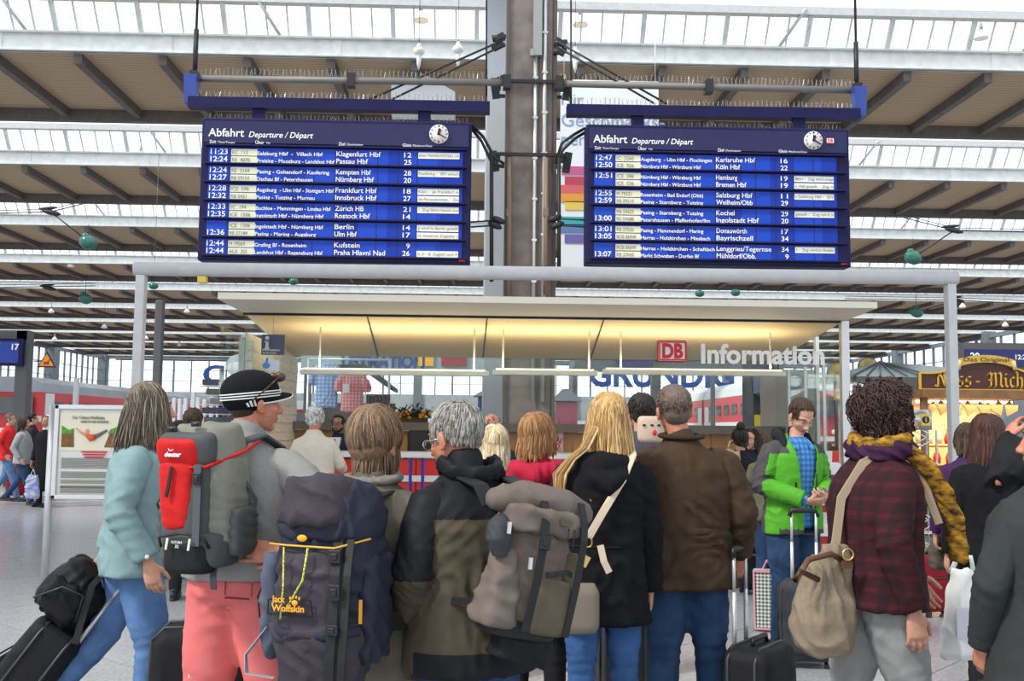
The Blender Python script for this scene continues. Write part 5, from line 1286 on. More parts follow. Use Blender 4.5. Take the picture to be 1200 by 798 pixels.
def hair(f, mats_, kind='short', N=500, L=.05, r=.004, seed=1, shell=True, vol=1.0, hang=1.75, zend=None, curl=0, sweep=0, face=(.85, 1.05), bald=0, wave=0, grow=0, crown=(0, -.35, .94), outward=.0, shell_low=True, fringe=0, back_only=None):
    """strands follow the skull from the crown, then hang"""
    rd = random.Random(seed); HM = f.HM; HI = HM.inverted(); m = MB()
    if f.far: N = int(N*.45); r = r*1.6
    else: N = int(N*1.35); r = r*.76
    p = Vector(crown).normalized(); v = (Vector((0, 1, 0))-p*p.y).normalized(); u = p.cross(v)*-1
    E = Vector((.079, .1, .091))*vol; C0 = Vector((0, -.014, .037))
    down = (HI.to_3x3() @ Vector((0, 0, -1))).normalized()
    for i in range(N):
        phi = rd.uniform(-PI, PI); a_ = abs(phi)
        tmax = hang if a_ > face[0] else face[1]*.92+(hang-face[1])*(a_/face[0])**6*.6
        th = math.acos(1-(1-math.cos(tmax))*rd.random()) if not grow else rd.random()*grow
        if bald and th < bald and a_ < 2.5: continue
        LL = L*rd.uniform(.75, 1.15); ns = 9 if LL > .12 else 5; st = LL/ns
        pts = []; off = 1+rd.uniform(.0, .07); pos = None; w1, w2 = rd.uniform(0, 6), rd.uniform(0, 6); hd_ = None
        for s_ in range(ns+1):
            ph = phi
            if sweep and a_ < 1.25: ph = phi+math.copysign(max(0, 1.3-a_)*min(1, th/1.1)*sweep, phi)
            hl = hang if abs(ph) > face[0] or L > .12 else face[1]+.25+fringe
            if th < hl or pos is None:
                d = p*math.cos(th)+(v*math.cos(ph)+u*math.sin(ph))*math.sin(th)
                lift = (1+.04*math.sin(s_*1.3+w1)*(curl > 0)*curl)*off
                pos = C0+Vector((E.x*d.x, E.y*d.y, E.z*d.z))*lift; hd_ = d; pts.append(pos); th += st/.092
            else:
                if L <= .12 and hl < hang: break
                o_ = Vector((hd_.x, hd_.y, 0))*(outward*st)
                pos = pos+down*st+o_+Vector((math.sin(w1+s_*.9), math.sin(w2+s_*.8), 0))*(.1*st+wave)
                if back_only and pos.y > back_only: pos.y = back_only
                wz = HM @ pos
                if zend is not None and wz.z < zend+.03*math.sin(w1*3): break
                pts.append(pos.copy())
        if len(pts) < 3: continue
        if curl:
            for q in range(1, len(pts)): pts[q] = pts[q]+Vector((rd.uniform(-1, 1), rd.uniform(-1, 1), rd.uniform(-1, 1)))*(.012*curl)
        rr = [r*rd.uniform(.8, 1.2)]*len(pts); rr = [(q*1.5, q*.7) for q in rr]; rr[-1] = (r*.3, r*.2); rr[0] = (r*.7, r*.5)
        m.tube([HM @ q for q in pts], rr, 4, mi=rd.randrange(len(mats_)), cap=False)
    o = m.build('hair', mats_, f.root)
    if shell:
        s = MB(); s.ell((0, -.026, .046), (.0795*vol, .0935*vol, .088*vol), None, 20)
        if shell_low: s.ell((0, -.045, -.005), (.071*vol, .062*vol, .07*vol), None, 16)
        me = remesh(s, .009, 2); me.transform(HM)
        link('scalp', me, mats_[0], o)
    return o
def strap(f_root, name, pts, w, mt, th=.006, side=(1, 0, 0), label=None):
    m = MB(); m.ribbon(pts, w, th, side); return m.build(name, mt, f_root, label=label)
def at(px, Yw, y=600): return W(px, y, Yw).x
# ================================================================ PEOPLE: near row, left to right
grey_h = hair_mats('greybrown', (.16, .12, .09), (.3, .25, .2), (.1, .075, .055))
white_h = hair_mats('white', (.55, .54, .52), (.35, .33, .31), (.7, .7, .68)); brown_h = hair_mats('brown', (.055, .032, .02), (.09, .055, .03), (.035, .02, .012))
ltbrown_h = hair_mats('lightbrown', (.2, .125, .075), (.27, .18, .11), (.12, .075, .045)); blonde_h = hair_mats('blonde', (.5, .3, .11), (.32, .18, .065), (.64, .43, .2))
auburn_h = hair_mats('auburn', (.33, .16, .06), (.42, .23, .1), (.22, .1, .04)); dark_h = hair_mats('dark', (.015, .011, .01), (.03, .02, .016), (.02, .014, .012)); salt2_h = hair_mats('salt2', (.27, .255, .24), (.17, .16, .15), (.38, .365, .35)); salt_h = hair_mats('salt', (.32, .3, .28), (.14, .12, .11), (.45, .43, .41))
curly_h = hair_mats('curly', (.05, .026, .022), (.075, .04, .032), (.035, .018, .016)); pale_h = hair_mats('paleblonde', (.66, .52, .33), (.5, .36, .2), (.75, .64, .46))
jeans = cloth('jeans', (.1, .19, .38), noise=.35, nscale=9, bump=.5, bscale=90); jeans_d = cloth('jeans_dark', (.028, .06, .13), noise=.35, nscale=10, bump=.4, bscale=90); jeans_b = cloth('jeans_blue', (.045, .11, .27), noise=.3, nscale=10, bump=.4, bscale=90)
blk = black_p
# --- A: grey-haired walker in pale denim jacket, striding right
YA = 5.0
walkA = dict(hip=(0, 0, .92), waist=(0, .005, 1.07), chest=(0, .01, 1.28), neck=(0, .01, 1.47), head=(.0, .05, 1.625),
    elR=(.23, -.06, 1.14), wrR=(.25, .08, .91), elL=(-.2, -.08, 1.14), wrL=(-.2, -.15, .9),
    knR=(.09, .1, .5), anR=(.09, .08, .09), hpR=(.085, .02, .9), hpL=(-.085, -.02, .9), knL=(-.1, -.14, .52), anL=(-.1, -.46, .2))
fA = figure(at(160, YA), YA, -PI/2+.25, 1.715, 'person with long grey hair in pale blue jacket and jeans pulling a tilted suitcase', J=walkA, gx=1.08, gy=1.12, head_rot=(0, 0, 10), hands=[('R', (-1, .3, 0), .45, (.0, .25, -1), 1.0), ('L', (1, 0, 0), 1.1, (0, -.5, -1), 1.0)])
den = cloth('pale_denim', (.21, .32, .335), noise=.12, bump=.3, bscale=70)
tA = top(fA, den, 'jacket', hem=.83, sl=(.085, .072, .06), cuff=.93, gx=1.1, gy=1.15, collar=.03, seed=1, amp=1.1, hemw=1.04)
for z_ in (.945,): m = MB(); m.ell((.315, .075, .945), (.006, .011, .011), None, 8); m.build('cuff_button', mat('button_pale', (.7, .68, .6), .3), tA)
m = MB(); m.tube([(0, .165, .84), (0, .17, 1.1), (0, .16, 1.35)], [(.012, .004)]*3, 6); m.build('placket', den, tA)
m = MB(); m.tube([(.075, .0, 1.5), (.05, .075, 1.475), (.0, .1, 1.45), (-.05, .075, 1.475), (-.075, 0, 1.5), (0, -.08, 1.51)], [(.03, .008)]*6, 8, closed=True, up=(0, 0, 1)); m.build('collar', den, tA)
trousers(fA, jeans, gx=1.06, seat=1.1, seed=2, r=(.102, .092, .078, .074, .075)); shoes(fA, blk)
hair(fA, grey_h, N=620, L=.36, r=.0052, zend=1.42, sweep=.55, face=(.5, 1.0), vol=1.07, hang=1.7, outward=.18, wave=.0012, seed=4)
# --- B: man in black cap, grey sweater, red and grey rucksack, salmon trousers
YBm = 4.0
fB = figure(at(284, YBm), YBm, -.3, 1.735, 'man in black cap, grey sweater and salmon-pink trousers wearing a red and grey rucksack', 'ruddy',
    J=dict(head=(.02, .03, 1.62), elR=(.43, -.06, 1.2), wrR=(.255, -.17, 1.075), shR=(.18, 0, 1.378), shL=(-.18, 0, 1.378), elL=(-.27, .02, 1.13), wrL=(-.22, .14, .96), knR=(.15, .02, .5), anR=(.17, 0, .09), knL=(-.13, .01, .5), anL=(-.15, 0, .09)), gx=1.1, gy=1.2, head_rot=(0, 0, -38),
    hands=[('R', (-.2, .9, 0), .2, (-.92, -.05, .02), 1.05)])
sweat = cloth('heather_grey', (.27, .265, .26), noise=.12, nscale=160, bump=.35, bscale=120)
tB = top(fB, sweat, 'sweater', hem=.955, sl=(.082, .066, .05), gx=1.14, gy=1.25, collar=.05, seed=5, amp=.9, cuff=.9)
salmon = cloth('salmon', (.66, .16, .16), noise=.12, nscale=8, bump=.35, bscale=60)
trB = trousers(fB, salmon, gx=1.12, seat=1.2, seed=6, r=(.108, .098, .088, .082, .082), topz=1.01)
m = MB(); m.stack([(.965, .2, .152, 0, 0), (1.0, .198, .15, 0, 0)], 30); m.build('belt', mat('belt_red', (.12, .02, .02), .5), trB)
for q in (0, 1): m = MB(); m.box((.03+q*.11, -.158, .935), (.004, .004, .05)); m.box((.08, -.157, .9), (.1, .004, .006)); m.build('pocket_seam', mat('seam_dark', (.3, .06, .06), .7), trB)
# faded print on the left leg
m = MB(); rd = random.Random(8)
for r_ in range(9):
    for q in range(5): m.box((-.16+q*.012+.002*r_, -.088-.0*q, .74-r_*.03), (.007, .006, .018))
m.build('leg_print', mat('print_pale', (.75, .45, .43), .8), trB, kind='stuff')
shoes(fB, blk)
hair(fB, brown_h, N=420, L=.02, r=.0032, seed=7, vol=.945, hang=1.95)
capm = cloth('cap_black', (.012, .012, .014), noise=0, bump=.2); cw_ = mat('cap_white', (.75, .75, .75), .6)
m = MB(); m.ell((0, -.014, .058), (.094, .116, .077), None, 24); m.stack([(.0, .088, .108, 0, -.014), (.035, .094, .115, 0, -.012), (.06, .094, .115, 0, -.012)], 24); m.ell((0, -.03, .01), (.086, .09, .05), None, 16)
me = remesh(m, .007, 3); me.transform(fB.HM @ Euler((.12, 0, 0)).to_matrix().to_4x4()); cap = link('cap', me, capm, fB.root)
M_ = fB.HM @ Euler((.12, 0, 0)).to_matrix().to_4x4()
m = MB(); vs = []
br = [(.085*math.sin(a_)*1.02, -.012+.11*math.cos(a_)+.06*max(0, math.cos(a_*1.05))**1.1, .02-.024*abs(math.sin(a_))) for a_ in [PI/2*(-1+q/10*1) for q in range(21)]]
inn = [(.085*math.sin(a_), -.02+.1*math.cos(a_), .03) for a_ in [PI/2*(-1+q/10) for q in range(21)]]
vs = [M_ @ Vector(p) for p in br]+[M_ @ Vector(p) for p in inn]+[M_ @ (Vector(p)+Vector((0, 0, .007))) for p in br]+[M_ @ (Vector(p)+Vector((0, 0, .012))) for p in inn]
fs = []
for q in range(20): fs += [(q, q+1, 22+q, 21+q), (42+q, 63+q, 64+q, 43+q), (q, 42+q, 43+q, q+1)]
m.add(vs, fs, None, True); m.build('peak', capm, cap)
for q, z_ in enumerate((.024, .034, .044)):
    m = MB(); pts = [M_ @ Vector((.097*math.sin(a_), -.012+.119*math.cos(a_), z_-.006*q*0)) for a_ in [2*PI*t_/40 for t_ in range(40)]]
    m.tube(pts, .0026, 5, closed=True); m.build('stripe', cw_, cap)
m = MB(); pts = [M_ @ (Vector(p)+Vector((0, .002, .003))) for p in br]; m.tube(pts, .003, 5); m.build('peak_edging', cw_, cap)
for q in range(3): m = MB(); m.bar(M_ @ Vector((.09, -.06+q*.014, -.008)), M_ @ Vector((.093, -.068+q*.014, .006+q*.007)), .008, .004); m.build('stripe_mark', cw_, cap)
# sunglasses on the cap
m = MB()
for s_ in (-1, 1): m.ell(M_ @ Vector((s_*.032, .1, .095)), (.026, .012, .02), (0, 0, 0), 12); m.tube([M_ @ Vector((s_*.06, .085, .095)), M_ @ Vector((s_*.098, .02, .06)), M_ @ Vector((s_*.094, -.05, .012))], .004, 6)
m.tube([M_ @ Vector((-.01, .108, .1)), M_ @ Vector((.01, .108, .1))], .004, 6); m.build('sunglasses', mat('sunglass_brown', (.06, .03, .02), .15), cap)
# --- C: short-haired person with big dark rucksack
YC_ = 3.72
fC = figure(at(434, YC_), YC_, -.27, 1.56, 'person with short brown hair in olive-grey jacket wearing big navy rucksack', J=dict(head=(0, .04, 1.635), neck=(0, .01, 1.47), elR=(.3, -.02, 1.15), wrR=(.27, .1, .95), elL=(-.27, .03, 1.15), wrL=(-.2, .16, 1.0)), gx=1.25, gy=1.35, hs=1.12, head_rot=(-6, 0, -12), hands=[('R', (-1, 0, 0), .6, None, .95)])
olg = cloth('olive_grey', (.115, .102, .08), noise=.2, nscale=12, bump=.45, bscale=80)
tC = top(fC, olg, 'jacket', hem=.74, gx=1.32, gy=1.4, sl=(.092, .078, .06), collar=.045, seed=9, amp=1.3)
m = MB(); n_ = fC.J['neck']; m.tube([n_+Vector((.1*math.cos(a_), .1*math.sin(a_)+.01, .03+.012*math.sin(a_))) for a_ in [2*PI*q/20 for q in range(20)]], [(.03, .022)]*20, 8, closed=True, up=(0, 0, 1)); me = remesh(m, .01, 2, [(None, 1, (1, .3, .4), .05, .006)]); link('collar', me, cloth('collar_grey', (.2, .19, .17)), tC)
trousers(fC, cloth('sand_trousers', (.3, .26, .2), noise=.15), gx=1.25, seat=1.3, seed=10, r=(.11, .1, .086, .08, .08), amp=1.4); shoes(fC, blk)
hair(fC, ltbrown_h, N=1000, L=.085, r=.0042, seed=11, vol=1.13, hang=2.3, fringe=.3)
hair(fC, brown_h, N=160, L=.07, r=.004, seed=111, vol=.98, hang=2.7, shell=False, grow=2.2)
# --- D: man in olive and black jacket
YDm = 3.6
fD = figure(at(553, YDm), YDm, .42, 1.6, 'grey-haired man in olive and black jacket, hand in pocket, wearing a taupe rucksack', 'ruddy',
    J=dict(neck=(-.01, .04, 1.47), head=(-.03, .1, 1.62), chest=(0, .02, 1.28), elL=(-.255, -.06, 1.13), wrL=(-.2, .1, .93), elR=(.26, .02, 1.13), wrR=(.22, .18, .98)), gx=1.2, gy=1.3, hs=1.12, head_rot=(-14, 0, 26), hands=[('L', (1, 0, 0), .2, (.15, .5, -.8), 1.05)], brow=white_h[1])
olive = cloth('olive_brown', (.075, .062, .042), .6, noise=.15, bump=.3, bscale=60); blkc = cloth('black_shell', (.014, .015, .018), .55, noise=.1, bump=.25)
def pD(c, n):
    r = np.zeros(len(c)); r[c[:, 2] > 1.33+.07*np.abs(c[:, 0])/.2*0] = 1; r[(c[:, 0] < -.2) & (c[:, 2] > 1.12) & (c[:, 1] < .02)] = 1; r[(c[:, 2] < .86) & (np.abs(c[:, 0]) < .25)] = 1; return r
tD = top(fD, [olive, blkc], 'jacket', hem=.76, gx=1.3, gy=1.38, sl=(.095, .085, .07), cuff=.78, collar=.085, seed=12, amp=1.5, paintfn=pD)
m = MB()
m.tube([(-.1, -.04, 1.5), (-.11, .05, 1.53), (-.07, .12, 1.5), (.07, .12, 1.49), (.11, .03, 1.53), (.09, -.06, 1.5), (0, -.1, 1.49)], [(.022, .036)]*7, 10, closed=True, up=(0, 0, 1)); link('folded_hood', remesh(m, .012, 2, [(None, 1, (.3, 1, .5), .05, .008)]), blkc, tD)
trousers(fD, jeans_d, gx=1.15, seat=1.2, seed=13); shoes(fD, blk)
hair(fD, salt2_h, N=1500, L=.028, r=.0034, seed=14, vol=1.0, hang=1.95, bald=.4, shell=False)
m = MB()
gl_pts = [fD.HM @ Vector((-.082, .0, .0)), fD.HM @ Vector((-.072, .075, .005)), fD.HM @ Vector((-.05, .1, .0))]
m.tube(gl_pts, .0025, 6)
for s_ in (-1, 1): m.tube([fD.HM @ Vector((s_*.032+.024*math.cos(a_), .104, .0+.018*math.sin(a_))) for a_ in [2*PI*q/14 for q in range(14)]], .0022, 5, closed=True)
m.build('glasses', mat('wire_silver', (.6, .6, .6), .2, .9), fD.root)
# --- E: blonde woman in black duffle coat
YE = 4.65
fE = figure(at(707, YE), YE, .05, 1.675, 'woman with long blonde hair in black duffle coat, pale strap across back', J=dict(head=(.02, .02, 1.63), elR=(.215, -.02, 1.13), wrR=(.235, .05, .83), wrL=(-.22, .1, .9)), gx=.98, gy=1.05, head_rot=(0, 6, 4),
    hands=[('R', (-1, 0, 0), .35, (-.05, .15, -1), .95)])
duf = cloth('duffle_black', (.012, .012, .0145), .95, noise=.15, nscale=80, bump=.4, bscale=120)
def hoodE(m): m.tube([(-.1, -.06, 1.44), (-.06, -.13, 1.36), (0, -.15, 1.33), (.06, -.13, 1.36), (.1, -.06, 1.44)], [.05, .055, .06, .055, .05], 12, rnd=True); m.ell((0, -.09, 1.43), (.12, .08, .07), None, 14)
tE = top(fE, duf, 'coat', hem=.69, gx=1.06, gy=1.15, sl=(.078, .064, .058), seed=15, extra=hoodE, amp=1.4, hemw=1.12)
for z_ in (1.05,): m = MB(); m.stack([(z_, .2, .158, 0, 0), (z_+.006, .2, .158, 0, 0)], 30); m.build('waist_seam', mat('seam_black', (.006, .006, .007), .8), tE)
trousers(fE, jeans_b, gx=.98, seed=16, r=(.096, .086, .068, .062, .06)); shoes(fE, blk)
hair(fE, blonde_h, N=760, L=.42, r=.005, zend=1.3, sweep=.9, vol=1.06, hang=1.7, outward=.10, wave=.0006, seed=17)
m = MB(); rd = random.Random(40)          # a lock blown over the left shoulder
for q in range(60):
    o_ = rd.uniform(-.02, .02); o2 = rd.uniform(-.015, .015)
    m.tube([(-.05+o_, -.09, 1.6), (-.11+o_, -.12+o2, 1.5), (-.17+o_, -.11+o2, 1.45), (-.22+o_*1.5, -.1+o2, 1.38), (-.225+o_*1.2, -.11+o2, 1.27+rd.uniform(0, .06))], [(.006, .003)]*4+[(.002, .001)], 5, mi=rd.randrange(3), cap=False)
m.build('hair_lock', blonde_h, fE.root)
strapm = mat('strap_cream', (.62, .5, .38), .5)
sE = [(.13, .0, 1.5), (.12, -.1, 1.47), (.06, -.155, 1.36), (-.03, -.172, 1.22), (-.1, -.172, 1.1)]
bagE = empty('crossbody_bag', (fE.root.location.x, YE, 0), .05, 'pale leather bag strap with brass clips across black duffle coat', 'bag')
bagE.scale = fE.root.scale
m = MB(); m.ribbon([Vector(p)+Vector((0, -.012, 0)) for p in sE], .035, .006, (1, 0, .6)); m.build('strap', strapm, bagE)
brass = mat('brass', (.6, .4, .15), .3, .9)
m = MB(); m.tube([(-.1+.016*math.cos(a_), -.19, 1.08+.022*math.sin(a_)) for a_ in [2*PI*q/16 for q in range(16)]], .004, 6, closed=True); m.build('ring', brass, bagE)
m = MB(); m.ribbon([(-.1, -.19, 1.06), (-.085, -.2, .99), (-.06, -.2, .94)], .03, .006, (1, 0, 0)); m.build('strap_end', strapm, bagE)
m = MB(); m.box((-.12, -.2, 1.0), (.04, .01, .05), (0, .5, 0)); m.build('clip', brass, bagE)
m = MB(); m.box((-.06, -.14, 1.27), (.045, .012, .035), (0, .5, 0)); m.build('slider_buckle', brass, bagE); bagE.children[-1].location = (.05, -.022, .01)
m = MB(); m.stack([(.68, .08, .04, -.15, -.2), (.71, .1, .05, -.15, -.2), (.86, .1, .045, -.15, -.2), (.9, .08, .03, -.15, -.2)], 18, 3); link('bag_body', remesh(m, .012, 2), mat('bag_taupe', (.2, .17, .13), .6), bagE)
# --- F: man in brown jacket
YFm = 4.9
fF = figure(at(803, YFm), YFm, .03, 1.735, 'man with cropped hair in dark brown waxed jacket and jeans holding a trolley handle', 'ruddy', J=dict(head=(-.05, .02, 1.625), neck=(-.02, -.01, 1.47), shR=(.185, 0, 1.378), shL=(-.185, 0, 1.378), elR=(.265, -.05, 1.14), wrR=(.265, .04, .93), elL=(-.26, -.02, 1.13), wrL=(-.24, .1, .9), knR=(.12, .01, .5), anR=(.14, 0, .09), knL=(-.1, .01, .5), anL=(-.12, 0, .09)), gx=1.15, gy=1.15, head_rot=(2, -4, 6),
    hands=[('R', (-.3, 1, 0), 1.2, (0, .1, -1), 1.0)])
brn = cloth('brown_wax', (.058, .036, .022), .65, noise=.16, nscale=16, bump=.35, bscale=70)
tF = top(fF, brn, 'jacket', hem=.79, gx=1.2, gy=1.2, sl=(.09, .078, .07), collar=.04, seed=18, amp=1.9, cuff=1.0, hemw=1.05)
m = MB(); m.stack([(1.045, .222, .164, 0, 0), (1.08, .222, .164, 0, 0)], 40); wb = remesh(m, .01, 1, [(None, 1, (1, .15, 0), .02, .004)]); link('waistband', wb, brn, tF)
m = MB(); n_ = fF.J['neck']; m.tube([n_+Vector((.09*math.cos(a_), .085*math.sin(a_), .035+.01*math.sin(a_))) for a_ in [2*PI*q/20 for q in range(20)]], [(.026, .012)]*20, 8, closed=True, up=(0, 0, 1)); m.build('collar', cloth('collar_brown', (.04, .028, .02)), tF)
trousers(fF, jeans_d, gx=1.1, seat=1.05, seed=19, r=(.1, .092, .078, .074, .074)); shoes(fF, blk)
hair(fF, hair_mats('cropped', (.14, .1, .08), (.2, .16, .13), (.1, .07, .055)), N=900, L=.014, r=.0028, seed=20, vol=.985, hang=1.95)
# --- G: curly-haired woman walking right, maroon checked jacket
YGm = 4.1
fG = figure(at(1025, YGm), YGm, -PI/2+.12, 1.7, 'woman with curly dark hair, mustard scarf and maroon checked jacket walking right', J=dict(hip=(0, 0, .92), head=(0, .06, 1.625), neck=(0, .02, 1.47), elR=(.235, -.05, 1.14), wrR=(.24, .03, .87), elL=(-.22, .1, 1.13), wrL=(-.2, .28, .95),
    hpR=(.085, 0, .9), knR=(.09, .1, .52), anR=(.09, .3, .12), hpL=(-.085, 0, .9), knL=(-.1, -.08, .5), anL=(-.1, -.32, .16)), gx=1.12, gy=1.25, head_rot=(0, 0, -18), hs=1.03,
    hands=[('R', (-1, .2, 0), .4, (0, .1, -1), 1.0), ('L', (1, 0, 0), .4, (0, .6, -1), 1.0)])
plaid = stripe_mat('maroon_check', (.036, .009, .013), (.06, .011, .015), 'Z', 17, .3, .9, axis2='X', freq2=15, c3=(.016, .009, .013))
tG = top(fG, plaid, 'jacket', hem=.86, gx=1.15, gy=1.28, sl=(.085, .072, .058), seed=21, amp=1.2, cuff=.97, hemw=1.05)
trG = trousers(fG, cloth('grey_jeans', (.26, .26, .26), noise=.2, bump=.3), gx=1.1, seat=1.3, seed=22, r=(.108, .094, .075, .068, .066)); shoes(fG, blk)
hair(fG, curly_h, N=1500, L=.085, r=.0045, seed=23, vol=1.16, hang=2.2, curl=1.5, fringe=.2, face=(.7, 1.0))
sc = mat('mustard_scarf', (.05, .028, .02), .95, noise=.3, nscale=26, bump=.3, spec=.1, stretch=(1, 1, 2.2), col2=(.45, .24, .03)); pur = cloth('scarf_purple', (.05, .018, .05), noise=.5, nscale=9)
m = MB(); n_ = Vector((0, .03, 1.49)); m.tube([n_+Vector((.1*math.cos(a_), .1*math.sin(a_), .012*math.sin(a_*2))) for a_ in [2*PI*q/24 for q in range(24)]], [(.045, .05)]*24, 12, closed=True, up=(0, 0, 1)); link('scarf_loop', remesh(m, .01, 2, [(None, 1, (.2, .4, 1), .045, .012)]), pur, fG.root)
m = MB(); m.tube([n_+Vector((.108*math.cos(a_), .105*math.sin(a_), .035+.012*math.sin(a_*2))) for a_ in [2*PI*q/24 for q in range(24)]], [(.03, .03)]*24, 12, closed=True, up=(0, 0, 1))
m.tube([(.08, .1, 1.5), (.12, .17, 1.42), (.13, .24, 1.3), (.13, .28, 1.18), (.13, .29, 1.06)], [(.035, .03), (.045, .03), (.05, .028), (.05, .025), (.055, .02)], 12, rnd=True)
link('scarf', remesh(m, .009, 2, [(None, 1, (.5, .5, .7), .05, .010)]), sc, fG.root)
# --- H: man in green jacket, head bowed
YH = 7.3
fH = figure(at(929, YH), YH, PI+.34, 1.755, 'man in bright green and grey jacket over blue checked shirt looking down at his hands', J=dict(head=(-.03, .07, 1.62), neck=(-.01, .03, 1.46), chest=(0, .01, 1.28), elR=(.27, .0, 1.14), wrR=(.07, .26, 1.04), elL=(-.27, .0, 1.14), wrL=(-.07, .27, 1.07), shR=(.175, .01, 1.378), shL=(-.175, .01, 1.378)), gx=1.05, gy=1.05, head_rot=(-36, 0, -4), hands=[('R', (-.2, -.4, .5), .8, (-.8, .5, -.05), 1.0), ('L', (.2, -.4, .5), .8, (.8, .5, 0), 1.0)])
green = cloth('bright_green', (.09, .36, .03), .55, noise=.08, bump=.25); gryj = cloth('jacket_grey', (.07, .065, .07), .6, noise=.1, bump=.25); dkin = cloth('jacket_inner', (.02, .022, .025))
bsh = stripe_mat('blue_check_shirt', (.05, .2, .5), (.1, .32, .62), 'X', 26, .5, .8, axis2='Z', freq2=26, c3=(.03, .1, .33))
shH = top(fH, bsh, 'shirt', hem=.84, gx=1.05, gy=1.0, sl=(.06, .05, .04), seed=24, amp=.7, collar=.0)
def pH(c, n):
    r = np.zeros(len(c)); out = np.abs(c[:, 0]) > .185
    r[(c[:, 2] > 1.36-.0*c[:, 0]) & (np.abs(c[:, 0]) > .12)] = 1; r[out & (c[:, 1] < .07)] = 1; r[(c[:, 2] < .84)] = 1; r[(c[:, 2] > 1.5)] = 1
    r[out & (c[:, 1] > -.02) & (np.abs(c[:, 0]) < .225) & (c[:, 2] < 1.35)] = 0
    return r
tH = top(fH, [green, gryj], 'jacket', hem=.8, gx=1.13, gy=1.18, sl=(.085, .074, .062), seed=25, amp=1.4, vox=.008, cuff=.92, collar=.06, paintfn=pH,
    front_open=lambda c, n: c.y > .02 and n.y > .1 and abs(c.x+.015) < .045+.05*max(0, (c.z-1.05))/.35 and c.z > .72)
m = MB(); m.tube([(-.12, .1, 1.36), (-.11, .02, 1.47), (-.07, -.09, 1.5), (0, -.12, 1.49), (.07, -.09, 1.5), (.11, .02, 1.47), (.12, .1, 1.36)], [(.02, .03), (.03, .045), (.035, .05), (.04, .055), (.035, .05), (.03, .045), (.02, .03)], 10, rnd=True); link('hood', remesh(m, .01, 2, [(None, 1, (1, .3, .4), .05, .008)]), dkin, tH)
for s_ in (-1, 1): m = MB(); m.ribbon([(s_*.035+.0, .09, 1.46), (s_*.06, .125, 1.43), (s_*.07, .145, 1.39)], .04, .006, (1, 0, 0)); m.build('shirt_collar', bsh, shH)
m = MB(); m.tube([(-.055, .175, .82), (-.06, .178, 1.0), (-.08, .17, 1.15), (-.1, .14, 1.32)], .0045, 6); m.build('zip', dkin, tH)
for z_ in (.98, 1.14): m = MB(); m.box((.1, .178, z_), (.012, .01, .05)); m.build('zip_puller', black_p, tH)
trousers(fH, jeans_d, gx=1.1, seed=26, r=(.105, .098, .08, .074, .074)); shoes(fH, blk)
hair(fH, brown_h, N=650, L=.032, r=.0034, seed=27, vol=1.0, hang=1.85, fringe=.05)
# ================================================================ RUCKSACKS
def softbox(name, c, size, mt, parent, e=3.2, tilt=None, folds=None, top_r=.35, taper=(1, 1), vox=.0125, sm=2, seed=0, prof=None, label=None):
    w, d, h = size; m = MB(); S = []
    for u, q in ((0, .72), (.03, .86), (.1, .96), (.3, 1), (.7, 1), (.9, .97), (.97, .87), (1, .74)):
        t_ = taper[0]*(1-u)+taper[1]*u; S.append((-h/2+h*u, w/2*q*t_, d/2*q*t_, 0, 0))
    m.stack(S, 32, e)
    M = Matrix.Translation(c) @ (Euler(tilt).to_matrix().to_4x4() if tilt else Matrix.Identity(4))
    me = remesh(m, vox, sm, folds, name, seed); me.transform(M)
    return link(name, me, mt, parent, label=label)
def pack_root(f, label, name='rucksack'):
    r = empty(name, tuple(f.root.location), f.root.rotation_euler.z, label, 'rucksack'); r.scale = f.root.scale; return r
web = mat('webbing_grey', (.07, .08, .09), .7); webk = mat('webbing_black', (.012, .012, .014), .7)
def shoulder_strap(r, sx, f, w, mt, ytop=-.17, gy=1.2):
    pts = [(sx*.07, ytop, 1.38), (sx*.09, -.13*gy, 1.46), (sx*.105, -.05, 1.485), (sx*.115, .07*gy, 1.43), (sx*.12, .14*gy, 1.32), (sx*.14, .12*gy, 1.16)]
    m = MB(); m.ribbon(pts, w, .014, (1, 0, 0)); return m.build('shoulder_strap', mt, r, bevel=.004)
def buckle(r, c, w=.035, h=.045, rot=None):
    m = MB(); m.box(c, (w, .014, h), rot); m.box(Vector(c)+Vector((0, -.008, 0)), (w*.55, .008, h*.5), rot); return m.build('buckle', black_p, r, bevel=.003)
# --- pack B
rB = pack_root(fB, 'red and grey hiking rucksack with white logo on the man in black cap')
pg = cloth('pack_grey', (.085, .09, .092), .7, bump=.3); pl_ = cloth('pack_khaki', (.22, .215, .185), .7, bump=.3); pr = cloth('pack_red', (.55, .02, .02), .6, bump=.3); pk = cloth('pack_black', (.02, .02, .022), .7)
yB = -.28
softbox('main_compartment', (0, yB, 1.2), (.31, .25, .46), pl_, rB, folds=[(None, 1, (.4, .2, 1), .09, .006)], seed=1)
softbox('lid', (0, yB-.005, 1.45), (.31, .28, .17), pl_, rB, e=2.6, tilt=(.1, 0, 0), folds=[(None, 1, (.6, .2, .6), .09, .006)], seed=2, taper=(1.02, .8))
softbox('front_panel', (-.015, yB-.11, 1.19), (.2, .09, .42), pg, rB, seed=3)
softbox('front_pocket', (-.045, yB-.13, 1.245), (.16, .09, .28), pr, rB, folds=[(None, 1, (.5, 0, 1), .05, .004)], seed=4, taper=(.75, 1.05))
softbox('lid_panel', (-.015, yB-.115, 1.43), (.235, .1, .135), pg, rB, tilt=(.25, 0, 0), seed=5)
softbox('lid_pocket', (-.04, yB-.135, 1.42), (.185, .09, .12), pr, rB, tilt=(.28, 0, 0), seed=6)
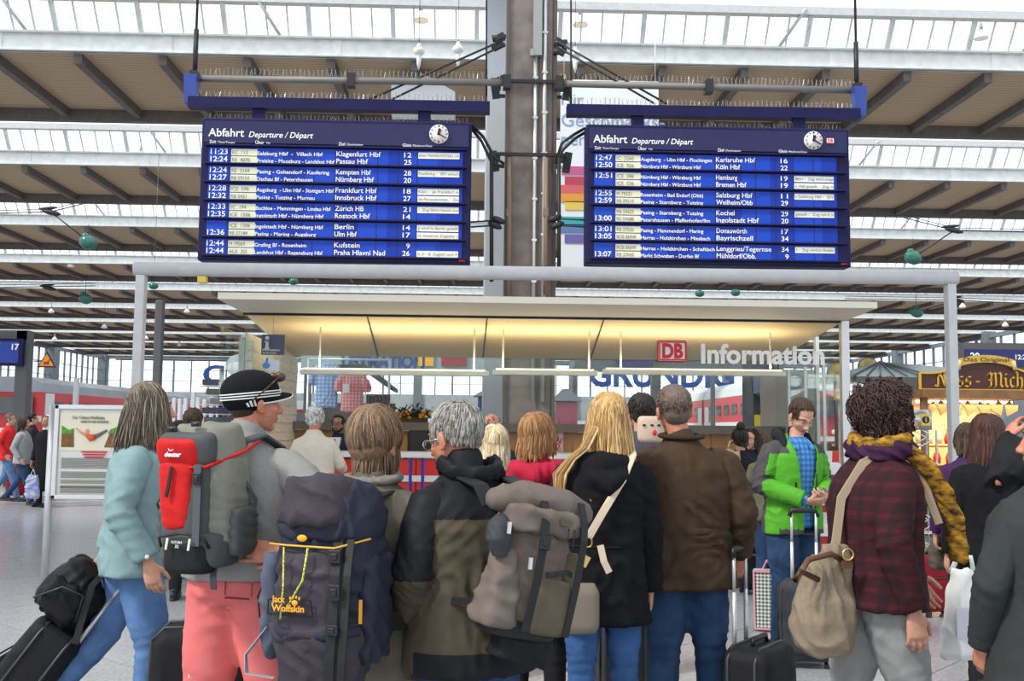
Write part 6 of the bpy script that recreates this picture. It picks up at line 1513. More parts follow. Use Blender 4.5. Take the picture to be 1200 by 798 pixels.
softbox('base_compartment', (0, yB-.03, 1.03), (.29, .26, .15), pg, rB, e=2.6, seed=7); softbox('base_panel', (-.0, yB-.105, 1.0), (.21, .13, .13), pk, rB, e=2.4, seed=8)
for sx in (-1, 1): softbox('side_pocket', (sx*.15, yB+.01, 1.1), (.08, .17, .2), pg, rB, folds=[(None, 1, (.2, .3, 1), .05, .006)], seed=9)
m = MB(); m.tube([(-.13, yB-.11, 1.36), (-.02, yB-.165, 1.355), (.08, yB-.15, 1.36), (.165, yB-.02, 1.42), (.165, yB+.1, 1.46)], .007, 6); m.build('red_piping', pr, rB)
m = MB(); m.tube([(-.1, yB-.15, 1.04), (-.1, yB-.165, 1.08), (0, yB-.175, 1.1), (.09, yB-.16, 1.08), (.1, yB-.14, 1.04)], .006, 6); m.build('zip', black_p, rB)
m = MB(); m.ribbon([(-.045, yB-.185, 1.36), (-.055, yB-.186, 1.28), (-.065, yB-.184, 1.24)], .012, .006, (1, 0, 0)); m.build('pocket_zip', black_p, rB)
m = MB(); m.ribbon([(.055, yB-.165, 1.37), (.06, yB-.17, 1.22), (.06, yB-.17, 1.05)], .03, .006, (1, 0, 0)); m.build('front_strap', web, rB)
buckle(rB, (.06, yB-.175, 1.315)); buckle(rB, (-.12, yB-.12, 1.33), .03, .03); buckle(rB, (-.09, yB-.12, 1.51), .04, .02); buckle(rB, (.02, yB-.13, 1.53), .04, .02)
for z_ in (1.08,):
    for x_ in (-.05, .045): m = MB(); m.ribbon([(x_, yB-.185, z_), (x_-.003, yB-.19, z_-.045)], .009, .004, (1, 0, 0)); m.build('zip_pull', mat('pull_pale', (.6, .58, .5), .5), rB)
m = MB(); m.ribbon([(.14, yB, 1.34), (.17, yB+.08, 1.22), (.17, yB+.05, 1.12)], .02, .005, (0, 1, 0)); m.build('side_strap', web, rB)
m = MB(); m.ribbon([(-.17, yB+.05, .97), (-.21, yB-.02, 1.2), (-.16, yB-.02, 1.28)], .012, .004, (0, 1, 0)); m.build('side_strap', web, rB)
m = MB(); m.ribbon([(.08, yB-.06, .97), (.085, yB-.08, .92), (.085, yB-.07, .87)], .025, .005, (1, 0, 0)); m.build('loose_strap', web, rB)
m = MB(); m.text('deuter', .018, Matrix.Translation((-.075, yB-.187, 1.4)) @ Matrix.Rotation(-.2, 4, 'X'), bold=.03, width=.07)
m.tube([(-.052+.011*math.cos(a_), yB-.182, 1.435+.012*math.sin(a_)) for a_ in [2*PI*q/10 for q in range(10)]], .003, 5, closed=True); m.bar((-.042, yB-.182, 1.43), (-.042, yB-.176, 1.462), .006, .004)
m.build('logo_lettering', cw_, rB, kind='stuff')
m = MB(); m.text('FUTURA', .01, Matrix.Translation((-.03, yB-.188, 1.06)), width=.045); m.text('32', .012, Matrix.Translation((-.015, yB-.188, 1.043)), width=.016); m.build('model_lettering', cw_, rB, kind='stuff')
rB.scale = (fB.k*.93, fB.k*.9, fB.k*.88); rB.location.z = .19*fB.k
for sx in (-1, 1): shoulder_strap(rB, sx, fB, .055, web, yB+.1, 1.35)
m = MB(); m.ribbon([(.15, yB+.05, 1.03), (.2, -.1, 1.01), (.21, .05, 1.01), (.12, .19, 1.0), (-.12, .19, 1.0), (-.21, .05, 1.01), (-.2, -.1, 1.01), (-.15, yB+.05, 1.03)], .045, .01, (0, 0, 1)); m.build('hip_belt', web, rB)
# --- pack C
rC = pack_root(fC, 'large dark navy hiking rucksack with orange logo, worn by the short-haired person')
nv = cloth('pack_navy', (.028, .03, .048), .55, bump=.3, noise=.1); pu = cloth('pack_plum', (.05, .043, .055), .5, bump=.35, noise=.12); bg = cloth('pack_slate', (.085, .1, .14), .6, bump=.3)
yC = -.37
F1 = [(None, 1, (.5, .2, .8), .1, .013), (None, 1, (.9, .1, -.3), .17, .008)]
softbox('main_compartment', (0, yC, 1.1), (.44, .32, .62), nv, rC, e=2.5, folds=F1, seed=1, taper=(.92, 1.0))
softbox('lid', (.0, yC-.0, 1.43), (.45, .36, .24), nv, rC, e=2.4, folds=F1, seed=2, taper=(1.05, .78)); softbox('lid_dome', (-.02, yC-.055, 1.47), (.36, .32, .2), pu, rC, e=2.2, folds=F1, seed=3, taper=(1, .8))
softbox('front_pocket', (-.02, yC-.13, 1.09), (.32, .16, .38), pu, rC, e=2.5, folds=F1, seed=4, taper=(1.05, .85)); softbox('base_compartment', (0, yC-.05, .87), (.4, .32, .26), pu, rC, e=2.5, folds=F1, seed=5, taper=(.8, 1.05))
for sx in (-1, 1): softbox('side_pocket', (sx*(.22 if sx < 0 else .19), yC+.0, 1.05), (.1 if sx < 0 else .08, .22, .42), bg if sx < 0 else nv, rC, folds=F1, seed=6+sx)
m = MB(); m.tube([(-.21, yC-.12, 1.3), (-.1, yC-.19, 1.305), (.1, yC-.19, 1.3), (.21, yC-.1, 1.33)], .004, 6); m.build('gold_piping', gold_l, rC)
m = MB(); m.tube([(-.19, yC-.14, .985), (-.1, yC-.2, .97), (.1, yC-.2, .97), (.19, yC-.14, .985)], [(.02, .01)]*4, 8); m.build('compression_band', nv, rC)
for x_, w_ in ((.1, .04), (.15, .03)): m = MB(); m.ribbon([(x_, yC-.15, 1.33), (x_+.01, yC-.2, 1.2), (x_+.01, yC-.215, 1.0), (x_, yC-.21, .88), (x_-.01, yC-.19, .72)], w_, .007, (1, 0, 0)); m.build('front_strap', webk, rC)
buckle(rC, (.105, yC-.195, 1.27), .05, .05); buckle(rC, (.115, yC-.225, 1.0), .05, .04); buckle(rC, (.12, yC-.225, 1.14), .05, .06)
m = MB(); m.tube([(-.1, yC-.21, 1.3), (-.09, yC-.225, 1.15), (-.1, yC-.222, 1.03)], .0035, 5); m.build('cord', mat('cord_yellow', (.6, .5, .08), .7, noise=.9, nscale=200), rC)
m = MB(); m.tube([(.0, yC-.21, 1.3), (-.01, yC-.225, 1.18), (-.08, yC-.225, 1.06)], .004, 5); m.build('cord', MATS['cord_yellow'], rC)
org = mat('logo_orange', (.85, .38, .02), .6)
m = MB(); m.tube([(-.16, yC-.212, 1.045), (-.155, yC-.216, 1.1), (-.06, yC-.222, 1.115), (.02, yC-.216, 1.1), (.03, yC-.212, 1.045)], .004, 6, closed=True); m.build('logo_patch_rim', webk, rC)
m = MB(); m.text('Jack', .024, Matrix.Translation((-.13, yC-.235, 1.095)), bold=.02, width=.055); m.text('Wolfskin', .024, Matrix.Translation((-.13, yC-.235, 1.062)), bold=.02, width=.135)
m.ell((-.035, yC-.235, 1.095), (.014, .004, .011), None, 8)
for q in range(4): m.ell((-.054+q*.0125, yC-.235, 1.112+.004*(q in (1, 2))), (.005, .003, .007), None, 6)
m.build('logo_lettering', org, rC, kind='stuff')
m = MB(); m.ell((-.03, yC-.2, 1.335), (.022, .006, .014), None, 10); m.build('paw_badge', org, rC)
m = MB(); m.box((.2, yC-.16, 1.06), (.012, .006, .09)); m.build('orange_label', org, rC)
rC.scale = (fC.k*.9, fC.k, fC.k*.9); rC.location.z = .115*fC.k
for sx in (-1, 1): shoulder_strap(rC, sx, fC, .06, webk, yC+.12, 1.5)
m = MB(); m.ribbon([(.17, yC+.05, .98), (.25, -.15, .96), (.27, .05, .96), (.12, .26, .95), (-.12, .26, .95), (-.27, .05, .96), (-.25, -.15, .96), (-.17, yC+.05, .98)], .08, .014, (0, 0, 1)); m.build('hip_belt', webk, rC)
m = MB(); m.ribbon([(-.22, yC-.1, .97), (-.3, yC-.12, .86), (-.27, yC-.16, .8), (-.15, yC-.16, .79)], .022, .004, (0, 1, 0)); m.build('loose_strap', mat('strap_silver', (.3, .31, .33), .5), rC)
m = MB(); m.tube([(-.24, yC-.05, 1.2), (-.29, yC-.06, 1.08), (-.275, yC-.05, .93)], .004, 5); m.build('side_cord', webk, rC)
# --- pack D, leaning
rD = pack_root(fD, 'taupe roll-top rucksack with black straps on the man in olive jacket')
tp = cloth('pack_taupe', (.15, .122, .105), .7, bump=.3, noise=.1); tpd = cloth('pack_taupe_dark', (.1, .085, .06), .7, bump=.3)
yD = -.36; TL = (0, .2, 0); RT = Matrix.Rotation(.2, 3, 'Y')
def dl(x, y, z): v = RT @ Vector((x, y, z-1.15)); return (v.x+.04, v.y, v.z+1.15)
softbox('main_compartment', dl(0, yD, 1.13), (.34, .25, .5), tp, rD, e=2.5, tilt=TL, folds=F1, seed=11, taper=(1.0, .9))
m = MB(); m.tube([dl(-.19, yD-.02, 1.385), dl(-.1, yD-.03, 1.4), dl(.1, yD-.03, 1.4), dl(.19, yD-.02, 1.39)], [.055, .075, .078, .06], 18, rnd=True); link('rolled_top', remesh(m, .01, 2, [(None, 1, (.6, .6, .4), .06, .008)]), tp, rD)
softbox('lid_flap', dl(-.01, yD-.07, 1.33), (.34, .16, .11), tp, rD, tilt=TL, folds=F1, seed=12)
softbox('side_pocket', dl(-.13, yD-.05, 1.05), (.16, .2, .32), tp, rD, tilt=(0, .24, 0), folds=F1, seed=13, taper=(1.15, .6)); softbox('mesh_pocket', dl(.07, yD-.09, 1.0), (.2, .14, .22), tpd, rD, tilt=TL, seed=14); softbox('side_pocket', dl(.18, yD+.02, 1.06), (.11, .17, .34), tpd, rD, tilt=TL, folds=F1, seed=15)
softbox('base_panel', dl(0, yD, .9), (.32, .24, .08), webk, rD, tilt=TL, seed=16)
for x_, w_ in ((-.03, .034), (.15, .028)): m = MB(); m.ribbon([dl(x_, yD-.09, 1.43), dl(x_, yD-.14, 1.36), dl(x_+.0, yD-.165, 1.28), dl(x_-.0, yD-.165, 1.1), dl(x_-.005, yD-.155, .9)], w_, .008, (1, 0, -.2)); m.build('front_strap', webk, rD)
buckle(rD, dl(-.03, yD-.175, 1.25), .045, .055, (0, .2, 0)); buckle(rD, dl(.02, yD-.17, 1.13), .03, .025)
m = MB(); m.ribbon([dl(.03, yD-.16, 1.13), dl(.1, yD-.165, 1.15), dl(.13, yD-.15, 1.14)], .022, .005, (0, 0, 1)); m.build('compression_strap', webk, rD)
m = MB(); m.tube([dl(.08, yD-.15, 1.32), dl(.07, yD-.17, 1.27), dl(.1, yD-.17, 1.25), dl(.105, yD-.15, 1.32)], .003, 5); m.build('cord_loop', webk, rD)
m = MB(); m.box(dl(.06, yD-.155, 1.34), (.05, .006, .025), (0, .2, 0)); m.build('cloth_badge', tpd, rD)
for z0_, z1_, x_ in ((1.16, 1.1, -.07), (1.28, 1.24, -.19)): m = MB(); m.box(dl(x_, yD-.16, z0_), (.014, .01, .045), (0, .1, 0)); m.build('zip_pull', alu, rD)
m = MB(); m.stack([(1.2, .03, .03, -.13, yD-.1), (1.27, .055, .05, -.135, yD-.1), (1.33, .045, .045, -.13, yD-.09), (1.36, .02, .02, -.12, yD-.08)], 18); me = remesh(m, .008, 1, [(None, 1, (1, 0, 0), .016, .004)]); link('folding_umbrella', me, mat('umbrella_grey', (.035, .037, .045), .7), rD)
rD.scale = (fD.k*.86, fD.k*.9, fD.k*.86); rD.location.z = .2*fD.k; rD.location.x += .03
for sx in (-1, 1): shoulder_strap(rD, sx, fD, .07, webk, yD+.12, 1.45)
softbox('hanging_pouch', dl(.05, yD+.02, .82), (.26, .18, .14), blkc, rD, tilt=(0, .3, 0), folds=F1, seed=18)
m = MB(); m.ribbon([(-.15, yD+.05, 1.0), (-.24, -.05, .97), (-.25, .08, .98)], .03, .008, (0, 0, 1)); m.build('hip_belt', webk, rD)
# --- shoulder bag of G
rG = empty('shoulder_bag', tuple(fG.root.location), fG.root.rotation_euler.z, 'beige canvas shoulder bag with brown handle hanging behind the curly-haired woman', 'bag'); rG.scale = fG.root.scale
canv = cloth('canvas_beige', (.25, .2, .145), noise=.12, nscale=60, bump=.4, bscale=120); lth = mat('leather_brown2', (.1, .045, .025), .45)
m = MB(); m.stack([(.68, .06, .08, .08, -.26), (.72, .08, .12, .08, -.27), (.82, .09, .14, .08, -.27), (.94, .075, .115, .08, -.26), (1.04, .05, .09, .1, -.25), (1.12, .03, .05, .1, -.22)], 26, 2.3)
link('bag_body', remesh(m, .01, 3, [((.1, -.28, 1.0), .2, (0, 1, .12), .045, .016), (None, 1, (.3, .8, .5), .1, .01)], 'bag_body'), canv, rG)
m = MB(); m.ribbon([(.09, -.22, 1.1), (.09, -.19, 1.3), (.1, -.1, 1.44), (.09, .0, 1.49), (.09, .15, 1.4), (.14, .2, 1.2)], .035, .008, (0, 1, .0)); m.build('strap', mat('strap_tan', (.42, .32, .22), .6), rG)
m = MB(); m.tube([(.17, -.33, .99), (.2, -.42, 1.03), (.2, -.44, .99), (.18, -.38, .95)][:3]+[(.19, -.38, 1.07), (.18, -.28, 1.09), (.16, -.22, 1.06)], [.012]*6, 8); m.build('handle', lth, rG)
m = MB(); m.tube([(.2+.0*q, -.22+.022*math.cos(q), 1.09+.022*math.sin(q)) for q in [2*PI*t_/14 for t_ in range(14)]], .005, 6, closed=True); m.build('ring', brass, rG)
m = MB(); m.box((.19, -.22, 1.05), (.02, .04, .03)); m.build('leather_tab', lth, rG)

# ================================================================ LUGGAGE
case_k = cloth('case_black', (.016, .016, .019), .6, bump=.3, bscale=90); case_trim = mat('case_trim', (.03, .03, .033), .4)
def suitcase(x, y, rz, w, d, h, label, mt=case_k, tilt=0, handle=0, hl=.0, tan=False, hard=False, cat='suitcase', name='suitcase', hw=.2):
    r = empty(name, (x, y, 0), rz, label, cat); r.rotation_euler = (tilt, 0, rz); z0 = .045
    softbox('shell', (0, 0, z0+h/2), (w, d, h), mt, r, e=5, vox=.012, sm=2, folds=None if hard else [(None, 1, (.3, .2, 1), .2, .004)])
    for yy in ((-.18*d, .2*d) if hard else (-.22*d, .3*d)):
        m = MB(); q = .97; m.tube([(-w/2*q, yy, z0+.04), (-w/2*1.005, yy, z0+h/2), (-w/2*q, yy, z0+h-.05), (-w/2+.06, yy, z0+h*1.0), (w/2-.06, yy, z0+h*1.0), (w/2*q, yy, z0+h-.05), (w/2*1.005, yy, z0+h/2), (w/2*q, yy, z0+.04)], .008, 6); m.build('piping', case_trim, r)
    if not hard:
        softbox('front_pocket', (0, -d*.5, z0+h*.36), (w*.8, .05, h*.5), mt, r, e=4, seed=2)
        m = MB(); m.tube([(-w*.36, -d/2-.024, z0+h*.62), (w*.36, -d/2-.024, z0+h*.62)], .005, 5); m.build('pocket_zip', case_trim, r)
    else:
        for q in range(5): m = MB(); m.box((-w*.32+q*w*.16, -d/2-.002, z0+h/2), (.012, .012, h*.8)); m.build('rib', mt, r, bevel=.004)
    for sx in (-1, 1): m = MB(); m.tube([(sx*(w/2-.05)-.012, d*.3, .035), (sx*(w/2-.05)+.012, d*.3, .035)], [.035, .035], 14); m.build('wheel', black_p, r); m = MB(); m.box((sx*(w/2-.05), -d*.3, .025), (.04, .03, .05)); m.build('foot', black_p, r)
    m = MB(); m.tube([(-.08, 0, z0+h-.0), (-.07, 0, z0+h+.03), (.07, 0, z0+h+.03), (.08, 0, z0+h)], [(.014, .01)]*4, 8); m.build('carry_handle', mat('leather_tan', (.35, .18, .08), .5) if tan else black_p, r)
    if tan: m = MB(); m.box((0, -d/2-.005, z0+h*.86), (.2, .012, .09)); m.build('luggage_label', MATS['leather_tan'], r, bevel=.01); m = MB(); m.box((0, -d/2-.03, z0+h*.64), (w*.8, .01, .012)); m.build('zip_line', MATS['leather_tan'], r)
    if handle:
        for sx in (-1, 1): m = MB(); m.tube([(sx*hw/2, d*.38, z0+h-.1), (sx*hw/2, d*.38, z0+h+handle*.55)], [.011, .011], 8); m.tube([(sx*hw/2, d*.38, z0+h+handle*.5), (sx*hw/2, d*.38, z0+h+handle)], [.0085, .0085], 8); m.build('pull_tube', alu, r)
        m = MB(); m.tube([(-hw/2-.012, d*.38, z0+h+handle-.03), (-hw/2, d*.38, z0+h+handle+.008), (hw/2, d*.38, z0+h+handle+.008), (hw/2+.012, d*.38, z0+h+handle-.03)], [(.017, .014)]*4, 8); m.build('grip', black_p, r)
    return r
# tilted case of A: axis from lower left to her hand
h1 = fA.root.matrix_world if False else None
sc1 = suitcase(at(-18, 5.0), 5.02, -PI/2+.08, .42, .26, .66, 'black upright suitcase tilted at far left, pulled by the grey-haired walker', tilt=-.62, handle=.42, hard=False)
ax = Vector((math.sin(.62), 0, math.cos(.62)))
rb = empty('travel_bag', tuple(sc1.location), -PI/2+.08, 'soft black travel bag strapped on top of the tilted black suitcase', 'bag'); rb.rotation_euler = (-.62, 0, -PI/2+.08)
softbox('bag_body', (0, -.06, .83), (.36, .3, .26), cloth('bag_black', (.013, .013, .015), .5, bump=.3), rb, e=2.6, tilt=(-.25, 0, 0), folds=[(None, 1, (.3, 1, .5), .08, .012)], seed=4)
softbox('side_pocket', (.17, -.07, .82), (.06, .2, .17), MATS['cloth_bag_black'], rb, folds=F1, seed=5)
m = MB(); m.tube([(.19, -.18, .76), (.215, -.1, .88), (.21, .0, .9), (.19, .04, .78)], .005, 6); m.build('zip', case_trim, rb)
m = MB(); m.ribbon([(.19, .1, .7), (.19, -.0, .95), (.0, -.02, .99), (-.19, .0, .95)], .03, .005, (0, 1, .2)); m.build('carry_strap', webk, rb)
# others
suitcase(at(252, 4.75), 4.75, .12, .5, .28, .58, 'black soft suitcase standing behind the man in salmon trousers')
suitcase(at(742, 5.5), 5.5, .3, .42, .27, .62, 'dark grey ribbed hard-shell suitcase beside the legs of the duffle coat woman', mat('shell_grey', (.06, .065, .07), .35), hard=True)
hx = at(861, 4.75)
suitcase(at(884, 4.85), 4.78, .9, .38, .25, .5, 'black soft trolley case with extended handle held by the brown jacket man', handle=.42, hw=.13)
suitcase(at(888, 9.6), 9.7, .1, .33, .24, .52, 'black suitcase with tan leather handle and label standing behind the polka dot bag', tan=True)
suitcase(at(948, 6.7), 6.75, -.1, .36, .24, .5, 'dark grey trolley case with raised handle in front of the green jacket man', cloth('case_grey', (.045, .05, .06), .6), handle=.44, hw=.16)
suitcase(at(1094, 8.6), 8.6, .2, .34, .24, .46, 'dark red suitcase with long black handle beside right frame post', cloth('case_red', (.2, .012, .02), .6), handle=.4, hw=.12)
# polka bag
polka = bpy.data.materials.new('polka_fabric'); polka.use_nodes = True
nt = polka.node_tree; b_ = nt.nodes['Principled BSDF']; b_.inputs['Roughness'].default_value = .4
tc_ = nt.nodes.new('ShaderNodeTexCoord'); vo = nt.nodes.new('ShaderNodeTexChecker'); vo.inputs['Scale'].default_value = 52
mp_ = nt.nodes.new('ShaderNodeMapping'); mp_.inputs['Rotation'].default_value = (0, .785, 0); nt.links.new(tc_.outputs['Object'], mp_.inputs[0]); nt.links.new(mp_.outputs[0], vo.inputs[0])
vo.inputs['Color1'].default_value = (.7, .72, .7, 1); vo.inputs['Color2'].default_value = (.1, .14, .12, 1); nt.links.new(vo.outputs[0], b_.inputs['Base Color'])
pb = G(905, 738); r = empty('shopping_bag', (pb.x, pb.y, 0), -.25, 'white and green dotted shopping bag with pink trim on the floor', 'bag')
m = MB(); m.box((0, 0, .23), (.26, .18, .44), None, taper=1.05); m.build('bag_body', polka, r, bevel=.012)
pinkm = mat('trim_pink', (.75, .3, .38), .5)
for x_ in (-.13, .13): m = MB(); m.bar((x_, -.093, .02), (x_*1.05, -.098, .45), .014, .01); m.build('trim', pinkm, r)
m = MB(); m.bar((-.137, -.098, .45), (.137, -.098, .45), .012, .014); m.bar((-.13, -.093, .02), (.13, -.093, .02), .012, .014); m.build('trim', pinkm, r)
m = MB(); m.box((-.139, 0, .23), (.006, .17, .42)); m.build('side_panel', mat('panel_blue', (.25, .38, .55), .5), r)
for y_ in (-.05, .05): m = MB(); m.ribbon([(-.07, y_, .45), (-.04, y_, .52), (.04, y_-.03, .51), (.1, y_-.05, .42)], .025, .004, (0, 1, 0)); m.build('handle', pinkm, r)
pb = G(938, 742); r = empty('floor_rucksack', (pb.x, pb.y-.02, 0), .2, 'black rucksack standing on the floor right of the dotted shopping bag', 'rucksack')
softbox('bag_body', (0, 0, .235), (.28, .22, .46), case_k, r, e=2.6, folds=F1, seed=31); softbox('front_pocket', (0, -.11, .17), (.2, .1, .24), case_k, r, e=2.8, folds=F1, seed=32)
m = MB(); m.ribbon([(-.13, -.02, .3), (-.18, -.04, .12), (-.14, -.06, .02)], .02, .005, (0, 1, 0)); m.build('strap', webk, r)
# white carrier bag and taupe bag at right
X, Z, w_, h_ = px_rect(1102, 666, 1146, 772, 4.6)
r = empty('carrier_bag', (X, 4.6, Z), 0, 'white translucent plastic carrier bag held at right edge', 'bag')
wb_m = mat('bag_white', (.78, .78, .77), .4); 
m = MB(); m.stack([(-h_/2, w_*.5, .05, 0, 0), (-h_/2+.03, w_*.5, .07, 0, 0), (0, w_*.46, .06, .01, 0), (h_/2-.02, w_*.34, .03, .02, 0), (h_/2, w_*.3, .012, .02, 0)], 24, 3); link('bag_body', remesh(m, .008, 1, [(None, 1, (1, .2, .3), .07, .009)]), wb_m, r)
m = MB(); m.tube([(-.03, 0, h_/2-.01), (.0, 0, h_/2+.05), (.06, 0, h_/2+.05), (.07, 0, h_/2-.01)], [(.012, .004)]*4, 8); m.build('handle', wb_m, r)
m = MB(); m.box((.0, -.072, -.03), (.09, .004, .13)); m.build('print_panel', mat('bag_print', (.62, .63, .68), .5), r)
X, Z, w_, h_ = px_rect(1090, 620, 1112, 668, 7.6)
r = empty('hand_bag', (X, 7.6, Z), 0, 'dark taupe slouchy handbag hanging beside purple jacket woman', 'bag')
softbox('bag_body', (0, 0, 0), (w_*1.3, .12, h_), cloth('bag_taupe2', (.1, .085, .07)), r, e=2.4, folds=F1, taper=(1, .7))
m = MB(); m.tube([(-.03, 0, h_*.45), (.02, 0, h_*.45+.28), (.09, 0, h_*.45+.3), (.07, 0, h_*.4)], .008, 6); m.build('strap', lth, r)
# ================================================================ PEOPLE: behind the first row
def simple(x_px, ytop, Y, H, rz, label, topm, botm, hairm, hk='short', skin='fair', J=None, gx=1.0, far=True, hem=.82, group=None, head_rot=(0, 0, 0), hands=None, seed=1, coll=.03, hkw=None, hood=None, skirt=None, amp=1.0, hs=1.0, low=True):
    f = figure(at(x_px, Y), Y, rz, H, label, skin, J=J, gx=gx, gy=gx*1.05, head_rot=head_rot, far=far, group=group, hs=hs, hands=hands if hands is not None else [('R', (-1, 0, 0), .5, None, 1.0), ('L', (1, 0, 0), .5, None, 1.0)])
    t = top(f, topm, 'jacket', hem=hem, gx=gx*1.05, gy=gx*1.12, seed=seed, collar=coll, amp=amp, hemw=1.08)
    if low: trousers(f, botm, gx=gx, seat=gx, seed=seed+1); shoes(f, blk)
    kw = dict(short=dict(N=500, L=.035, r=.004, hang=1.9), bob=dict(N=520, L=.17, r=.005, hang=1.8, vol=1.08, sweep=.6, outward=.1), long=dict(N=520, L=.36, r=.0055, hang=1.7, sweep=.8, vol=1.06, outward=.08), bald=dict(N=300, L=.02, r=.0035, hang=1.95, bald=1.15, shell=False), curly=dict(N=600, L=.06, r=.005, hang=1.9, curl=1.2, vol=1.12))[hk]
    kw.update(hkw or {}); hair(f, hairm, seed=seed, **kw); return f
pinkred = cloth('coat_crimson', (.42, .02, .05), noise=.1); navyc = cloth('navy', (.02, .025, .045)); creamc = cloth('cream_coat', (.62, .56, .46), noise=.06); greyc = cloth('coat_grey', (.12, .12, .13)); dkgr = cloth('coat_darkgreen', (.037, .041, .041)); plum = cloth('plum', (.055, .02, .075)); khk = cloth('khaki', (.16, .15, .1)); dkt = cloth('dark_trousers', (.02, .02, .024))
fI = simple(630, 488, 5.2, 1.585, -.15, 'woman with auburn bobbed hair in a crimson red coat near the booth', pinkred, dkt, auburn_h, 'bob', gx=1.15, far=False, seed=41, head_rot=(-4, 0, -42), hkw=dict(L=.13, N=700, sweep=.4))
tI = [c for c in fI.root.children if c.name.startswith('jacket')][0]
m = MB(); m.tube([(-.12, -.02, 1.46), (-.09, -.12, 1.44), (0, -.15, 1.42), (.09, -.12, 1.44), (.12, -.02, 1.46)], [.05, .065, .07, .065, .05], 12, rnd=True); link('hood', remesh(m, .012, 2, [(None, 1, (1, .3, .6), .08, .01)]), pinkred, tI)
m = MB()
for s_ in (-1, 1): m.tube([fI.HM @ Vector((s_*.032+.022*math.cos(a_), .104, .0+.017*math.sin(a_))) for a_ in [2*PI*q/14 for q in range(14)]], .003, 5, closed=True); m.tube([fI.HM @ Vector((s_*.054, .1, .004)), fI.HM @ Vector((s_*.084, .0, .008))], .0025, 5)
m.build('glasses', mat('frame_black', (.02, .015, .015), .3), fI.root)
simple(579, 501, 6.4, 1.525, .1, 'person with pale blonde bob in grey coat between the olive jacket man and crimson coat', greyc, dkt, pale_h, 'bob', seed=43, hkw=dict(N=900))
simple(575, 487, 8.8, 1.64, -.1, 'balding man in dark coat behind the pale blonde bob', navyc, dkt, salt_h, 'bald', 'ruddy', seed=45)
fL = simple(752, 463, 6.5, 1.74, .05, 'dark-haired man in grey-mauve jacket half hidden behind the blonde woman', cloth('mauve_grey', (.075, .065, .08)), dkt, dark_h, 'short', seed=47, gx=1.05)
fM = simple(366, 481, 10.6, 1.71, -.25, 'white-haired man in long cream coat leaning at the red counter', creamc, dkt, white_h, 'curly', 'ruddy', J=dict(elR=(.25, .1, 1.16), wrR=(.2, .32, 1.1)), gx=1.15, seed=49, hem=.7, hkw=dict(curl=.4, vol=1.05, L=.05))
fN = simple(394, 488, 13.1, 1.66, PI-.15, 'young clerk with beard, glasses and red tie behind the counter', navyc, dkt, dark_h, 'short', 'tan', seed=51, gx=.95, far=False)
m = MB()
for s_ in (-1, 1): m.tube([fN.HM @ Vector((s_*.031+.025*math.cos(a_), .106, .004+.02*math.sin(a_))) for a_ in [2*PI*q/14 for q in range(14)]], .0035, 5, closed=True)
m.tube([fN.HM @ Vector((-.008, .108, .008)), fN.HM @ Vector((.008, .108, .008))], .003, 5); m.build('glasses', MATS['frame_black'], fN.root)
m = MB(); m.tube([(-.065, .03, -.05), (-.05, .07, -.085), (0, .092, -.098), (.05, .07, -.085), (.065, .03, -.05)], [(.014, .02)]*5, 8); m.tube([(-.024, .1, -.05), (0, .106, -.047), (.024, .1, -.05)], .005, 6); me = m.mesh('beard'); me.transform(fN.HM); link('beard', me, dark_h[0], fN.root)
m = MB(); m.prism([(-.05, 1.28), (.05, 1.28), (.075, 1.46), (-.075, 1.46)], .1, .155); m.build('shirt_front', white_lam, fN.root); m = MB(); m.prism([(-.022, 1.2), (.022, 1.2), (.014, 1.44), (-.014, 1.44)], .15, .165); m.build('tie', red_m, fN.root)
X, Z, w_, h_ = px_rect(748, 491, 777, 515, 6.15)
r = empty('padded_bag', (X, 6.15, Z), 0, 'beige padded bag with a red spot left of the brown jacket man', 'bag')
softbox('bag_body', (0, .0, 0), (w_*1.1, .1, h_*1.3), mat('bag_beige', (.55, .42, .33), .8), r, e=2.4)
for q in (-.45, .0, .4): m = MB(); m.ell((q*w_*.7, -.05, h_*.2), (.011, .006, .007), None, 8); m.build('eyelet', black_p, r)
m = MB(); m.ell((.015, -.052, -.02), (.014, .008, .017), None, 10); m.build('red_spot', red_m, r)
# ladies right of the brown jacket
simple(868, 505, 10.2, 1.53, .1, 'woman with dark hair bun, back to us, left of the green jacket man', cloth('black_jk', (.02, .02, .024)), dkt, dark_h, 'short', seed=53, hkw=dict(L=.06, vol=1.06), J=dict(), gx=1.05)
q_ = at(868, 10.2); bun = MB(); bun.ell((0, 0, 0), (.055, .055, .055), None, 12); o = [c for c in COL.objects if c.name.startswith('person')][-1]; bun.build('hair_bun', dark_h, o, loc=(0, -.03, 1.79))
simple(881, 508, 10.7, 1.53, 2.5, 'young woman with dark hair facing sideways beside the woman with a bun', navyc, jeans_d, dark_h, 'long', seed=55, hkw=dict(N=300, L=.2))
simple(903, 510, 9.4, 1.5, -.5, 'brown-haired woman in khaki jacket partly behind the green jacket man', khk, jeans_d, brown_h, 'bob', seed=57)
r = empty('tan_bag', (at(858, 9.9), 9.95, 0), 0, 'tan snakeskin shoulder bag on the woman with hair bun', 'bag')
softbox('bag_body', (0, 0, 1.12), (.2, .12, .42), mat('snakeskin', (.38, .24, .13), .5, noise=.5, nscale=30), r, e=2.5, folds=F1); m = MB(); m.tube([(-.04, 0, 1.3), (.0, 0, 1.42), (.05, .12, 1.42)], .01, 6); m.build('strap', MATS['snakeskin'], r)
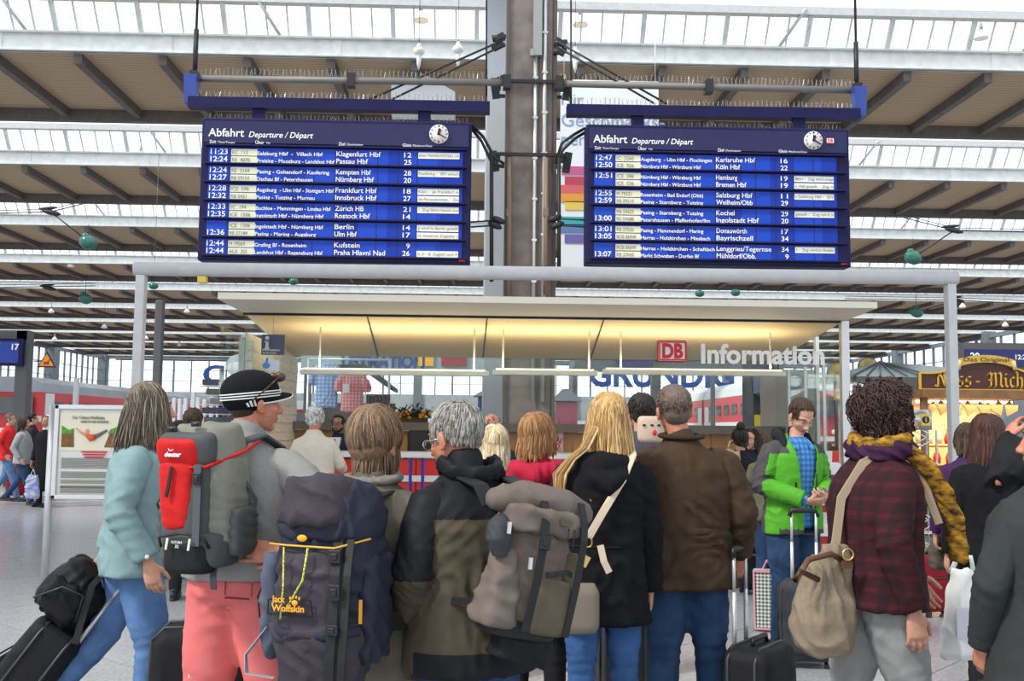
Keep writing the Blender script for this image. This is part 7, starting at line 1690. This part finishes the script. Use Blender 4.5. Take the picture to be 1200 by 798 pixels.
# right side
fR = simple(1136, 505, 7.4, 1.58, -.2, 'woman in dark purple quilted jacket standing at the nut stall', plum, dkt, brown_h, 'bob', seed=59, gx=1.08, head_rot=(0, 0, 50), amp=1.6)
simple(1160, 482, 6.0, 1.62, -.1, 'woman with long dark brown hair in black coat right of the purple jacket', cloth('black_coat', (.012, .012, .014)), dkt, hair_mats('maroonbrown', (.05, .018, .015), (.08, .03, .022)), 'long', seed=61, gx=1.1)
fS = simple(1252, 440, 4.7, 1.82, .3, 'tall man in black jacket raising his arm at the right edge', cloth('black_jk2', (.016, .016, .018), .7), dkt, brown_h, 'short', 'ruddy', J=dict(shL=(-.185, 0, 1.4), elL=(-.38, .0, 1.24), wrL=(-.2, .12, 1.44), head=(0, .03, 1.63)), seed=63, gx=1.15, amp=1.4, far=False)
fU = simple(1240, 478, 3.45, 1.6, .15, 'man with white cropped hair in dark green-grey coat in the near right corner', dkgr, dkt, white_h, 'short', 'ruddy', gx=1.32, seed=65, head_rot=(0, 0, 38), hs=1.1, far=False, hem=.7, J=dict(elL=(-.3, -.02, 1.12), wrL=(-.26, .1, .88)), hkw=dict(L=.025), amp=.8)
fT = simple(1147, 560, 14.2, 1.5, 2.2, 'stall vendor in red sleeves reaching over the nut counter', cloth('vendor_red', (.4, .03, .03)), dkt, ltbrown_h, 'short', seed=67, J=dict(elR=(.25, .15, 1.2), wrR=(.2, .38, 1.15)))
# hand holding the carrier bag
# left background
simple(222, 484, 9.2, 1.66, .1, 'man with thinning brown hair, blue collar and dark red jacket beyond the cap man', cloth('jk_redblue', (.2, .02, .04)), dkt, brown_h, 'short', 'ruddy', seed=69)
simple(207, 500, 10.5, 1.55, -.3, 'person in black jacket behind the pale blue jacket walker', cloth('bk3', (.012, .012, .015)), dkt, dark_h, 'bob', seed=71)
wk = dict(hip=(0, 0, .92), knR=(.09, .14, .5), anR=(.09, .26, .09), knL=(-.09, -.08, .5), anL=(-.09, -.36, .16), elR=(.22, -.1, 1.14), wrR=(.22, .05, .93), elL=(-.22, .06, 1.13), wrL=(-.2, .24, .98))
simple(6, 492, 20.5, 1.7, -PI/2, 'walker in bright red jacket and grey cap at the left edge', cloth('jk_red', (.6, .03, .03)), jeans, grey_h, 'short', J=wk, seed=73)
simple(23, 497, 19.6, 1.62, -PI/2, 'walking woman in light grey hoodie and jeans at far left', cloth('hoodie_grey', (.3, .32, .34)), jeans_d, brown_h, 'bob', J=wk, seed=75)
simple(33, 492, 22.0, 1.72, -1.2, 'man in dark jacket behind the grey hoodie woman, far left', cloth('jk_dark', (.025, .027, .035)), dkt, dark_h, 'short', seed=77)
fW = simple(50, 494, 19.2, 1.66, PI-.3, 'woman in long black coat and white headscarf by the notice board', cloth('coat_long', (.012, .012, .014)), dkt, dark_h, 'short', 'tan', seed=79, hem=.3, hkw=dict(N=60))
m = MB(); m.ell((0, -.02, .02), (.1, .115, .13), None, 16); m.stack([(-.2, .11, .1, 0, -.01), (-.1, .085, .09, 0, -.01), (0, .06, .07, 0, -.02)], 16); me = remesh(m, .012, 2); me.transform(fW.HM @ Matrix.Translation((0, -.03, .0))); link('headscarf', me, mat('scarf_white', (.7, .7, .68), .8), fW.root)
simple(56, 488, 26, 1.72, .2, 'distant person in grey cap behind the white headscarf woman', greyc, dkt, grey_h, 'short', seed=81)
pw = W(38, 560, 19.0); r = empty('plastic_bag', (pw.x+.05, 18.9, .38), 0, 'white and blue plastic bag carried by the headscarf woman', 'bag')
softbox('bag_body', (0, 0, 0), (.3, .12, .42), mat('bag_wb', (.6, .62, .66), .4, noise=.3, nscale=8, col2=(.1, .15, .5)), r, e=2.5, folds=F1, taper=(1, .7))
m = MB(); m.tube([(-.05, 0, .19), (0, 0, .32), (.05, 0, .19)], .008, 5); m.build('handle', wb_m, r)
pw = W(20, 575, 21.5); suitcase(pw.x, 21.5, .3, .4, .26, .55, 'dark red suitcase behind the legs of the walkers at far left', MATS['cloth_case_red'])
# red advertising panel at far left
a = W(-30, 488, 23.5); b = W(12, 488, 23.5)
m = MB(); m.box((0, 0, .9), (b.x-a.x, .1, 1.3)); r = m.build('advert_panel', red_lam, loc=((a.x+b.x)/2, 25.2, 0)); tag(r, 'red advertising panel beside the left platform pillar', 'panel')
m = MB(); m.box((0, -.06, 1.63), (b.x-a.x, .04, .14)); m.build('header', white_lam, r); m = MB(); m.box((0, 0, .13), (b.x-a.x+.06, .14, .26)); m.build('base', dark_frame, r)
